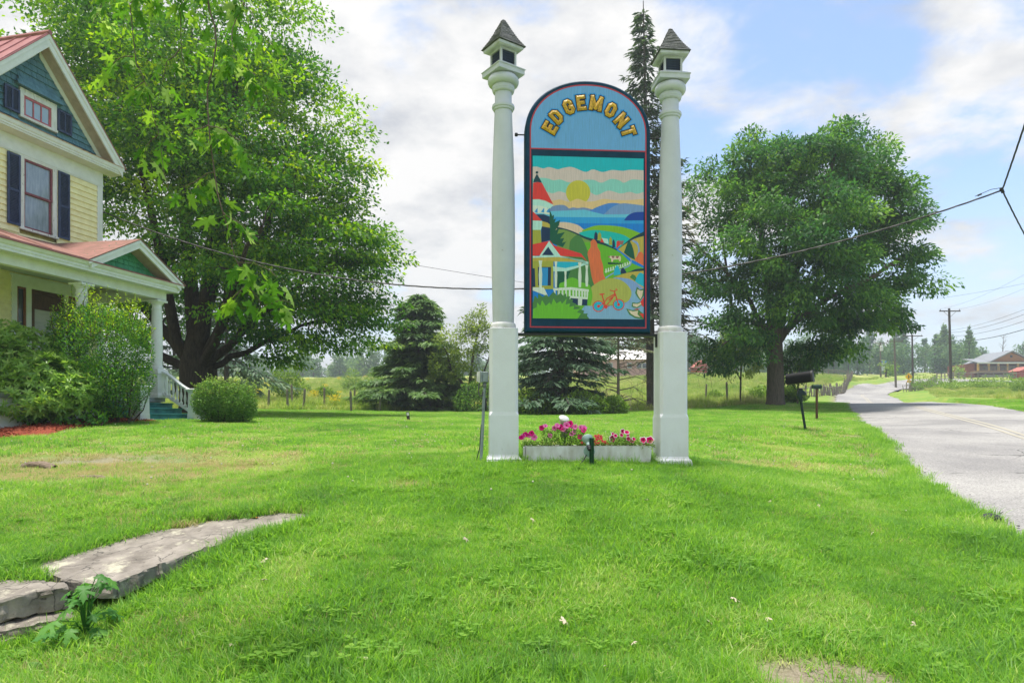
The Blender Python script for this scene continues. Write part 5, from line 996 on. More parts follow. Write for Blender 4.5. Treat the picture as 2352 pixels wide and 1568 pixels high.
def shrub(name, label, cat, base, ells, n, lsize, lmat, seed, aspect=.4, up=.5, stems=14, bmat=None, shoots=0, shoot_h=.6, group=None, shell=.22, whorl=1, holes=0):
    rs = np.random.default_rng(seed); base = np.array(base, float); t = thing(name, label, cat, base, group=group)
    C, D = sample_ell(ells, n // whorl, rs, shell)
    nz = np.sin(C[:, 0] * 5 + seed) * np.sin(C[:, 1] * 4.3) * np.sin(C[:, 2] * 5.7 + 1); C = C + D * (.12 * nz * np.mean([e[3] for e in ells]))[:, None]
    C = C[C[:, 2] > base[2] + .02]; D = D[:len(C)]
    dirs = D * .8 + rs.normal(size=C.shape) * .5; dirs[:, 2] += up; segs = []; E = np.array(ells)
    for k in range(stems):
        c = C[rs.integers(len(C))]; b = base + np.array([rs.normal(0, .12), rs.normal(0, .1), -.05]); b[0] += (c[0] - base[0]) * .45; segs.append((np.array([b, (b + c) / 2 + rs.normal(0, .06, 3), c]) - base, [.018, .012, .005]))
    sh = []
    for k in range(shoots):
        c = C[rs.integers(len(C))]; 
        while c[2] < np.quantile(C[:, 2], .7): c = C[rs.integers(len(C))]
        tip = c + np.array([rs.normal(0, .12), rs.normal(0, .12), rs.uniform(.3, 1) * shoot_h]); segs.append((np.array([c, (c + tip) / 2, tip]) - base, [.006, .004, .002])); m = 16; q = np.linspace(0, 1, m)[:, None]; sh.append(c + (tip - c) * q)
    if segs: V, Q = tubes_mesh(segs, 5); newobj('stems', fast_mesh('stems', V, Q, bmat or MATS['shrub_bark'], smooth=True), t)
    if sh:
        S = np.vstack(sh); sd = rs.normal(size=S.shape); sd[:, 2] = .6; C = np.vstack([C, S]); dirs = np.vstack([dirs, sd])
    if whorl > 1:
        k = len(C); C = np.repeat(C, whorl, 0); ang = np.tile(np.arange(whorl) * 2 * math.pi / whorl, k) + np.repeat(rs.random(k) * 6, whorl); ax = np.repeat(dirs / np.linalg.norm(dirs, axis=1)[:, None], whorl, 0)
        r1 = np.cross(ax, np.array([.3, .5, .8])); r1 /= np.linalg.norm(r1, axis=1)[:, None]; r2 = np.cross(ax, r1); rad = r1 * np.cos(ang)[:, None] + r2 * np.sin(ang)[:, None]; dirs = rad + ax * .55; nor = ax + rs.normal(size=ax.shape) * .15
    else: nor = rs.normal(size=C.shape) * .5 + D.mean(0); nor[:, 2] += .8
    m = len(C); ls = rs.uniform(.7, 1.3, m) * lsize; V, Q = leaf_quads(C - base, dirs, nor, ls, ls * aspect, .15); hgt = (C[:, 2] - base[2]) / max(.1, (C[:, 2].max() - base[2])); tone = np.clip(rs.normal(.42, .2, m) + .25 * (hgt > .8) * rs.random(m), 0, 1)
    if len(sh): tone[-len(S) * whorl:] = np.clip(rs.normal(.85, .1, len(S) * whorl), 0, 1)
    tag(newobj('foliage', fast_mesh('foliage', V, Q, lmat, tone), t), kind='stuff'); return t
bark('shrub_bark', (.10, .075, .05), (.05, .04, .03))
def spruce(name, label, base, H, Rb, seed, lmat, bmat, z0=.04, dens=1.0, droop=.35, taper=1.0, lean=(0, 0), bare=0.0, group=None, tr=.018, nsp=26, cl=.42, stub=0, sparse_low=0.0, gap=.55):
    rs = np.random.default_rng(seed); base = np.array(base); t = thing(name, label, 'spruce tree', base, group=group); nlev = int(H / gap)
    tp = np.array([[lean[0] * q, lean[1] * q, H * q] for q in np.linspace(0, 1, 12)]); V, Q = tubes_mesh([(tp, np.linspace(H * tr, .02, 12))], 9); newobj('trunk', fast_mesh('trunk', V, Q, bmat, smooth=True), t)
    segs = []; LC = []; LD = []; LN = []; TN = []
    for lv in range(nlev):
        q = z0 + (1 - z0) * (lv + rs.random() * .6) / nlev
        if q > .985: continue
        rad = Rb * (1 - q) ** taper * rs.uniform(.62, 1.18) + .15; nb = max(4, int(7 * dens))
        for b in range(nb):
            if rs.random() < bare * (1 - q): continue
            az = rs.random() * 6.283; L = rad * rs.uniform(.55, 1.18); o = np.array([lean[0] * q, lean[1] * q, H * q]); dv = np.array([math.cos(az), math.sin(az), 0]); k = 7; s = np.linspace(0, 1, k)[:, None]
            rise = (.10 if q < .6 else .45) * L; pts = o + dv * L * s + np.array([0, 0, 1]) * (rise * s - (rise + droop * L) * s ** 2 * .9 + .12 * L * s ** 4); segs.append((pts, np.linspace(.012 + .012 * L, .006, k)))
            low = rs.random() < sparse_low * (1 - q) * 1.6; m = int(nsp * L * (.30 if low else 1) / 1.0) + 3
            ss = rs.random(m) ** .75; ss = .12 + .88 * ss; pp = np.array([np.interp(ss, s[:, 0], pts[:, a]) for a in range(3)]).T; side = np.cross(dv, [0, 0, 1.]); sg = rs.choice([-1, 1], m)[:, None]
            wd = (1 - .55 * ss)[:, None] * .28 * L; LC.append(pp + side * sg * wd * rs.random((m, 1)) * .9 + rs.normal(0, .04, (m, 3))); LD.append(dv * .8 + side * sg * .7 + np.array([0, 0, -.22]) + rs.normal(0, .22, (m, 3))); LN.append(np.array([0, 0, 1.]) + rs.normal(0, .35, (m, 3))); TN.append(np.clip(rs.normal(.45, .2) + rs.normal(0, .15, m), 0, 1))
    for k in range(stub):           # dead lower branches
        az = rs.random() * 6.283; q = rs.uniform(.04, .34); L = rs.uniform(.6, 1.0) * Rb * .9; o = np.array([0, 0, H * q]); dv = np.array([math.cos(az), math.sin(az), -.12]); e = o + dv * L; mid = (o + e) / 2 + np.array([0, 0, .15 * L]); segs.append((np.array([o, mid, e]), [.03, .018, .006]))
        for _ in range(5):
            f = rs.uniform(.35, 1); p = o + (e - o) * f + np.array([0, 0, .12 * L]); segs.append((np.array([p, p + rs.normal(0, .22 * L, 3) + np.array([0, 0, -.15 * L])]), [.008, .003]))
    V, Q = tubes_mesh(segs, 4); tag(newobj('branches', fast_mesh('branches', V, Q, bmat), t), kind='stuff')
    LC = np.vstack(LC); LD = np.vstack(LD); LN = np.vstack(LN); m = len(LC); ls = rs.uniform(.6, 1.2, m) * cl; V, Q = leaf_quads(LC, LD, LN, ls, ls * .30, .25)
    tag(newobj('crown', fast_mesh('crown', V, Q, lmat, np.concatenate(TN)), t), kind='stuff'); return t
# leaf colours
L_MAPLE = leafmat('maple_leaf', [(.026, .105, .016), (.06, .18, .022), (.14, .31, .026), (.34, .50, .035)], .5)
L_ASH = leafmat('ash_leaf', [(.024, .085, .026), (.046, .14, .034), (.085, .215, .038), (.18, .34, .05)], .42)
L_BSPR = leafmat('blue_spruce_needle', [(.05, .10, .055), (.09, .165, .088), (.165, .25, .145)], .24)
L_SPR = leafmat('spruce_needle', [(.06, .13, .04), (.11, .21, .06), (.20, .32, .09)], .32)
L_OLD = leafmat('old_spruce_needle', [(.09, .11, .05), (.14, .16, .08), (.26, .23, .15)], .25)
L_TSPR = leafmat('tall_spruce_needle', [(.03, .06, .03), (.055, .10, .04), (.09, .16, .05)], .25)
L_APPLE = leafmat('apple_leaf', [(.10, .17, .03), (.18, .27, .05), (.30, .38, .10)], .45)
L_RHO = leafmat('rhododendron_leaf', [(.11, .24, .045), (.19, .36, .06), (.30, .48, .09), (.46, .58, .17)], .42, rough=.35, spec=.5)
L_PRIV = leafmat('privet_leaf', [(.03, .12, .03), (.06, .19, .035), (.13, .30, .03), (.38, .55, .03)], .45, rough=.4, spec=.4)
L_HEDGE = leafmat('hedge_leaf', [(.05, .14, .03), (.09, .21, .04), (.16, .30, .055), (.26, .38, .09)], .4)
L_WOOD = leafmat('woodland_leaf', [(.06, .14, .055), (.10, .20, .065), (.18, .28, .09)], .35)
L_WEED = leafmat('weed_leaf', [(.09, .18, .03), (.16, .28, .045), (.26, .38, .07)], .4)
B_MAPLE = bark('maple_bark', (.075, .06, .048), (.028, .024, .022)); B_ASH = bark('ash_bark', (.15, .125, .10), (.07, .058, .05)); B_SPR = bark('spruce_bark', (.12, .10, .085), (.05, .042, .04)); B_OLD = bark('grey_twigs', (.24, .20, .165), (.13, .11, .09))

# ------------------------------------------------------------------ trees
def px(*a): return P(*a)
# sugar maple behind the house
MY = 24.0; mbp = ground(455, MY, -.1); mb0 = np.array(mbp)
trunkpts = [(mb0 + np.array([0, 0, -.1]), .78), (mb0 + np.array([.0, 0, .35]), .62), (mb0 + np.array([.02, 0, 1.1]), .62), (mb0 + np.array([.0, 0, 1.8]), .62), (mb0 + np.array([-.03, 0, 2.6]), .42), (mb0 + np.array([-.05, 0, 3.4]), .22), (mb0 + np.array([-.05, 0, 4.2]), .05)]
fork = mb0 + np.array([0, 0, 1.5]); LIMB = .85
def limb(*pts, r0=.3, r1=.04): return ([fork] + [P(*q) for q in pts], r0 * LIMB, r1)
ML = [limb((400, 780, MY - .3), (385, 650, MY - .8), (350, 500, MY - 1), (310, 330, MY - 1.5), (290, 180, MY - 1.5), r0=.30), limb((435, 760, MY), (430, 600, MY), (425, 420, MY + .5), (430, 230, MY), (440, 60, MY), r0=.36), limb((465, 760, MY - .4), (480, 600, MY - .6), (500, 430, MY - 1), (530, 260, MY - 1.5), (560, 110, MY - 2), r0=.32),
      limb((500, 780, MY - .3), (560, 640, MY - .5), (620, 500, MY - 1), (680, 400, MY - 1), r0=.26, r1=.02), limb((520, 800, MY - .6), (600, 720, MY - 1.2), (700, 650, MY - 2), (770, 610, MY - 2), r0=.20, r1=.02), limb((540, 820, MY), (640, 770, MY), (740, 740, MY - .5), (790, 730, MY - 1), r0=.15, r1=.02),
      limb((410, 800, MY + .5), (330, 700, MY + 1.5), (230, 560, MY + 2), (150, 400, MY + 2.5), r0=.26), limb((470, 780, MY + .8), (500, 600, MY + 2), (560, 420, MY + 3), (620, 300, MY + 3.5), r0=.3), limb((380, 820, MY), (250, 740, MY + .5), (130, 650, MY + 1), r0=.2), limb((490, 800, MY - 1), (520, 690, MY - 3), (560, 600, MY - 4.5), (600, 520, MY - 5.5), r0=.2)]
M_ELL = pxell(MY, (400, 80, 330, 230), (590, 340, 250, 230), (690, 610, 200, 130), (330, 400, 270, 280), (790, 590, 115, 130), (180, 190, 190, 220), (740, 740, 150, 75), (600, 500, 200, 180, -3), (440, 250, 220, 220, -3), (560, 720, 120, 70, -2), (300, 690, 160, 120, 2), (760, 420, 90, 90), (640, 190, 70, 90), (820, 700, 90, 70), (640, 790, 130, 45), (560, 610, 110, 80, -3.5), depth=.85)
def mk(C):
    x = C[:, 0] / C[:, 1] * F + CX; y = YH - (C[:, 2] - EYE) / C[:, 1] * F
    trunk = (x > 395) & (x < 520) & (y > 640) & (C[:, 1] < MY + 1.0); return ~trunk & (y < 835) & (C[:, 1] > 18.6)
broadleaf('maple_tree', 'huge spreading maple tree with dark fanning limbs behind the farmhouse', 'maple tree', mbp, trunkpts, ML, M_ELL, 900, 190, .15, L_MAPLE, B_MAPLE, 11, spread=(1.15, .24), keep=mk, droop=.16)
# ash by the road
AY = 33.0; abp = ground(1781, AY, -.1); a0 = np.array(abp)
at_ = [(a0 + np.array([0, 0, -.1]), .52), (a0 + np.array([0, 0, .3]), .42), (a0 + np.array([.0, 0, 1.6]), .38), (P(1779, 780, AY), .36), (P(1777, 720, AY), .33)]
fork = P(1779, 800, AY); LIMB = .8
AL = [limb((1775, 700, AY), (1760, 600, AY), (1740, 480, AY), (1720, 370, AY), r0=.27), limb((1795, 700, AY), (1830, 610, AY - .5), (1870, 540, AY - 1), (1900, 440, AY - 1), (1925, 340, AY - 1), r0=.28), limb((1790, 690, AY + .5), (1800, 590, AY + 1), (1820, 480, AY + 1.5), (1840, 350, AY + 1.5), r0=.24), limb((1740, 720, AY), (1690, 650, AY - .5), (1640, 600, AY - .5), (1600, 560, AY), r0=.18), limb((1820, 740, AY), (1900, 690, AY - .5), (1990, 640, AY - 1), (2080, 590, AY - 1), (2130, 560, AY), r0=.2), limb((1840, 700, AY + 1), (1930, 600, AY + 1.5), (2010, 520, AY + 2), (2070, 440, AY + 2), r0=.2),
      limb((1750, 790, AY - 1), (1700, 770, AY - 2), (1660, 790, AY - 2.5), r0=.12), limb((1830, 740, AY + 1), (1900, 715, AY + 2), (1960, 700, AY + 2.5), (2050, 690, AY + 2.5), r0=.11, r1=.03), limb((1730, 740, AY + 1), (1680, 690, AY + 2), (1650, 480, AY + 2.5), r0=.18)]
A_ELL = pxell(AY, (1850, 420, 190, 130), (1700, 440, 110, 120), (2010, 540, 130, 140), (1690, 640, 105, 110), (1850, 640, 150, 100, -2), (2070, 660, 100, 90), (1655, 790, 70, 65), (1980, 720, 140, 55), (1900, 780, 80, 45), (1960, 380, 90, 90), (1720, 760, 80, 70, -2), (1790, 350, 90, 60), (1650, 835, 50, 42), (1905, 800, 45, 35, -1), (2040, 470, 80, 90), (1840, 540, 160, 120, -3), depth=.9)
def ak(C):
    x = C[:, 0] / C[:, 1] * F + CX; y = YH - (C[:, 2] - EYE) / C[:, 1] * F; g = np.sin(x * .035 + .8 * np.sin(y * .02)) * np.sin(y * .041 + 1 + C[:, 1] * .12)
    return ~((x > 1755) & (x < 1810) & (y > 790)) & (y < 885) & (g > -.55)
broadleaf('ash_tree', 'broad rounded ash tree with dark green leaves beside the road', 'ash tree', abp, at_, AL, A_ELL, 720, 180, .20, L_ASH, B_ASH, 12, spread=(.80, .40), keep=ak, droop=.3, aspect=.46)
# young trees at the foot of the ash
for (x, Y, h, sd, lab) in ((1700, 35.5, 4.2, 31, 'light green sapling in the fence line beside the ash trunk'), (1832, 34.5, 3.2, 32, 'slender sapling leaning beside the ash trunk near the mailboxes')):
    b = ground(x, Y, -.05); b0 = np.array(b); broadleaf('young_tree', lab, 'sapling', b, [(b0, .05), (b0 + np.array([.05, 0, h * .5]), .04)], [([b0 + np.array([.05, 0, h * .4]), b0 + np.array([.2 * (1 if sd == 31 else .5), 0, h * .8]), b0 + np.array([.3, 0, h])], .035, .01), ([b0 + np.array([.05, 0, h * .3]), b0 + np.array([-.4, 0, h * .6]), b0 + np.array([-.7, 0, h * .85])], .03, .01)], [(*(b0 + np.array([0, 0, h * .68])), h * .34, h * .3, h * .36)], 90, 50, .16, L_APPLE if sd == 31 else L_ASH, B_ASH, sd, spread=(.3, .25), aspect=.4)
# spruces
b = ground(962, 38, -.1); spruce('spruce_tree', 'dense broad green spruce tree at the back of the lawn, creeper over its top', b, 6.6, 3.7, 21, L_SPR, B_SPR, z0=.02, dens=1.7, droop=.26, taper=.66, nsp=64, cl=.36, gap=.22)
b = ground(1288, 30, -.1); spruce('spruce_tree', 'blue spruce tree with drooping boughs behind the sign board', b, 6.8, 3.0, 22, L_BSPR, B_SPR, z0=.07, dens=1.3, droop=.30, taper=.55, nsp=42, cl=.36, gap=.34, tr=.030, stub=10)
b = ground(1497, 36, -.1); spruce('spruce_tree', 'very tall thin dark spruce tree rising behind the sign', b, 21.6, 3.5, 23, L_TSPR, B_SPR, z0=.22, dens=.95, droop=.28, taper=.80, nsp=20, cl=.40, gap=.46, tr=.013, lean=(-.45, 0), stub=16, bare=.25)
b = ground(1550, 37.5, -.1); spruce('spruce_tree', 'half bare brownish spruce tree between the roadside column and the ash', b, 12.5, 3.3, 24, L_OLD, B_OLD, z0=.22, dens=.9, droop=.34, taper=.7, nsp=17, cl=.36, gap=.5, tr=.016, sparse_low=.7, bare=.3, stub=10)
b = ground(1420, 34, -.1); spruce('spruce_tree', 'dead grey-twigged spruce tree behind the right half of the sign', b, 7.2, 2.6, 25, L_OLD, B_OLD, z0=.42, dens=.8, droop=.30, taper=.6, nsp=13, cl=.32, gap=.34, tr=.012, sparse_low=.85, stub=16)
b = ground(520, 40, -.1); spruce('spruce_tree', 'pale hanging spruce tree seen under the maple limbs', b, 9.0, 3.6, 26, L_BSPR, B_SPR, z0=.08, dens=1.0, droop=.5, taper=.6, nsp=18, cl=.45, gap=.6)
b = ground(400, 44, -.1); spruce('spruce_tree', 'bluish spruce tree behind the porch column', b, 8.0, 3.6, 27, L_BSPR, B_SPR, z0=.05, dens=1.0, droop=.4, taper=.6, nsp=16, cl=.45, gap=.6)
# old apple tree beside the green spruce
b = ground(1072, 36, -.1); b0 = np.array(b)
broadleaf('apple_tree', 'old apple tree with sparse yellowish leaves beside the green spruce', 'apple tree', b, [(b0, .16), (b0 + np.array([.1, 0, 1.2]), .12)], [([b0 + np.array([.1, 0, 1.1]), P(1040, 850, 36), P(1015, 790, 36)], .09, .02), ([b0 + np.array([.1, 0, 1.1]), P(1085, 830, 36), P(1100, 740, 36)], .09, .02), ([b0 + np.array([.1, 0, 1.0]), P(1110, 860, 36), P(1135, 790, 36)], .07, .02)], pxell(36, (1040, 810, 60, 55), (1095, 790, 55, 70), (1105, 740, 35, 40), (1020, 840, 40, 40), (1115, 870, 40, 45)), 150, 65, .13, L_APPLE, B_SPR, 41, spread=(.35, .28), aspect=.5)
# dense shrubs under the spruces
for (x, Y, rx, rz, sd, lab) in ((1100, 35, 1.3, 1.1, 51, 'dark green brush under the old apple tree'), (1215, 29, 1.2, .75, 52, 'dark green brush under the blue spruce, next to the column'), (1330, 29, 1.4, .7, 53, 'dark green brush below the blue spruce trunk'), (1400, 29.5, .8, .55, 54, 'low brush at the outer edge of the blue spruce')):
    b = ground(x, Y, -.05); shrub('brush', lab, 'shrub', b, [(b.x, b.y, b.z + rz * .5, rx, rx * .8, rz)], 4500, .12, L_HEDGE if sd == 51 else L_WEED, sd, aspect=.5, stems=10)
# hedge ball, privet and rhododendron by the porch
b = ground(515, 15.0, -.02); shrub('round_bush', 'rounded clipped green bush beside the white newel post', 'bush', b, [(b.x, b.y, b.z + .46, .72, .62, .50), (b.x + .2, b.y, b.z + .33, .55, .5, .36), (b.x - .25, b.y, b.z + .5, .45, .45, .42)], 21000, .042, L_HEDGE, 61, aspect=.5, stems=30, shoots=130, shoot_h=.20, shell=.2)
def hb(x, y, rx, ry, Y): c = P(x, y, Y); return (*c, rx / F * Y, rx / F * Y * .8, ry / F * Y)
b = ground(240, 13.6, -.02); shrub('privet_bush', 'tall glossy green privet bush with bright upright shoots in front of the porch', 'bush', b, [hb(235, 810, 110, 110, 13.6), hb(260, 880, 85, 80, 13.4), hb(170, 760, 60, 60, 13.6), hb(290, 800, 50, 90, 13.5), hb(215, 890, 80, 65, 13.3)], 26000, .05, L_PRIV, 62, aspect=.45, stems=24, shoots=190, shoot_h=.6, shell=.2)
b = ground(90, 13.0, -.02); shrub('rhododendron_bush', 'broad rhododendron bush with pale upturned leaves by the mulch bed', 'bush', b, [hb(40, 850, 100, 100, 13.2), hb(110, 880, 90, 70, 13.0), hb(-40, 860, 110, 110, 13.4), hb(170, 905, 60, 45, 12.9), hb(60, 920, 110, 40, 12.8), hb(10, 790, 50, 50, 13.3)], 19800, .115, L_RHO, 63, aspect=.36, stems=26, shell=.14, whorl=6)
for (x, Y, s, sd, lab) in ((75, 12.75, .22, 64, 'low broad-leaved plant beside the tan boulder'), (215, 12.85, .20, 65, 'small hosta-like plant at the edge of the mulch bed'), (150, 12.8, .16, 66, 'low green weed under the rhododendron by the boulder')):
    b = ground(x, Y, 0); shrub('bedding_plant', lab, 'plant', b, [(b.x, b.y, b.z + s * .6, s * 1.2, s, s * .8)], 160, .10, L_PRIV, sd, aspect=.55, stems=5)
# ------------------------------------------------------------------ stone edging in the foreground
def slab_pt(x, y, dz=0.0):
    k = (y - YH) / F; Y = 1.48 / (k + .13); return np.array([(x - CX) / F * Y, Y, .02 + .13 * Y + dz])
def stone_mat(name, c1, c2, lich):
    m = mat(name, c1, .92, vscale=6, col2=c2, bump=.8, bscale=34, detail=12, speck=(.62, 16, lich)); nt = m.node_tree; N = nt.nodes.new; L = nt.links.new; b = nt.nodes['Principled BSDF']; src = b.inputs['Base Color'].links[0].from_socket
    tc = N('ShaderNodeTexCoord'); wz = N('ShaderNodeTexNoise'); wz.inputs['Scale'].default_value = 3; wz.inputs['Detail'].default_value = 6; L(tc.outputs['Object'], wz.inputs['Vector']); wm = N('ShaderNodeMix'); wm.data_type = 'RGBA'; wm.inputs[0].default_value = .35; L(tc.outputs['Object'], wm.inputs[6]); L(wz.outputs['Color'], wm.inputs[7])
    vo = N('ShaderNodeTexVoronoi'); vo.feature = 'DISTANCE_TO_EDGE'; vo.inputs['Scale'].default_value = 3.4; L(wm.outputs[2], vo.inputs['Vector']); r1 = N('ShaderNodeMapRange'); r1.inputs[1].default_value = .0; r1.inputs[2].default_value = .014; L(vo.outputs[0], r1.inputs[0])
    n2 = N('ShaderNodeTexNoise'); n2.inputs['Scale'].default_value = 2.2; L(tc.outputs['Object'], n2.inputs['Vector']); r2 = N('ShaderNodeMapRange'); r2.inputs[1].default_value = .50; r2.inputs[2].default_value = .56; L(n2.outputs[0], r2.inputs[0]); mx = N('ShaderNodeMath'); mx.operation = 'MAXIMUM'; L(r1.outputs[0], mx.inputs[0]); L(r2.outputs[0], mx.inputs[1])
    cm = N('ShaderNodeMix'); cm.data_type = 'RGBA'; L(mx.outputs[0], cm.inputs[0]); cm.inputs[6].default_value = (.06, .055, .05, 1)
    n3 = N('ShaderNodeTexNoise'); n3.inputs['Scale'].default_value = 4.5; n3.inputs['Detail'].default_value = 9; n3.inputs['Roughness'].default_value = .7; L(tc.outputs['Object'], n3.inputs['Vector']); r3 = N('ShaderNodeMapRange'); r3.inputs[1].default_value = .56; r3.inputs[2].default_value = .64; L(n3.outputs[0], r3.inputs[0]); lm = N('ShaderNodeMix'); lm.data_type = 'RGBA'; L(r3.outputs[0], lm.inputs[0]); L(src, lm.inputs[6]); lm.inputs[7].default_value = (*lin((172, 168, 150)), 1)
    L(lm.outputs[2], cm.inputs[7]); L(cm.outputs[2], b.inputs['Base Color']); return m
M_ST1 = stone_mat('grey_bluestone', lin((152, 145, 136)), lin((100, 94, 87)), lin((88, 84, 76)))
M_ST2 = stone_mat('grey_slate_stone', lin((140, 132, 122)), lin((92, 86, 80)), lin((160, 156, 140)))
def stone_slab(name, label, outline, thick, m, seed, tilt=0.0, cat='stone slab', steps=3):
    """irregular flat stone: outline on its top face, riven broken sides"""
    rd = np.random.default_rng(seed); o = np.array(outline); cen = o.mean(0); loop = np.vstack([o, o[:1]]); out = []
    for a, b in zip(loop[:-1], loop[1:]):
        n = max(1, int(np.linalg.norm(b - a) / .035))
        for k in range(n): out.append(a + (b - a) * k / n + np.r_[rd.normal(0, .007, 2), rd.normal(0, .0035)])
    out = np.array(out); n = len(out); V = []; rings = [(.94, 0.002), (.985, 0.0), (1.0, -.012)] + [(1.0 + rd.uniform(-.012, .014), -thick * q) for q in np.linspace(.3, .95, steps)] + [(.95, -thick)]
    for s, dz in rings:
        r = out.copy(); dv = r[:, :2] - cen[:2]; ln = np.linalg.norm(dv, axis=1)[:, None]; r[:, :2] = cen[:2] + dv * (1 + (s - 1) * .35 / np.maximum(ln, .2)) + rd.normal(0, .0055, (n, 2)); r[:, 2] += dz + rd.normal(0, .004, n) * (dz < -.001); V.append(r)
    V = np.vstack(V) - cen; F4 = []
    for k in range(len(rings) - 1):
        for i in range(n): j = (i + 1) % n; F4.append((k * n + j, k * n + i, (k + 1) * n + i, (k + 1) * n + j))
    me = bpy.data.meshes.new(name); me.from_pydata(V.tolist(), [], F4 + [tuple(range(n))] + [tuple(range(len(V) - 1, len(V) - n - 1, -1))]); me.materials.append(m)
    b = bmesh.new(); b.from_mesh(me); bmesh.ops.triangulate(b, faces=[f for f in b.faces if len(f.verts) > 4], quad_method='BEAUTY', ngon_method='BEAUTY'); bmesh.ops.recalc_face_normals(b, faces=b.faces[:]); b.to_mesh(me); b.free()
    ob = newobj(name, me, None, cen); tag(ob, label, cat); autosmooth(ob, 28); return ob
SL_B = [slab_pt(*q) for q in [(49, 1306), (187, 1265), (278, 1239), (349, 1218), (416, 1212.5), (465, 1195.7), (563, 1190), (638, 1177), (731, 1180.7), (722, 1196), (668, 1209), (600, 1222), (533, 1237), (450, 1266), (338, 1306), (263, 1338), (168, 1333)]]
stone_slab('stone_slab', 'long weathered bluestone slab edging the grass terrace, lichen-stained and cracked', SL_B, .095, M_ST1, 71)
SL_A = [slab_pt(*q, dz=-.004) for q in [(-160, 1332), (0, 1329), (67, 1328), (150, 1336), (167, 1343), (120, 1352), (0, 1375), (-160, 1400)]]
stone_slab('stone_slab', 'thick near stone slab at the end of the terrace edge, on thin stacked stones', SL_A, .125, M_ST1, 72)
for k, (dz, th_, sh, lab) in enumerate(((-.145, .045, .02, 'thin flat stone directly under the thick slab'), (-.195, .06, .04, 'second thin stone of the stack under the thick slab'), (-.26, .08, -.01, 'lowest stone of the stack half buried in weeds'))):
    pts = [slab_pt(*q, dz=dz) + np.array([.02, -sh, 0]) for q in [(-140, 1345), (40, 1340), (150 - 15 * k, 1345), (178 - 22 * k, 1352), (130, 1362), (0, 1384), (-140, 1405)]]
    stone_slab('wall_stone', lab, pts, th_, M_ST2, 80 + k, cat='stone')
# fallen orange leaf on the slab, stump and wood in the lawn, asphalt crumb
M_STUMP = mat('rotten_wood', lin((150, 134, 118)), .95, vscale=14, col2=lin((92, 78, 64)), bump=1, bscale=50, stretch=(1, 4, 4))
def root_wood(name, label, pts, r, seed):
    rd = np.random.default_rng(seed); q = densify(np.array(pts, float), .07); V, Q = tubes_mesh([(q, r * (1 + .25 * np.sin(np.arange(len(q)) * 1.3)))], 10); V = V + rd.normal(0, r * .12, V.shape); c = V.mean(0); tag(newobj(name, fast_mesh(name, V - c, Q, M_STUMP, smooth=False), None, c), label, 'old wood')
def gp(x, Y, dz): v = ground(x, Y, dz); return np.array(v)
root_wood('rotten_stump', 'low rotten stump remnant in the dry grass of the terrace', [gp(48, 8.0, -.05), gp(66, 8.0, .02), gp(88, 8.0, .045), gp(112, 7.95, .03), gp(135, 7.95, -.06)], .055, 3)
root_wood('exposed_root', 'thin exposed root lying in the dry grass right of the rotten stump', [gp(172, 7.4, -.02), gp(205, 7.3, .012), gp(240, 7.2, .008), gp(268, 7.1, -.03)], .028, 4)
rock('asphalt_lump', 'black lump of broken asphalt at the road edge', 'asphalt lump', tuple(gp(2275, 5.95, .04)), (.085, .06, .05), mat('fresh_asphalt', (.03, .03, .033), .6, bump=.8, bscale=60), 9)
for k, (x, Y, lab) in enumerate(((2205, 6.3, 'small dark crumb of asphalt on the road beyond the black lump'), (2290, 5.6, 'small dark crumb of asphalt on the road nearer than the black lump'))): rock('asphalt_crumb', lab, 'asphalt lump', tuple(gp(x, Y, .04)), (.02, .016, .012), MATS['fresh_asphalt'], 20 + k)

# ------------------------------------------------------------------ leaves: lobed maple leaf for the hanging branch
def maple_leaf(name, m, seed, n_petiole=True):
    rd = random.Random(seed); half = [(0, 0), (.10, .02), (.34, -.10), (.30, .06), (.42, .10), (.30, .20), (.20, .24), (.38, .40), (.62, .46), (.50, .54), (.52, .66), (.34, .56), (.18, .50), (.16, .66), (.22, .80), (.10, .84), (0, 1.05)]
    pts = [(a + rd.uniform(-.015, .015), b + rd.uniform(-.015, .015)) for a, b in half]; full = pts + [(-a, b) for a, b in reversed(pts[1:-1])]
    cu = rd.uniform(.1, .55); bend = lambda a, b: -cu * b * b - .45 * abs(a) ** 1.5 + .05 * math.sin(6 * a + seed)
    nw = .68 if n_petiole else 1.0; vs = [(0, .33, bend(0, .33))] + [(a * nw, b, bend(a, b)) for a, b in full]; n = len(full); fs = [(0, i + 1, (i + 1) % n + 1) for i in range(n)]
    mb = MB(); mb.smooth().add(vs, fs); mb.smooth(False).add([(-.012, 0, 0), (.012, 0, 0), (.008, -.55, .10), (-.008, -.55, .10)], [(0, 1, 2, 3)]); me = mb.mesh(name, m, fix=False); a = me.attributes.new('tone', 'FLOAT', 'FACE'); a.data.foreach_set('value', np.full(len(me.polygons), rd.random(), np.float32)); return me
L_HANG = leafmat('silver_maple_leaf', [(.06, .17, .025), (.10, .25, .035), (.18, .34, .05), (.30, .44, .13)], .5, rough=.75, spec=.08)
LEAFM = [maple_leaf('leaf', L_HANG, s) for s in range(7)]
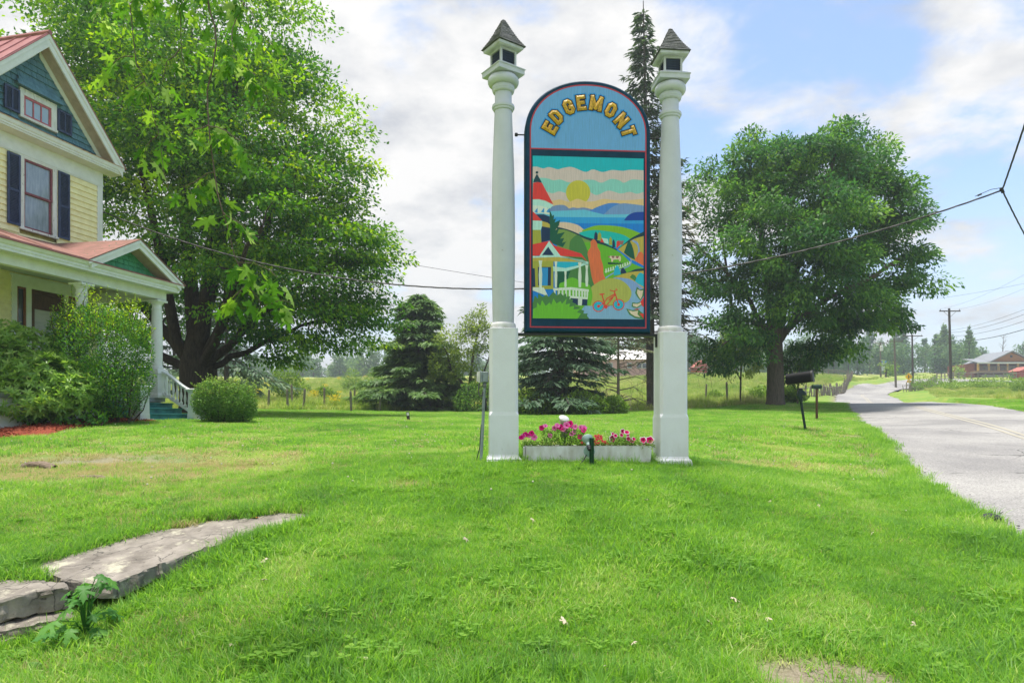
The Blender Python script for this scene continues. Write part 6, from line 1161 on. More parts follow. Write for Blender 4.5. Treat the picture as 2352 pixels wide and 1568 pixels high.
def hanging_branch():
    Yb = 3.3; t = thing('hanging_branch', 'drooping maple branch with large lobed leaves hanging in from above the picture', 'branch', P(470, -60, Yb)); base = np.array(t.location)
    ST = [[(470, -60, 3.3), (476, 0, 3.3), (500, 113, 3.25), (478, 200, 3.25), (478, 289, 3.2), (490, 391, 3.2), (513, 488, 3.15), (544, 602, 3.15), (566, 656, 3.1), (607, 703, 3.1), (616, 762, 3.1)],
          [(470, -60, 3.3), (412, 20, 3.4), (414, 110, 3.4), (440, 190, 3.4)], [(470, -60, 3.3), (300, 10, 3.5), (306, 129, 3.5), (333, 187, 3.5), (365, 312, 3.45), (380, 410, 3.45), (396, 449, 3.45)], [(470, -60, 3.3), (560, 10, 3.3), (600, 70, 3.3), (630, 110, 3.3)], [(470, -60, 3.3), (250, 0, 3.6), (215, 60, 3.6)],
          [(478, 289, 3.2), (520, 300, 3.15), (560, 330, 3.1)], [(490, 391, 3.2), (440, 420, 3.2), (405, 440, 3.2)], [(513, 488, 3.15), (560, 520, 3.1), (590, 560, 3.1)], [(566, 656, 3.1), (530, 690, 3.1), (500, 700, 3.1)], [(500, 113, 3.25), (560, 150, 3.2), (600, 190, 3.2)], [(333, 187, 3.5), (300, 210, 3.5), (280, 240, 3.5)], [(607, 703, 3.1), (650, 690, 3.1), (680, 700, 3.1)], [(414, 110, 3.4), (380, 150, 3.4), (370, 200, 3.4)], [(560, 10, 3.3), (530, 70, 3.25), (540, 130, 3.2)], [(306, 129, 3.5), (260, 140, 3.5), (235, 175, 3.5)], [(365, 312, 3.45), (335, 335, 3.45), (325, 370, 3.4)], [(478, 289, 3.2), (440, 300, 3.2), (425, 335, 3.2)], [(544, 602, 3.15), (600, 610, 3.1), (640, 640, 3.1)]]
    rd = random.Random(3); k = 0; W_ = [3.4, 6.0, 2.4, 6.0, 5.0, 3.0, 2.6, 2.6, 2.0, 5.0, 2.4, 3.0, 3, 4, 3, 2.4, 2.6, 3]
    for s, pts in enumerate(ST):
        q = densify(np.array([P(*p) for p in pts]), .03); q += np.random.default_rng(s).normal(0, .003, q.shape); V, Q = tubes_mesh([(q - base, np.linspace(.0045 if s in (0, 2) else .003, .0014, len(q)))], 6); newobj('twig', fast_mesh('twig', V, Q, mat('twig_bark', (.13, .10, .07), .8, vscale=40, var=.2), smooth=True), t)
        cnt = int(len(q) * .20 * W_[s]) + 6
        for i in range(cnt):
            f = rd.random() ** (.85 if s != 0 else 1.0); p = q[min(len(q) - 1, int(f * len(q)))]; yp = YH - (p[2] - EYE) / p[1] * F
            if s == 0 and 180 < yp < 620 and rd.random() < .25: continue
            az = rd.uniform(0, 6.283); tilt = rd.uniform(-1.25, -.25); dv = Vector((math.cos(az) * math.cos(tilt), math.sin(az) * math.cos(tilt) * .8, math.sin(tilt))); nv = Vector((rd.gauss(0, .6), -.5 + rd.gauss(0, .6), .5 + rd.gauss(0, .5)))
            sc = rd.uniform(.06, .105); x_ = dv.cross(nv).normalized(); n_ = x_.cross(dv).normalized(); M = Matrix((x_, dv.normalized(), n_)).transposed().to_4x4()
            o = newobj('leaf', LEAFM[rd.randrange(7)], t); off = Vector(p - base) + dv.normalized() * sc * .55; o.matrix_local = Matrix.Translation(off) @ M @ Matrix.Scale(sc, 4); k += 1
    return k
NLEAF = hanging_branch()
# celandine growing out of the stones, weeds at its foot
def leafy_plant(name, label, base, n, hgt, size, seed, m, spread=.5, cat='plant'):
    rd = random.Random(seed); t = thing(name, label, cat, base); lm = [maple_leaf('leaf', m, seed * 10 + s, False) for s in range(3)]; st = MB()
    for i in range(n):
        az = rd.uniform(0, 6.283); f = (i + 1) / n; h = hgt * f * rd.uniform(.7, 1.05); r = spread * hgt * rd.uniform(.4, 1) * (1.1 - .4 * f); tip = Vector((math.cos(az) * r, math.sin(az) * r, h)); st.tube([(0, 0, -.03), (tip.x * .4, tip.y * .4, h * .7), tip], [.004, .003, .002], 5)
        dv = Vector((math.cos(az), math.sin(az), rd.uniform(-.5, .2))).normalized(); nv = Vector((0, -.2, 1)); x_ = dv.cross(nv).normalized(); n_ = x_.cross(dv); o = newobj('leaf', lm[i % 3], t); sc = size * rd.uniform(.7, 1.2); o.matrix_local = Matrix.Translation(tip + dv * sc * .1) @ Matrix((x_, dv, n_)).transposed().to_4x4() @ Matrix.Scale(sc, 4)
    st.build('stem', m, t)
b = slab_pt(205, 1372); leafy_plant('celandine_plant', 'lobed green celandine plant growing from the gap between the two slabs', (b[0] + .04, b[1] - .10, .36), 24, .33, .085, 5, leafmat('celandine_leaf', [(.05, .17, .03), (.08, .24, .04), (.14, .32, .06)], .4), .42)
L_DOCK = leafmat('dock_leaf', [(.06, .16, .02), (.11, .24, .03), (.18, .32, .05)], .4)
def rosette(name, label, x, Y, n, L, seed, cat='weed', group=None):
    rs = np.random.default_rng(seed); b = ground(x, Y, 0); t = thing(name, label, cat, b, group=group); az = rs.random(n) * 6.283; el = rs.uniform(.15, .9, n); D = np.c_[np.cos(az) * np.cos(el), np.sin(az) * np.cos(el), np.sin(el)]; ls = rs.uniform(.6, 1.1, n) * L
    S = np.cross(D, [0, 0, 1.]); S /= np.linalg.norm(S, axis=1)[:, None]; N2 = np.cross(S, D)
    for i in range(n):
        mb = MB(); ks = 6; vs = []
        for k in range(ks):
            f = k / (ks - 1); w_ = ls[i] * .22 * math.sin(math.pi * min(1, f * .92 + .06)) ** .8; c = D[i] * ls[i] * f - np.array([0, 0, 1]) * ls[i] * .35 * f * f; vs += [c - S[i] * w_ + N2[i] * w_ * .3, c, c + S[i] * w_ + N2[i] * w_ * .3]
        mb.smooth().add(vs, [(3 * k + j, 3 * k + j + 1, 3 * k + j + 4, 3 * k + j + 3) for k in range(ks - 1) for j in (0, 1)]); o = mb.build('leaf', L_DOCK, t, fix=False); a = o.data.attributes.new('tone', 'FLOAT', 'FACE'); a.data.foreach_set('value', np.full(len(o.data.polygons), rs.random(), np.float32))
for i, (x, Y, n, L, lab) in enumerate(((150, 3.62, 9, .15, 'broad-leaved dock weed just below the celandine plant'), (45, 3.45, 8, .14, 'broad-leaved weed at the foot of the stone stack'), (240, 3.75, 7, .12, 'small broad-leaved weed in the gap under the long slab'), (95, 3.25, 8, .11, 'low broad-leaved weed in front of the stone stack'), (350, 5.35, 7, .09, 'yellowish broad-leaved weed on the terrace behind the long slab'), (40, 5.2, 7, .10, 'broad-leaved weed on the terrace by the dry grass'), (1000, 3.2, 6, .08, 'flat plantain weed in the open lawn'), (1560, 3.3, 6, .09, 'broad plantain weed in the lawn nearer the road'))): rosette('dock_weed', lab, x, Y, n, L, 90 + i)
for i in range(22):
    x_ = random.uniform(250, 2000); Y_ = random.uniform(3.0, 7.0)
    if road_coord(*[np.array([v]) for v in XY(x_, Y_)])[0] < -.4 and XY(x_, Y_)[0] > -1.4: rosette('lawn_weed', 'flat broad-leaved weed growing in the mown lawn', x_, Y_, random.randint(5, 8), random.uniform(.05, .09), 400 + i, group='broad-leaved weeds dotted over the lawn')
# litter on the lawn
M_DRY = mat('dry_leaf', (.50, .43, .32), .8, vscale=20, var=.2); M_ORL = mat('orange_dry_leaf', (.62, .22, .04), .7, vscale=20, var=.2)
lv = [maple_leaf('fallen_leaf', M_DRY, 200 + s) for s in range(4)]
spots = [(1770, 6.1), (1925, 4.35), (2005, 5.4), (740, 4.6), (905, 3.55), (612, 4.3), (600, 3.9), (1065, 4.7), (1300, 6.3), (1480, 5.7), (1680, 3.75), (1760, 3.5), (1625, 3.45), (1300, 3.4), (1460, 3.2), (2100, 3.6), (1390, 2.95), (1130, 2.92), (835, 2.98), (530, 3.2), (780, 5.7), (330, 6.0), (1220, 5.2), (1880, 6.2)]
for i, (x, Y) in enumerate(spots):
    o = newobj('fallen_leaf', lv[i % 4], None, ground(x, Y, .05)); s = random.uniform(.035, .06); o.scale = (s, s, s); o.rotation_euler = (random.uniform(-.6, .6), random.uniform(-.6, .6), random.uniform(0, 6)); tag(o, 'pale dry fallen leaf lying in the mown grass', 'leaf', 'dry leaves scattered over the lawn')
o = newobj('fallen_leaf', maple_leaf('orange_leaf', M_ORL, 300), None, slab_pt(592, 1190, .012)); o.scale = (.075,) * 3; o.rotation_euler = (.25, .1, 1.2); tag(o, 'orange fallen leaf lying on the long stone slab', 'leaf')

# ------------------------------------------------------------------ mailboxes
M_MB = mat('black_mailbox_enamel', (.007, .008, .009), .6, vscale=10, var=.15, spec=.12, speck=(.73, 70, (.12, .12, .12))); M_MBT = mat('mailbox_door_black', (.03, .03, .032), .6, vscale=10, var=.15)  # second black, a little lighter than the body, used on the door
mbase = ground(1850, 13.3, -.04); W2 = lambda a, b, Y=13.3: Vector(P(1788.4 + a / 10.24, 839.1 + b / 10.24, Y)) - Vector(mbase)
t = thing('roadside_mailbox', 'large black mailbox on a leaning green post with a cast horse head', 'mailbox', mbase)
M_POST = mat('dark_green_iron', lin((26, 52, 52)), .45, vscale=20, col2=lin((14, 34, 36)), bump=.2)
mb = MB(); pb = Vector((.005, 0, 0)); ptp = W2(522, 838); mb.tube([pb, ptp], .026, 8); mb.build('post', M_POST, t)
mb = MB(); mb.lathe([(.03, -.012), (.045, -.006), (.045, .006), (.03, .012), (.03, .05)], 16, M=Matrix.Translation(ptp)); mb.build('post_collar', M_POST, t)
prof = [(478, 552), (500, 540), (525, 560), (552, 545), (560, 575), (600, 600), (640, 640), (650, 660), (640, 690), (612, 704), (590, 692), (560, 672), (542, 684), (552, 720), (562, 755), (552, 800), (540, 832), (478, 832), (462, 790), (440, 760), (430, 715), (432, 665), (448, 610), (465, 575)]
c = W2(510, 690); mb = MB(); loops = []
for s, th_ in ((.72, -.040), (.92, -.030), (1.0, -.012), (1.0, .012), (.92, .030), (.72, .040)):
    loops.append([c + (W2(*p) - c) * s + Vector((0, th_, 0)) for p in prof])
n = len(prof); vs = [p for l in loops for p in l]; mb.add(vs, [(k * n + i, k * n + (i + 1) % n, (k + 1) * n + (i + 1) % n, (k + 1) * n + i) for k in range(5) for i in range(n)] + [tuple(range(n - 1, -1, -1)), tuple(range(5 * n, 6 * n))]); autosmooth(mb.build('horse_head', M_POST, t), 50)
mb = MB(); rc_ = W2(602, 735); mb.tube([rc_ + Vector((.018 * math.cos(a), .005, .038 * math.sin(a))) for a in np.linspace(0, 6.283, 18)], .0035, 5); mb.build('tether_ring', M_POST, t)
mb = MB(); [mb.tube([W2(318, 440, 13.28), W2(400, 556, 13.3), W2(636, 542, 13.3), W2(652, 398, 13.26)], .008, 5)]; mb.build('bracket', M_BLACK, t)
ax0, ax1 = W2(190, 330, 13.42), W2(800, 250, 13.16); xa = (ax1 - ax0).normalized(); ya = Vector((0, 0, 1)).cross(xa).normalized(); za = xa.cross(ya); L_ = (ax1 - ax0).length; hw, hh = .10, .105
sec = [(-hw, -hh), (hw, -hh), (hw, .01)] + [(hw * math.cos(a), .01 + .10 * math.sin(a)) for a in np.linspace(.25, math.pi - .25, 11)] + [(-hw, .01)]
f3 = lambda a, b, d: ax0 + xa * d + ya * a + za * b
mb = MB(); mb.smooth().prism(sec, f3, 0, L_); autosmooth(mb.build('mailbox_body', M_MB, t), 35)
mb = MB(); sec2 = [(a * 1.06, b * 1.05) for a, b in sec]; mb.prism(sec2, f3, L_ - .02, L_ + .012); autosmooth(mb.build('mailbox_door', M_MBT, t), 35)
mb = MB(); mb.box((-.01, -.006, 0), (.01, .006, .03), Matrix.Translation(f3(0, .105, L_ + .004))); mb.build('door_latch', M_BLACK, t)
sb = ground(1876, 21.5, -.04); q = lambda x, y: Vector(P(x, y, 21.5)) - Vector(sb)
t = thing('small_mailbox', 'small dark green mailbox on a straight brown post farther up the verge', 'mailbox', sb)
mb = MB(); mb.cbox((-.030, -.03, 0), (.030, .03, q(1876, 891).z), .006); mb.build('post', mat('brown_post', lin((92, 66, 50)), .8, vscale=8, var=.2, stretch=(4, 4, .6)), t)
a0_, a1_ = q(1866, 888), q(1884.5, 888); L_ = (a1_ - a0_).length; hz_ = .062; f3 = lambda a, b, d: Vector((a0_.x + d, a, a0_.z + b)); sec = [(-.08, -.06), (.08, -.06), (.08, .02)] + [(.08 * math.cos(a), .02 + .045 * math.sin(a)) for a in np.linspace(.3, math.pi - .3, 7)] + [(-.08, .02)]
mb = MB(); mb.prism(sec, f3, 0, L_); autosmooth(mb.build('mailbox_body', mat('green_mailbox', lin((20, 54, 44)), .5), t), 35); mb = MB(); mb.prism([(a * 1.05, b * 1.06) for a, b in sec], f3, L_ - .015, L_ + .01); mb.build('mailbox_door', MATS['green_mailbox'], t)
# grey stake in the lawn
sb = ground(938.7, 19.0, -.04); mb = MB(); mb.cbox((-.04, -.03, 0), (.04, .03, .28), .006, Matrix.Rotation(R(-6), 4, 'Y')); mb.mi(1).box((-.03, -.032, .18), (.035, -.0305, .26), Matrix.Rotation(R(-6), 4, 'Y')); tag(mb.build('lawn_stake', [mat('dark_stake', (.06, .05, .04), .9), MATS['white_paint_weathered']], None, sb), 'short dark stake with a pale plate standing alone in the lawn', 'stake')

# ------------------------------------------------------------------ fences
M_GREYW = mat('weathered_grey_wood', lin((150, 142, 132)), .9, vscale=9, col2=lin((104, 96, 88)), bump=.7, bscale=40, stretch=(3, 3, .5))
def fence_post(name, label, x, Y, h, seed, group=None, r=.06):
    rd = random.Random(seed); b = ground(x, Y, -.15); mb = MB(); lean = Vector((rd.uniform(-.05, .05), rd.uniform(-.04, .04), 1)); k = 9; pts = [lean * (h + .15) * f for f in (0, .3, .6, .95, 1)]; mb.tube(pts, [r * 1.05, r, r * .95, r * .9, r * .6], k); o = mb.build(name, M_GREYW, None, b); tag(o, label, 'fence post', group); return b + lean * (h + .15)
for i, (x, Y, h) in enumerate(((616, 33, .95), (661, 33, 1.0), (697, 33.5, 1.05), (746, 37, 1.15), (807, 33, 1.0), (814, 40, 1.2), (872, 35, 1.0), (671, 39, 1.2))): fence_post('fence_post', 'weathered grey wooden post of the pasture fence left of the green spruce', x, Y, h, i, 'pasture fence posts by the meadow')
for i, (x, Y, h) in enumerate(((1487, 38, 1.15), (1671, 37, 1.25), (1620, 42, 1.2))): fence_post('fence_post', 'weathered wooden post of the wire fence by the ash tree', x, Y, h, 20 + i, 'fence posts near the ash tree')
def picket_fence(name, label, path, step, h, seed, rails=True):
    rd = random.Random(seed); pts = densify(np.array(path, float), step); c = Vector((pts[0][0], pts[0][1], tz(*pts[0]))); t = thing(name, label, 'fence', c)
    base = MB().cbox((-.5, -.5, 0), (.5, .5, 1), .05).mesh('picket', M_GREYW)
    for p in pts:
        o = newobj('picket', base, t); hh = h * rd.uniform(.7, 1.15); o.location = Vector((p[0] + rd.gauss(0, .04), p[1] + rd.gauss(0, .05), tz(*p) - .1)) - c; o.rotation_euler = (rd.gauss(0, .10), rd.gauss(0, .13), rd.uniform(0, 3)); w_ = rd.uniform(.07, .16); o.scale = (w_, w_ * .6, hh + .1)
    if rails:
        for f in (.35, .75):
            for a, b in zip(pts[::6][:-1], pts[::6][1:]): MB().tube([Vector((a[0], a[1], tz(*a) + h * f)) - c, Vector((b[0], b[1], tz(*b) + h * f + rd.gauss(0, .05))) - c], .04, 5).build('rail', M_GREYW, t)
def rail_fence(name, label, path, h, seed, span=3.0):
    rd = random.Random(seed); pts = densify(np.array(path, float), span); c = Vector((pts[0][0], pts[0][1], tz(*pts[0]))); t = thing(name, label, 'fence', c)
    for i, p in enumerate(pts):
        MB().tube([Vector((p[0], p[1], tz(*p) - .1)) - c, Vector((p[0] + rd.gauss(0, .05), p[1], tz(*p) + h * rd.uniform(1, 1.2))) - c], .09, 6).build('post', M_GREYW, t)
        if i:
            a = pts[i - 1]
            for f in (.3, .62, .95): MB().tube([Vector((a[0], a[1], tz(*a) + h * f + rd.gauss(0, .05))) - c, Vector((p[0], p[1], tz(*p) + h * f + rd.gauss(0, .05))) - c], .055, 5).build('rail', M_GREYW, t)
picket_fence('rough_picket_fence', 'ragged grey picket fence along the left bank of the road', [XY(1815, 70), XY(1850, 72), XY(1890, 76), XY(1930, 86), XY(1948, 97), XY(1957, 112)], .42, 1.25, 1)
rail_fence('split_rail_fence', 'split rail fence crossing the pasture above the ragged pickets', [XY(1860, 116), XY(1905, 114), XY(1957, 112)], 1.2, 2)
picket_fence('rough_picket_fence', 'ragged grey picket fence around the yellow road sign', [XY(2077, 86), XY(2090, 85), XY(2102, 87), XY(2112, 88), XY(2122, 93), XY(2140, 103), XY(2152, 112)], .40, 1.15, 3)
rail_fence('split_rail_fence', 'split rail fence running from the bend towards the wooden house', [XY(2152, 112), XY(2190, 122), XY(2240, 130), XY(2300, 136), XY(2400, 138)], 1.3, 4, 3.4)

# ------------------------------------------------------------------ poles and wires
M_POLE = mat('utility_pole_wood', lin((132, 124, 112)), .9, vscale=6, col2=lin((84, 78, 70)), bump=.6, stretch=(4, 4, .3)); M_POLED = mat('dark_pole_wood', lin((92, 84, 76)), .9, vscale=6, col2=lin((60, 54, 50)), bump=.6, stretch=(4, 4, .3))
M_WIRE = mat('black_cable', (.03, .03, .032), .6); M_INS = mat('insulator', (.12, .10, .09), .4); M_CAN = mat('transformer_grey', (.62, .64, .66), .5)
def pole(x, Y, ytop, label, m, xt=None, arm=None, armw=2.4, r=.15):
    b = ground(x, Y, -.3); top = Vector(P(xt or x, ytop, Y)) - b; t = thing('utility_pole', label, 'utility pole', b); MB().tube([(0, 0, 0), top * .5, top], [r, r * .9, r * .72], 10).build('pole', m, t)
    if arm is not None:
        za = top - Vector((0, 0, arm)); mb = MB(); mb.box((-armw / 2, -.20, -.06), (armw / 2, -.09, .06), Matrix.Translation(za)); mb.build('crossarm', m, t)
        for s in (-1, 1):
            MB().tube([za + Vector((s * armw * .30, -.15, -.05)), za + Vector((0, -.14, -.75))], .02, 4).build('brace', m, t); MB().lathe([(.03, .06), (.05, .10), (.03, .16), (.045, .20), (.02, .24)], 8, M=Matrix.Translation(za + Vector((s * armw * .46, -.145, 0)))).build('insulator', M_INS, t)
    return b, top
p1b, p1t = pole(2185, 82, 708, 'dark utility pole with a crossarm standing in the grass right of the road', M_POLED, 2180, .35, 2.5, .17)
p2b, p2t = pole(2097, 104, 768, 'utility pole with a crossarm behind the yellow road sign', M_POLED, 2095, .25, 3.0, .16)
p3b, p3t = pole(2058, 95, 776, 'pale utility pole in the grass on the inside of the bend', M_POLE, 2054, .5, 2.2, .15)
p4b, p4t = pole(2023, 125, 786, 'far utility pole with a transformer can and a banner', M_POLE, 2022, .2, 2.2, .16)
t4 = [o for o in COL.objects if o.name.startswith('utility_pole')][-1]
MB().lathe([(.22, 0), (.26, .05), (.26, .85), (.2, .95)], 12, M=Matrix.Translation(p4t + Vector((.0, -.4, -1.6)))).build('transformer', M_CAN, t4)
mbn = MB(); bz = P(2030.5, 840, 125) - np.array(p4b); c = Vector(bz); mbn.box((-.55, -.012, -.9), (.55, .012, .9), Matrix.Translation(c)); mbn.mi(1).box((-.55, -.016, .6), (.55, -.0125, .9), Matrix.Translation(c)); mbn.mi(2).lathe([(.22, -.0005), (.22, .004)], 16, M=Matrix.Translation(c + Vector((0, -.013, .1))) @ Matrix.Rotation(R(90), 4, 'X')); mbn.build('banner', [mat('banner_white', (.62, .68, .72), .8), mat('banner_blue', (.12, .3, .6), .8), mat('banner_dark', (.08, .12, .14), .8)], t4)
def sag(a, b, s, n=22):
    a, b = Vector(a), Vector(b); return [a + (b - a) * f + Vector((0, 0, -4 * s * f * (1 - f))) for f in np.linspace(0, 1, n)]
def wire(label, pts, r=.012, group=None, twist=0.0):
    c = Vector(pts[0]); pl = [Vector(p) - c for p in pts]
    if twist:
        q = densify(np.array([tuple(p) for p in pl]), .09); k = np.arange(len(q)); mb = MB()
        for ph in (0, 2.1, 4.2): mb.tube([Vector(p) + Vector((0, math.cos(i * .55 + ph) * twist, math.sin(i * .55 + ph) * twist)) for i, p in zip(k, q)], r * .62, 4)
    else: mb = MB(); mb.tube(pl, r, 5)
    tag(mb.build('overhead_wire', M_WIRE, None, c), label, 'wire', group)
hp_ = Vector((*local2w(.05, .0), 1.5 + (955 - 487) / F * 17)); spl = Vector(P(2302, 437, 13.0))
wire('twisted service cable from the house corner passing behind the sign to the splice', sag(hp_, spl, 1.9, 40), .015, None, .008)
wire('thin telephone wire sagging from the house corner above the service cable', sag(Vector((*local2w(.05, 0), hp_.z + .12)), P(1500, 690, 24), .15), .006)
wire('heavy twisted cable rising from the splice over the road', sag(spl, P(2440, 20, 8.5), .04), .017, None, .010)
wire('twisted cable dropping from the splice to the right', sag(spl, P(2460, 690, 20), .25), .015, None, .009)
mb = MB(); mb.tube([Vector((-.03, 0, .04)), Vector((.0, 0, 0)), Vector((.02, 0, -.05))], .03, 7); mb.tube([Vector((-.45, .1, -.085)), Vector((-.2, .02, .02)), Vector((0, 0, .05))], .006, 5); mb.tube([Vector((-.40, .1, -.07)), Vector((-.34, .08, -.045))], .018, 6); tag(mb.build('cable_splice', M_WIRE, None, spl), 'black clamp where three twisted cables meet in the sky', 'cable clamp')
p0 = Vector((33, 32, 11.2)); w1 = [1.2, .85, .35, -.35]
for k in range(4):
    a = p1b + p1t + Vector((0, -.18, -2.65 - [0, .30, .72, 1.3][k])); wire(['thin topmost', 'second', 'third', 'thick lowest'][k] + ' cable running from the dark roadside pole past the wooden house roof', sag(a, p0 + Vector((0, 0, [-.2, -.5, -1.0, -1.6][k])), 1.0 + .1 * k), [.012, .016, .016, .028][k], 'cables on the roadside poles, lower set')
    b = p2b + p2t + Vector((0, -.18, -2.4 - .35 * k)); wire(['topmost', 'second', 'third', 'thick lowest'][k] + ' cable between the dark roadside pole and the pole behind the yellow sign', sag(a, b, .8), [.012, .014, .014, .022][k], 'cables between the first two roadside poles')
    c = p3b + p3t + Vector((0, -.17, -2.2 - .33 * k)); wire(['topmost', 'second', 'third', 'lowest'][k] + ' cable sagging across the bend to the pale pole', sag(b, c, 1.3), .018, 'cables across the bend'); d = p4b + p4t + Vector((0, -.17, -2.9 - .4 * k)); wire(['topmost', 'second', 'third', 'lowest'][k] + ' cable from the pale pole to the far banner pole', sag(c, d, 1.2), .016, 'cables to the far pole')
for s in (-1, 1): wire('thin bare wire from the crossarm of the dark roadside pole', sag(p1b + p1t + Vector((s * 1.15, -.15, -.1)), p0 + Vector((s * 1.2, 0, 2.2)), 1.2), .007, 'bare wires on the crossarms')
wire('thin straight wire crossing the sky beyond the ash tree', sag(P(2150, 686, 75), P(2480, 622, 60), .2), .010)

# ------------------------------------------------------------------ yellow road sign
sb = ground(2088, 90, -.2); c = Vector(P(2087.3, 864.9, 90)) - sb; t = thing('warning_sign', 'yellow diamond warning sign showing a side road, small plate below', 'road sign', sb); M_YS = mat('sign_yellow', lin((252, 190, 10)), .5, var=.03); M_BK = mat('sign_black', (.015, .015, .015), .5)
MB().tube([(0, .03, 0), (0, .03, c.z + .4)], .03, 6).build('post', mat('galvanised_post', (.35, .36, .36), .5), t)
h_ = .50; mb = MB(); mb.prism([(-h_, 0), (0, -h_), (h_, 0), (0, h_)], lambda a, b, d: c + Vector((a, d, b)), -.012, 0); mb.build('diamond', M_YS, t); mb = MB(); mb.box((-.09, -.018, -.27), (.0, -.013, .25), Matrix.Translation(c) @ Matrix.Rotation(R(3), 4, 'Y')); mb.box((.0, -.018, -.04), (.24, -.013, .05), Matrix.Translation(c)); mb.build('symbol', M_BK, t)
c2 = Vector(P(2088, 875.6, 90)) - sb; MB().cbox((-.28, -.012, -.15), (.28, 0, .15), .01, Matrix.Translation(c2)).build('plate', mat('plate_orange', lin((240, 170, 30)), .5), t); MB().prism([(-.10, -.05), (.10, -.05), (.08, .02), (0, .06), (-.08, .02)], lambda a, b, d: c2 + Vector((a, d, b)), -.017, -.0125).build('plate_symbol', mat('plate_white', (.7, .68, .6), .5), t)

# ------------------------------------------------------------------ far buildings
M_LOG = mat('varnished_log', lin((176, 122, 66)), .6, vscale=3, col2=lin((136, 88, 46)), stretch=(.6, 1, 6)); M_GREYROOF = mat('grey_metal_roof', (.26, .27, .28), .4, vscale=3, var=.1); M_REDW = mat('reddish_board', lin((128, 72, 56)), .8, vscale=4, var=.2, stretch=(5, 1, .5))
def far_house():
    Y = 150; b = ground(2330, Y, -.1); t = thing('wooden_house', 'far wooden house with a long porch, grey roof and log gable', 'house', b); q = lambda x, y, d=0: Vector(P(x, y, Y + d)) - b
    g0 = -.3; fl = q(2300, 851).z; ev = q(2300, 834).z; X0, X1 = q(2256, 850).x, q(2460, 850).x
    MB().box((X0, 2.5, g0), (X1, 12, ev + .2)).build('wall', M_REDW, t); MB().box((q(2246, 850).x, -.1, fl - .35), (X1, 2.45, fl)).build('porch_deck', mat('deck_wood', lin((150, 124, 104)), .8), t); MB().box((q(2252, 850).x, -.6, g0), (q(2334, 850).x, -.3, fl - .9)).build('foundation_wall', mat('grey_block', lin((132, 130, 134)), .9, vscale=4, var=.15), t)
    mb = MB(); a, b2 = q(2241, 835), q(2480, 835); rdg = q(2300, 819.5).z; mb.add([(a.x, -.7, ev), (b2.x, -.7, ev), (b2.x, 7, rdg), (a.x + 1.6, 7, rdg), (a.x, -.7, ev + .15), (b2.x, -.7, ev + .15), (b2.x, 7, rdg + .15), (a.x + 1.6, 7, rdg + .15)], [(0, 3, 2, 1), (4, 5, 6, 7), (0, 1, 5, 4), (1, 2, 6, 5), (2, 3, 7, 6), (3, 0, 4, 7)]); rf = mb.build('roof', M_GREYROOF, t); MB().box((a.x - .1, -.8, ev - .15), (b2.x, -.68, ev + .18)).build('fascia', mat('pale_fascia', (.6, .62, .62), .7), rf)
    gx0, gx1, gxm = q(2279, 830).x, q(2372, 830).x, q(2325, 830).x; gz0, gzm = q(2300, 829).z, q(2325, 808).z; mb = MB(); n = 7
    for k in range(n):
        f0, f1 = k / n, (k + 1) / n; mb2 = MB(); hw0 = (1 - f0) * (gx1 - gx0) / 2 * .97; hw1 = (1 - f1) * (gx1 - gx0) / 2 * .97; z0, z1 = gz0 + (gzm - gz0) * f0, gz0 + (gzm - gz0) * f1 - .03; mb2.add([(gxm - hw0, .3, z0), (gxm + hw0, .3, z0), (gxm + hw1, .3, z1), (gxm - hw1, .3, z1), (gxm - hw0, .6, z0), (gxm + hw0, .6, z0), (gxm + hw1, .6, z1), (gxm - hw1, .6, z1)], [(0, 1, 2, 3), (7, 6, 5, 4), (0, 4, 5, 1), (1, 5, 6, 2), (2, 6, 7, 3), (3, 7, 4, 0)]); mb2.build('gable_log', M_LOG, t)
    for s, gx in ((-1, gx0), (1, gx1)): MB().add([(gxm, -.2, gzm + .1), (gx + s * .5, -.2, gz0 - .25), (gx + s * .5, 9, gz0 - .25), (gxm, 9, gzm + .1), (gxm, -.2, gzm + .35), (gx + s * .5, -.2, gz0), (gx + s * .5, 9, gz0), (gxm, 9, gzm + .35)], [(0, 3, 2, 1), (4, 5, 6, 7), (0, 1, 5, 4), (1, 2, 6, 5), (2, 3, 7, 6), (3, 0, 4, 7)]).build('gable_roof', M_GREYROOF, t)
    MB().box((q(2326, 810).x, 1.6, gzm - .8), (q(2334, 810).x, 2.4, q(2330, 803.5).z)).build('chimney', mat('brick_chimney', (.25, .2, .18), .9), rf); MB().box((gxm - .25, .26, gzm - 1.2), (gxm + .25, .299, gzm - .7)).build('gable_vent', M_BLACK, t)
    for x in (2247.5, 2272, 2294, 2315, 2339, 2362): MB().cbox((q(x, 840).x - .18, .0, fl), (q(x, 840).x + .18, .3, ev + .02), .02).build('porch_post', mat('golden_post', lin((214, 168, 96)), .6, var=.1), t)
    for x0, x1 in ((2276, 2291), (2305, 2312), (2320, 2336), (2342, 2360)):
        f = MB(); f.box((q(x0, 840).x, 2.40, fl + .5), (q(x1, 840).x, 2.495, ev - .35)); w_ = f.build('window', mat('dark_frame', (.05, .06, .07), .5), t); f = MB(); f.box((q(x0, 840).x + .1, 2.37, fl + .6), (q((x0 + x1) / 2, 840).x - .05, 2.399, ev - .45)); f.build('pane', M_PANE, w_); f = MB(); f.box((q((x0 + x1) / 2, 840).x + .05, 2.37, fl + .6), (q(x1, 840).x - .1, 2.399, ev - .45)); f.build('pane', M_PANE, w_)
    for x in np.arange(2250, 2375, 3.1): MB().box((q(x, 840).x - .05, -.05, fl), (q(x, 840).x + .05, .05, fl + .9)).build('railing_post', M_GREYW, t)
    MB().box((q(2246, 840).x, -.06, fl + .9), (X1, .06, fl + 1.0)).build('railing', M_GREYW, t)
far_house()
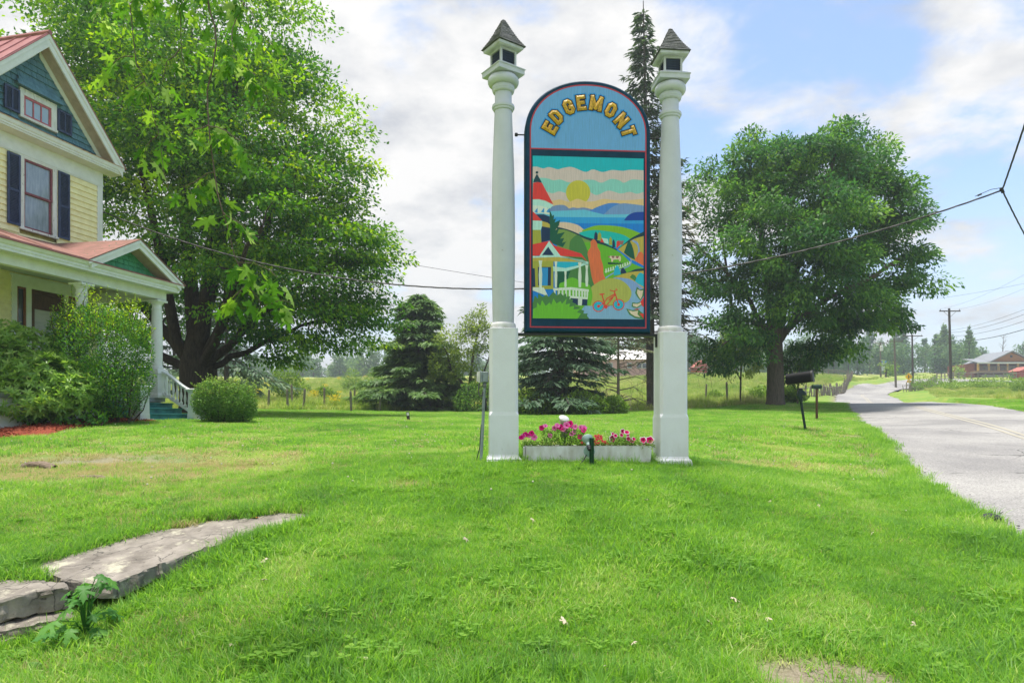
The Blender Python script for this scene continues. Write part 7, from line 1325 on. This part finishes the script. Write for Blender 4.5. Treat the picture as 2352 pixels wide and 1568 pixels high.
def red_shed():
    Y = 140; b = ground(2350, Y, -.1); t = thing('red_shed', 'small red shed with a pale roof at the edge of the far yard', 'shed', b); MB().box((-.6, 0, -.2), (3, 3, 1.9)).build('wall', mat('red_barn_paint', lin((170, 64, 54)), .8, vscale=5, var=.15, stretch=(5, 1, 1)), t); MB().add([(-.9, -.3, 1.85), (3.2, -.3, 1.85), (3.2, 3.3, 1.85), (-.9, 3.3, 1.85), (1.2, -.3, 2.8), (1.2, 3.3, 2.8)], [(0, 4, 5, 3), (1, 2, 5, 4), (0, 1, 4), (3, 5, 2), (0, 3, 2, 1)]).build('roof', mat('faded_red_roof', lin((186, 110, 100)), .7), t)
red_shed()
def barn():
    Y = 112; b = ground(1420, Y, -.3); t = thing('old_barn', 'faded pink brick and board barn with a pale roof across the pasture', 'barn', b); q = lambda x, y, d=0: Vector(P(x, y, Y + d)) - b
    x0, x1 = q(1330, 850).x, q(1560, 850).x; ev = q(1440, 824).z; M_BRK = mat('faded_brick', lin((188, 140, 138)), .9, vscale=5, col2=lin((206, 178, 172)), stretch=(1, 1, 4), speck=(.6, 9, lin((160, 92, 92)))); M_BRF = mat('pale_barn_roof', (.66, .63, .62), .6, vscale=2, var=.06)
    MB().box((x0, 0, -.6), (x1, 11, ev)).build('wall', M_BRK, t); mb = MB(); rz_ = q(1440, 796).z; mb.add([(x0 - .5, -.5, ev - .1), (x1 + .5, -.5, ev - .1), (x1 + .5, 11.5, ev - .1), (x0 - .5, 11.5, ev - .1), (x0 + 3.5, 5.5, rz_), (x1 - .5, 5.5, rz_)], [(0, 1, 5, 4), (2, 3, 4, 5), (0, 4, 3), (1, 2, 5), (0, 3, 2, 1)]); mb.build('roof', M_BRF, t)
    for x in (1402, 1446, 1468, 1480):
        z0 = q(x, 846).z; w_ = MB().box((q(x, 846).x - .4, -.06, z0), (q(x, 846).x + .4, .0 - .002, z0 + .9)).build('window', mat('barn_window_frame', (.55, .58, .58), .6), t); MB().box((q(x, 846).x - .3, -.09, z0 + .1), (q(x, 846).x + .3, -.061, z0 + .8)).build('pane', M_PANE, w_)
    t = thing('red_shed', 'little red gabled shed behind the pasture fence left of the ash', 'shed', ground(1612, 108, -.2)); MB().box((-1.1, 0, -.2), (1.1, 2.5, 1.5)).build('wall', MATS['red_barn_paint'], t); MB().add([(-1.4, -.3, 1.4), (1.4, -.3, 1.4), (1.4, 2.8, 1.4), (-1.4, 2.8, 1.4), (0, -.3, 2.6), (0, 2.8, 2.6)], [(0, 4, 5, 3), (1, 2, 5, 4), (0, 1, 4), (3, 5, 2), (0, 3, 2, 1)]).build('roof', MATS['faded_red_roof'], t)
barn()
rail_fence('split_rail_fence', 'pale rail fence in front of the little red shed', [XY(1585, 104), XY(1640, 103)], 1.3, 8, 2.5)

# ------------------------------------------------------------------ distant woods, pasture shrubs
def wood(name, label, lst, seed, lmat, leaf=.55, per=900):
    rs = np.random.default_rng(seed); C = []; T = []; segs = []; c0 = None
    for (X, Y, h, r, kind) in lst:
        z = tz(X, Y); n = int(per * (h / 11) * r / 3.2)
        if kind == 'pine':
            q = rs.random(n) ** .8; az = rs.random(n) * 6.283; rr = r * .75 * (1 - q) ** .8 * rs.uniform(.3, 1, n) + .2; rr = rr * (1 + .35 * np.sin(q * 31 + X)); p = np.c_[X + rr * np.cos(az), Y + rr * np.sin(az), z + h * (.12 + .88 * q) - .25 * rr]; p[:, 2] = np.round((p[:, 2] - z) / 1.15) * 1.15 + z + rs.normal(0, .22, n)
        else:
            nb = 9; cen = rs.normal(0, 1, (nb, 3)); cen /= np.linalg.norm(cen, axis=1)[:, None]; cen *= rs.uniform(.3, .85, nb)[:, None]; k = rs.integers(0, nb, n); d = rs.normal(size=(n, 3)); d /= np.linalg.norm(d, axis=1)[:, None]; p = cen[k] * np.array([r, r, h * .40]) + d * np.array([r, r, h * .36]) * .45 * (rs.random(n) ** .3)[:, None]; p = p + np.array([X, Y, z + h * .50]); low = rs.random(n) < .3; p[low, 2] = z + rs.random(low.sum()) * h * .45; p[:, 2] = np.maximum(p[:, 2], z + .2)
        C.append(p); T.append(np.clip(rs.normal(.5, .2) + rs.normal(0, .14, n), 0, 1)); segs.append((np.array([[X, Y, z - .3], [X, Y, z + h * .75]]), [.25, .1]))
    C = np.vstack(C); T = np.concatenate(T); n = len(C); c0 = C.mean(0); c0[2] = C[:, 2].min(); ls = rs.uniform(.6, 1.3, n) * leaf; V, Q = leaf_quads(C - c0, rdir(n, -.1), rdir(n, .6), ls, ls * .7, .1); V2, Q2 = tubes_mesh([(s[0] - c0, s[1]) for s in segs], 5)
    o = newobj(name, fast_mesh(name, np.vstack([V, V2]), np.vstack([Q, Q2 + len(V)]), [lmat, B_SPR], np.r_[T, np.zeros(len(Q2))], mi=np.r_[np.zeros(len(Q)), np.ones(len(Q2))]), None, c0); tag(o, label, 'woods', kind='stuff')
rs = np.random.default_rng(5); lst = []
for i in range(85):
    x = rs.uniform(1560, 2260); Y = rs.uniform(172, 225); h = rs.uniform(8.5, 13) * (1.0 if x > 1930 else 1.15); lst.append((*XY(x, Y), h, rs.uniform(2.3, 4.0), 'pine' if rs.random() < .07 else 'b'))
for x, Y, h in ((1998, 200, 14.5), (2060, 205, 13.5)): lst.append((*XY(x, Y), h, 3.6, 'pine'))
wood('distant_wood', 'hazy mixed wood behind the road bend and poles', lst, 6, L_WOOD, .62, 1100)
lst = [(*XY(rs.uniform(430, 1300), rs.uniform(195, 275)), rs.uniform(8, 13), rs.uniform(3, 4.6), 'pine' if rs.random() < .15 else 'b') for i in range(80)]
wood('distant_wood', 'pale blue hazy wood beyond the pasture under the maple', lst, 7, L_WOOD, .75, 800)
lst = [(*XY(rs.uniform(1290, 1580), rs.uniform(150, 200)), rs.uniform(9, 14), rs.uniform(3, 4), 'b') for i in range(16)]
wood('distant_wood', 'hazy trees rising behind the old barn', lst, 8, L_WOOD, .6, 900)
for i, (x, Y, h, r, k, lab) in enumerate(((2226, 168, 11.2, 3.2, 'pine', 'ragged pine tree standing above the far wood next to the wooden house'), (2236, 160, 5, 2.6, 'b', 'round tree in front of the far wood beside the wooden house'), (2200, 150, 3.6, 1.9, 'b', 'small round tree inside the rail fence of the far yard'), (2035, 122, 3.4, 2.2, 'b', 'bright bush at the foot of the banner pole'), (2350, 190, 9.5, 2.6, 'b', 'leafy treetop showing above the roof of the wooden house'), (2322, 141, 1.6, 1.2, 'b', 'shrub in front of the porch of the wooden house'))):
    n0 = len(COL.objects); wood('far_tree', lab, [(*XY(x, Y), h, r, k)], 30 + i, L_WOOD if i not in (2, 3) else L_WEED, .42, 1500); o = COL.objects[len(COL.objects) - 1]
    ob = [q for q in COL.objects if q.name.startswith('far_tree')][-1]; ob['category'] = 'tree' if h > 3 else 'bush'
    if 'kind' in ob: del ob['kind']
# bare dead tree over the house roof
b = ground(2303, 172, 0); t = thing('dead_tree', 'thin bare dead tree above the roof of the wooden house', 'tree', b); sg = [(np.array([[0, 0, 0], [0, 0, 5], [.2, 0, 9.6]]), [.16, .12, .03])]; rs = np.random.default_rng(4)
for k in range(9): z = rs.uniform(5.5, 9); a = rs.choice([-1, 1]); sg.append((np.array([[.1, 0, z], [a * rs.uniform(.6, 1.3), 0, z + rs.uniform(.5, 1.3)]]), [.05, .02]))
V, Q = tubes_mesh(sg, 5); newobj('trunk', fast_mesh('trunk', V, Q, B_OLD), t)
PAST = [(655, 45, 3.0, 1.2, 'tall thin sapling clump in the pasture behind the fence posts'), (700, 60, 1.0, .9, 'low round shrub in the pasture'), (745, 48, .9, .9, 'round weed clump by the pasture posts'), (640, 70, 2.6, 1.0, 'narrow sapling far out in the pasture'), (808, 75, 2.6, 1.4, 'pale sapling behind the pasture posts'), (860, 70, 2.3, 1.3, 'rounded small tree left of the green spruce'), (885, 60, 2.6, 1.5, 'small tree tucked against the green spruce'), (560, 60, 2.2, 1.4, 'rough shrub beyond the clipped bush'), (1745, 40, .9, .8, 'weedy clump in front of the fence near the ash'), (1810, 36, .8, .8, 'weeds around the small mailbox'), (1640, 44, .7, .8, 'weeds along the wire fence left of the ash'), (2130, 84, 1.7, 2.4, 'tall weeds at the foot of the ragged fence right of the road'), (2215, 78, 1.2, 3.2, 'bank of tall weeds behind the dark utility pole'), (2290, 76, 1.3, 3.4, 'bank of tall weeds below the wooden house'), (2350, 70, 1.5, 1.6, 'dark shrub at the far right of the weedy bank')]
for i, (x, Y, h, r, lab) in enumerate(PAST):
    b = ground(x, Y, 0); shrub('pasture_shrub', lab, 'shrub', b, [(b.x, b.y, b.z + h * .5, r * .8, r * .7, h * .55), (b.x + r * .2, b.y, b.z + h * .3, r, r * .8, h * .32)], 1500, .22, L_WEED, 100 + i, aspect=.35, stems=5, up=.9)
# ------------------------------------------------------------------ grass: real blades in instanced tufts
def tuft(name, nb, rad, hmin, hmax, wd, lean, m, seed, flat=0.0, seedheads=0):
    rs = np.random.default_rng(seed); r = rad * np.sqrt(rs.random(nb)); a = rs.random(nb) * 6.283; B = np.c_[r * np.cos(a), r * np.sin(a), np.full(nb, -.012)]; az = rs.random(nb) * 6.283; h = rs.uniform(hmin, hmax, nb); ln = rs.uniform(.15, 1, nb) * lean
    D = np.c_[np.cos(az) * ln, np.sin(az) * ln, np.ones(nb)]; D /= np.linalg.norm(D, axis=1)[:, None]; S = np.c_[-np.sin(az), np.cos(az), np.zeros(nb)] + rs.normal(0, .3, (nb, 3)); S /= np.linalg.norm(S, axis=1)[:, None]; w = wd * rs.uniform(.6, 1.2, nb)[:, None]
    bend = np.c_[np.cos(az), np.sin(az), np.full(nb, -.6)] * (h * ln * .55)[:, None]; M1 = B + D * h[:, None] * .55; T = B + D * h[:, None] + bend * .6
    V = np.stack([B - S * w / 2, B + S * w / 2, M1 + S * w * .42, M1 - S * w * .42, T], 1).reshape(-1, 3); o = np.arange(nb)[:, None] * 5; Q = np.vstack([o + [0, 1, 2, 3]]); Tt = np.vstack([o + [3, 2, 4]])
    me = bpy.data.meshes.new(name); me.from_pydata(V.tolist(), [], Q.tolist() + Tt.tolist()); me.materials.append(m); tn = np.clip(rs.normal(.5, .25, nb), 0, 1); at = me.attributes.new('tone', 'FLOAT', 'FACE'); at.data.foreach_set('value', np.r_[tn, tn].astype(np.float32))
    ob = bpy.data.objects.new(name, me); return ob
G_COL = [(.085, .195, .045), (.12, .28, .045), (.17, .365, .05), (.25, .435, .075), (.44, .48, .21)]
GM = leafmat('grass_blade', G_COL, .5, rough=.5, patch=(1.3, .9, .33, 1.0), objrand=True, spec=.3)
GM2 = leafmat('clover_leaf', [(.13, .28, .035), (.18, .36, .045), (.26, .43, .06)], .45, objrand=True)
GMT = leafmat('meadow_grass', [(.13, .24, .035), (.20, .32, .055), (.33, .38, .11), (.52, .47, .25)], .4, objrand=True, patch=(.12, 1.0))
GMY = leafmat('goldenrod', [(.55, .46, .03), (.66, .56, .05), (.14, .26, .04)], .3, objrand=True)
def clover(name, seed):
    rs = np.random.default_rng(seed); mb = MB()
    for i in range(16):
        x, y = rs.normal(0, .05, 2); z = rs.uniform(.02, .05); r = rs.uniform(.009, .015)
        for k in range(3):
            a = k * 2.094 + rs.random() * .3; c = np.array([x + math.cos(a) * r, y + math.sin(a) * r, z + rs.uniform(-.004, .004)]); u = np.array([math.cos(a), math.sin(a), .15]) * r; v = np.array([-math.sin(a), math.cos(a), 0]) * r * .85; mb.add([c - u, c + v * .8 - u * .1, c + v * .6 + u * .8, c + u * .7, c - v * .6 + u * .8, c - v * .8 - u * .1], [(0, 1, 2, 3, 4, 5)])
    me = mb.mesh(name, GM2, fix=False); at = me.attributes.new('tone', 'FLOAT', 'FACE'); at.data.foreach_set('value', rs.random(len(me.polygons)).astype(np.float32)); return bpy.data.objects.new(name, me)
def goldenrod(name, seed):
    rs = np.random.default_rng(seed); n = 140; C = np.c_[rs.normal(0, .22, n), rs.normal(0, .2, n), rs.uniform(.55, .95, n)]; V, Q = leaf_quads(C, rdir(n, .2), rdir(n, .8), np.full(n, .10), np.full(n, .06)); n2 = 120; C2 = np.c_[rs.normal(0, .2, n2), rs.normal(0, .2, n2), rs.uniform(.0, .7, n2)]; V2, Q2 = leaf_quads(C2, rdir(n2, .5), rdir(n2, .5), np.full(n2, .18), np.full(n2, .04)); return bpy.data.objects.new(name, fast_mesh(name, np.vstack([V, V2]), np.vstack([Q, Q2 + len(V)]), GMY, np.r_[rs.uniform(0, .25, n), np.ones(n2)]))
def scatter(name, label, cat, pts, scl, rot, idx, tufts):
    me = bpy.data.meshes.new(name); me.vertices.add(len(pts)); me.vertices.foreach_set('co', np.asarray(pts, np.float32).ravel())
    for nm, v, ty in (('scl', scl, 'FLOAT'), ('rot', rot, 'FLOAT'), ('idx', idx, 'INT')):
        a = me.attributes.new(nm, ty, 'POINT'); a.data.foreach_set('value', np.asarray(v, np.float32 if ty == 'FLOAT' else np.int32))
    me.update(); ob = newobj(name, me); tag(ob, label, cat, kind='stuff')
    cl = bpy.data.collections.new(name + '_tufts')
    for i, o in enumerate(tufts): o.name = name + '_tuft_%d' % i; cl.objects.link(o)
    ng = bpy.data.node_groups.new(name, 'GeometryNodeTree'); ng.interface.new_socket('Geometry', in_out='INPUT', socket_type='NodeSocketGeometry'); ng.interface.new_socket('Geometry', in_out='OUTPUT', socket_type='NodeSocketGeometry'); N = ng.nodes.new; L = ng.links.new
    gi = N('NodeGroupInput'); go = N('NodeGroupOutput'); ip = N('GeometryNodeInstanceOnPoints'); ci = N('GeometryNodeCollectionInfo'); ci.inputs[0].default_value = cl; ci.inputs['Separate Children'].default_value = True; ci.inputs['Reset Children'].default_value = True
    def at(nm, ty):
        n = N('GeometryNodeInputNamedAttribute'); n.data_type = ty; n.inputs[0].default_value = nm; return n.outputs[0]
    cx = N('ShaderNodeCombineXYZ'); L(at('rot', 'FLOAT'), cx.inputs[2]); er = N('FunctionNodeEulerToRotation'); L(cx.outputs[0], er.inputs[0]); sc = N('ShaderNodeCombineXYZ'); s = at('scl', 'FLOAT')
    for k in range(3): L(s, sc.inputs[k])
    L(gi.outputs[0], ip.inputs['Points']); L(ci.outputs[0], ip.inputs['Instance']); ip.inputs['Pick Instance'].default_value = True; L(at('idx', 'INT'), ip.inputs['Instance Index']); L(er.outputs[0], ip.inputs['Rotation']); L(sc.outputs[0], ip.inputs['Scale']); L(ip.outputs[0], go.inputs[0])
    md = ob.modifiers.new('tufts', 'NODES'); md.node_group = ng; return ob
# where grass may stand
from math import cos as _c
PB = np.array([SL_B[i][:2] for i in range(len(SL_B))]); PA = np.array([p[:2] for p in SL_A])
def inpoly(X, Y, poly):
    r = np.zeros(len(X), bool); j = len(poly) - 1
    for i in range(len(poly)):
        xi, yi = poly[i]; xj, yj = poly[j]; c = ((yi > Y) != (yj > Y)) & (X < (xj - xi) * (Y - yi) / (yj - yi + 1e-12) + xi); r ^= c; j = i
    return r
cs, sn = math.cos(SIGN_RZ), math.sin(SIGN_RZ)
def blocked(X, Y):
    b = inpoly(X, Y, PB) | inpoly(X, Y, PA)
    u, v = house_uv(X, Y); b |= (u < 2.05) & (u > -8) & (v < .05) & (v > -7) ; b |= (u > 1.9) & (u < 3.12) & (v > -6.5) & (v < -.15)
    dx, dy = X - pl_c[0], Y - pl_c[1]; a = dx * cs + dy * sn; c = -dx * sn + dy * cs; b |= (np.abs(a) < hl + .03) & (c > -.05) & (c < .30)
    for q in (COL_L, COL_R): b |= (np.abs(X - q[0]) < .19) & (np.abs(Y - q[1]) < .19)
    return b
def field(n, y0, y1, xm, rs, power=1.0):
    Y = y0 + (y1 - y0) * rs.random(n) ** power; X = (rs.random(n) * 2 - 1) * xm * (Y + .6); return X, Y
rs = np.random.default_rng(77)
def lawn(name, label, n, y0, y1, power, tufts, smin, smax, soft=False, dens=None, idxw=None, ro=.02, dry=0):
    X, Y = field(n, y0, y1, .80, rs, power); rc = road_coord(X, Y); ok = ((rc < ro + rs.normal(0, .07, n)) | ((rc > ROAD_W + .05) & (Y > 8))) & ~blocked(X, Y) & (meadow_mask(X, Y) < .6)
    bare = np.hypot((X - 1.40) / .9, (Y - 2.98) / .5) < .45; ok &= ~(bare & (rs.random(n) < .9))
    if dens is not None: ok &= rs.random(n) < dens(X, Y)
    X, Y = X[ok], Y[ok]; z = terr(X, Y); k = len(X); pt = np.c_[X, Y, z]; s = rs.uniform(smin, smax, k) * (1 + .28 * np.sin(X * 1.9 + np.sin(Y * 2.3)) * np.sin(Y * 1.6 + .5)); edge = np.abs(road_coord(X, Y)) < .5; s = np.where(edge & (Y < 14), s * 1.25, s)
    idx = rs.choice(len(tufts), k, p=idxw) if idxw is not None else rs.integers(0, len(tufts), k); idx = np.where(rs.random(k) < dryness(X, Y), len(tufts) - 1 - rs.integers(0, max(dry, 1), k), idx) if dry else idx; scatter(name, label, 'grass', pt, s, rs.random(k) * 6.283, idx, tufts); return k
GMD = leafmat('straw_blade', [(.22, .26, .07), (.38, .35, .16), (.55, .48, .27)], .4, rough=.7, objrand=True)
def dryness(X, Y):
    n = np.sin(X * 1.1 + 1.7 * np.sin(Y * .8)) * np.sin(Y * 1.3 + .9 * np.sin(X * .7 + 2)) + .5 * np.sin(X * 3.7 + Y * 2.9) * np.sin(Y * 4.1 - X)
    left = sst(1.6, .3, np.hypot((X + 5.0) / 2.4, (Y - 7.9) / 1.2)); terrace = .5 * sst(-1.0, -3.0, X) * sst(4.4, 5.4, Y) * sst(12, 8, Y); patch = .8 * sst(.75, .1, np.hypot((X + .95) / .6, (Y - 6.35) / .35))
    return np.clip(.10 + .22 * sst(.25, 1.0, n) + .75 * left + terrace * .6 + patch, 0, .92)
tn = [tuft('t', 46, .075, .035, .075, .0042, .9, GM, s) for s in range(5)] + [tuft('t', 30, .085, .05, .12, .0058, 1.1, GM, 20 + s) for s in range(2)] + [clover('t', 30)] + [tuft('t', 44, .08, .03, .07, .004, 1.3, GMD, 90 + s) for s in range(2)]
n1 = lawn('lawn_grass', 'mown green lawn grass of the foreground slope', 46000, 2.3, 8.2, .70, tn, .75, 1.25, idxw=[.165, .165, .165, .165, .165, .085, .08, .01, 0, 0], dry=2)
tm = [tuft('t', 60, .17, .035, .075, .008, .9, GM, 40 + s) for s in range(4)] + [tuft('t', 60, .17, .03, .07, .008, 1.2, GMD, 95)]
n2 = lawn('lawn_grass', 'mown green lawn grass around the sign and up to the trees', 60000, 7.8, 38, .62, tm, .8, 1.3, idxw=[.25, .25, .25, .25, 0], dry=1)
# long tufts against the posts, stones and foot of the slab
def edge_tufts():
    L = []
    for q in (COL_L, COL_R):
        for i in range(60): a = rs.random() * 6.283; L.append((q[0] + math.cos(a) * rs.uniform(.20, .27), q[1] + math.sin(a) * rs.uniform(.20, .27)))
    for i in range(26): a = rs.uniform(-hl, hl); L.append((pl_c[0] + a * cs + .07 * sn, pl_c[1] + a * sn - rs.uniform(.06, .10)))
    fr = np.array([slab_pt(*q)[:2] for q in [(-160, 1420), (0, 1392), (165, 1358), (263, 1350), (338, 1318), (450, 1276), (533, 1247), (668, 1216), (735, 1196)]]); fr = densify(fr, .02)
    for p in fr:
        for _ in range(3): L.append((p[0] + rs.normal(.02, .04), p[1] - abs(rs.normal(.03, .05))))
    bk = densify(np.array([slab_pt(*q)[:2] for q in [(49, 1304), (187, 1263), (278, 1237), (349, 1216), (465, 1194), (563, 1188), (638, 1175), (735, 1179)]]), .03)
    for p in bk: L.append((p[0] + rs.normal(0, .03), p[1] + abs(rs.normal(.02, .03))))
    for i in range(1200):           # ragged fringe along the road
        Y = rs.uniform(3.4, 16); k = np.argmin(np.abs(RL[:, 1] - Y)); L.append((RL[k, 0] + rs.normal(-.02, .10), Y))
    for i in range(900):            # unmown growth at the foot of the picture
        X_ = rs.uniform(-2.3, 2.3); L.append((X_, rs.uniform(2.4, 2.95) + .10 * abs(X_)))
    A = np.array(L); A = A[np.hypot((A[:, 0] - 1.40) / .9, (A[:, 1] - 2.98) / .5) > .4]; A = A[~(inpoly(A[:, 0], A[:, 1], PB) | inpoly(A[:, 0], A[:, 1], PA))]; return A
A = edge_tufts(); tl = [tuft('t', 26, .06, .07, .17, .0055, .9, GM, 60 + s) for s in range(4)]
scatter('long_grass', 'longer unmown grass fringing the stones, posts and road', 'grass', np.c_[A, terr(A[:, 0], A[:, 1])], rs.uniform(.5, 1.1, len(A)), rs.random(len(A)) * 6.283, rs.integers(0, 4, len(A)), tl)
# pasture
def pasture():
    X, Y = field(40000, 28, 115, .80, rs, .62); m = meadow_mask(X, Y); rc = road_coord(X, Y); ok = (m > .55) & ((rc < -1.2) | (rc > ROAD_W + 1)) ; X, Y = X[ok], Y[ok]; k = len(X); s = rs.uniform(.55, 1.15, k) * np.where(X > Y * .5, .75, 1.0); pat = np.sin(X * .32 + 1) * np.sin(Y * .27) + rs.normal(0, .35, k); idx = np.where(pat > .25, rs.integers(0, 2, k), rs.integers(2, 4, k)); gold = (rs.random(k) < .012) & (X < 0) & (np.sin(X * .5) * np.sin(Y * .33 + 2) > .0); idx = np.where(gold, 4, idx); s = np.where(gold, s * .75, s)
    tp = [tuft('t', 70, .35, .35, .75, .022, .5, GMT, 80), tuft('t', 70, .4, .3, .6, .026, .7, GMT, 81), tuft('t', 70, .4, .2, .42, .03, .9, GMT, 82), tuft('t', 60, .35, .25, .5, .03, .8, GMT, 83), goldenrod('t', 84)]
    scatter('pasture_grass', 'tall unmown pasture grass and goldenrod beyond the lawn', 'grass', np.c_[X, Y, terr(X, Y)], s, rs.random(k) * 6.283, idx, tp); return k
n3 = pasture()
# loose stones along the crumbling road edge
ns = 2600; kk = rs.integers(0, len(RL), ns); kk = kk[(RL[kk, 1] > 2.5) & (RL[kk, 1] < 40)]; kk = np.r_[kk, rs.choice(np.where((RL[:, 1] > 3) & (RL[:, 1] < 16))[0], 900)]; off = np.abs(rs.normal(0, .22, len(kk))) - .08; A = RL[kk] + RPERP[kk] * off[:, None] + rs.normal(0, .12, (len(kk), 2))
def pebble(seed, m):
    b = bmesh.new(); bmesh.ops.create_icosphere(b, subdivisions=1, radius=1); rd = random.Random(seed)
    for v in b.verts: v.co = Vector((v.co.x * rd.uniform(.7, 1.1), v.co.y * rd.uniform(.7, 1.1), v.co.z * rd.uniform(.4, .7)))
    me = bpy.data.meshes.new('t'); b.to_mesh(me); b.free(); me.materials.append(m); return bpy.data.objects.new('t', me)
scatter('road_gravel', 'loose grey gravel along the crumbling road edge', 'gravel', np.c_[A, terr(A[:, 0], A[:, 1], False) + .012], np.clip(rs.lognormal(-4.8, .45, len(A)), .003, .022), rs.random(len(A)) * 6.28, rs.integers(0, 3, len(A)), [pebble(1, mat('gravel_grey', (.32, .31, .30), .9)), pebble(2, mat('gravel_dark', (.12, .12, .12), .9)), pebble(3, mat('gravel_pale', (.5, .48, .45), .9))])
# white clover heads dotted over the lawn
X, Y = field(420, 6, 20, .7, rs, .8); ok = (road_coord(X, Y) < -.3) & ~blocked(X, Y); X, Y = X[ok], Y[ok]
wc = bpy.data.objects.new('t', MB().smooth().lathe([(.001, .05), (.011, .054), (.014, .062), (.009, .072), (.001, .075)], 6, cap=False).mesh('t', mat('clover_head', (.5, .48, .38), .8)))
scatter('clover_heads', 'tiny white clover heads sprinkled over the lawn', 'clover', np.c_[X, Y, terr(X, Y)], rs.uniform(.5, .9, len(X)), rs.random(len(X)), np.zeros(len(X)), [wc])
print('leaves', NLEAF, 'tufts', n1, n2, n3)
# ------------------------------------------------------------------ summer haze
def haze():
    mb = MB(); mb.box((-950, -950, HAZE_Z0), (950, 950, 40)); m = bpy.data.materials.new('summer_haze'); m.use_nodes = True; nt = m.node_tree; nt.nodes.clear(); out = nt.nodes.new('ShaderNodeOutputMaterial'); v = nt.nodes.new('ShaderNodeVolumePrincipled'); v.inputs['Color'].default_value = (.80, .88, .96, 1); v.inputs['Density'].default_value = .0011; v.inputs['Anisotropy'].default_value = .3; nt.links.new(v.outputs[0], out.inputs['Volume']); o = mb.build('haze', m); tag(o, 'thin pale summer haze over the whole scene', 'haze', kind='stuff')
HAZE_Z0 = min(v.co.z for v in bpy.data.objects['ground'].data.vertices) - 1.0
haze()
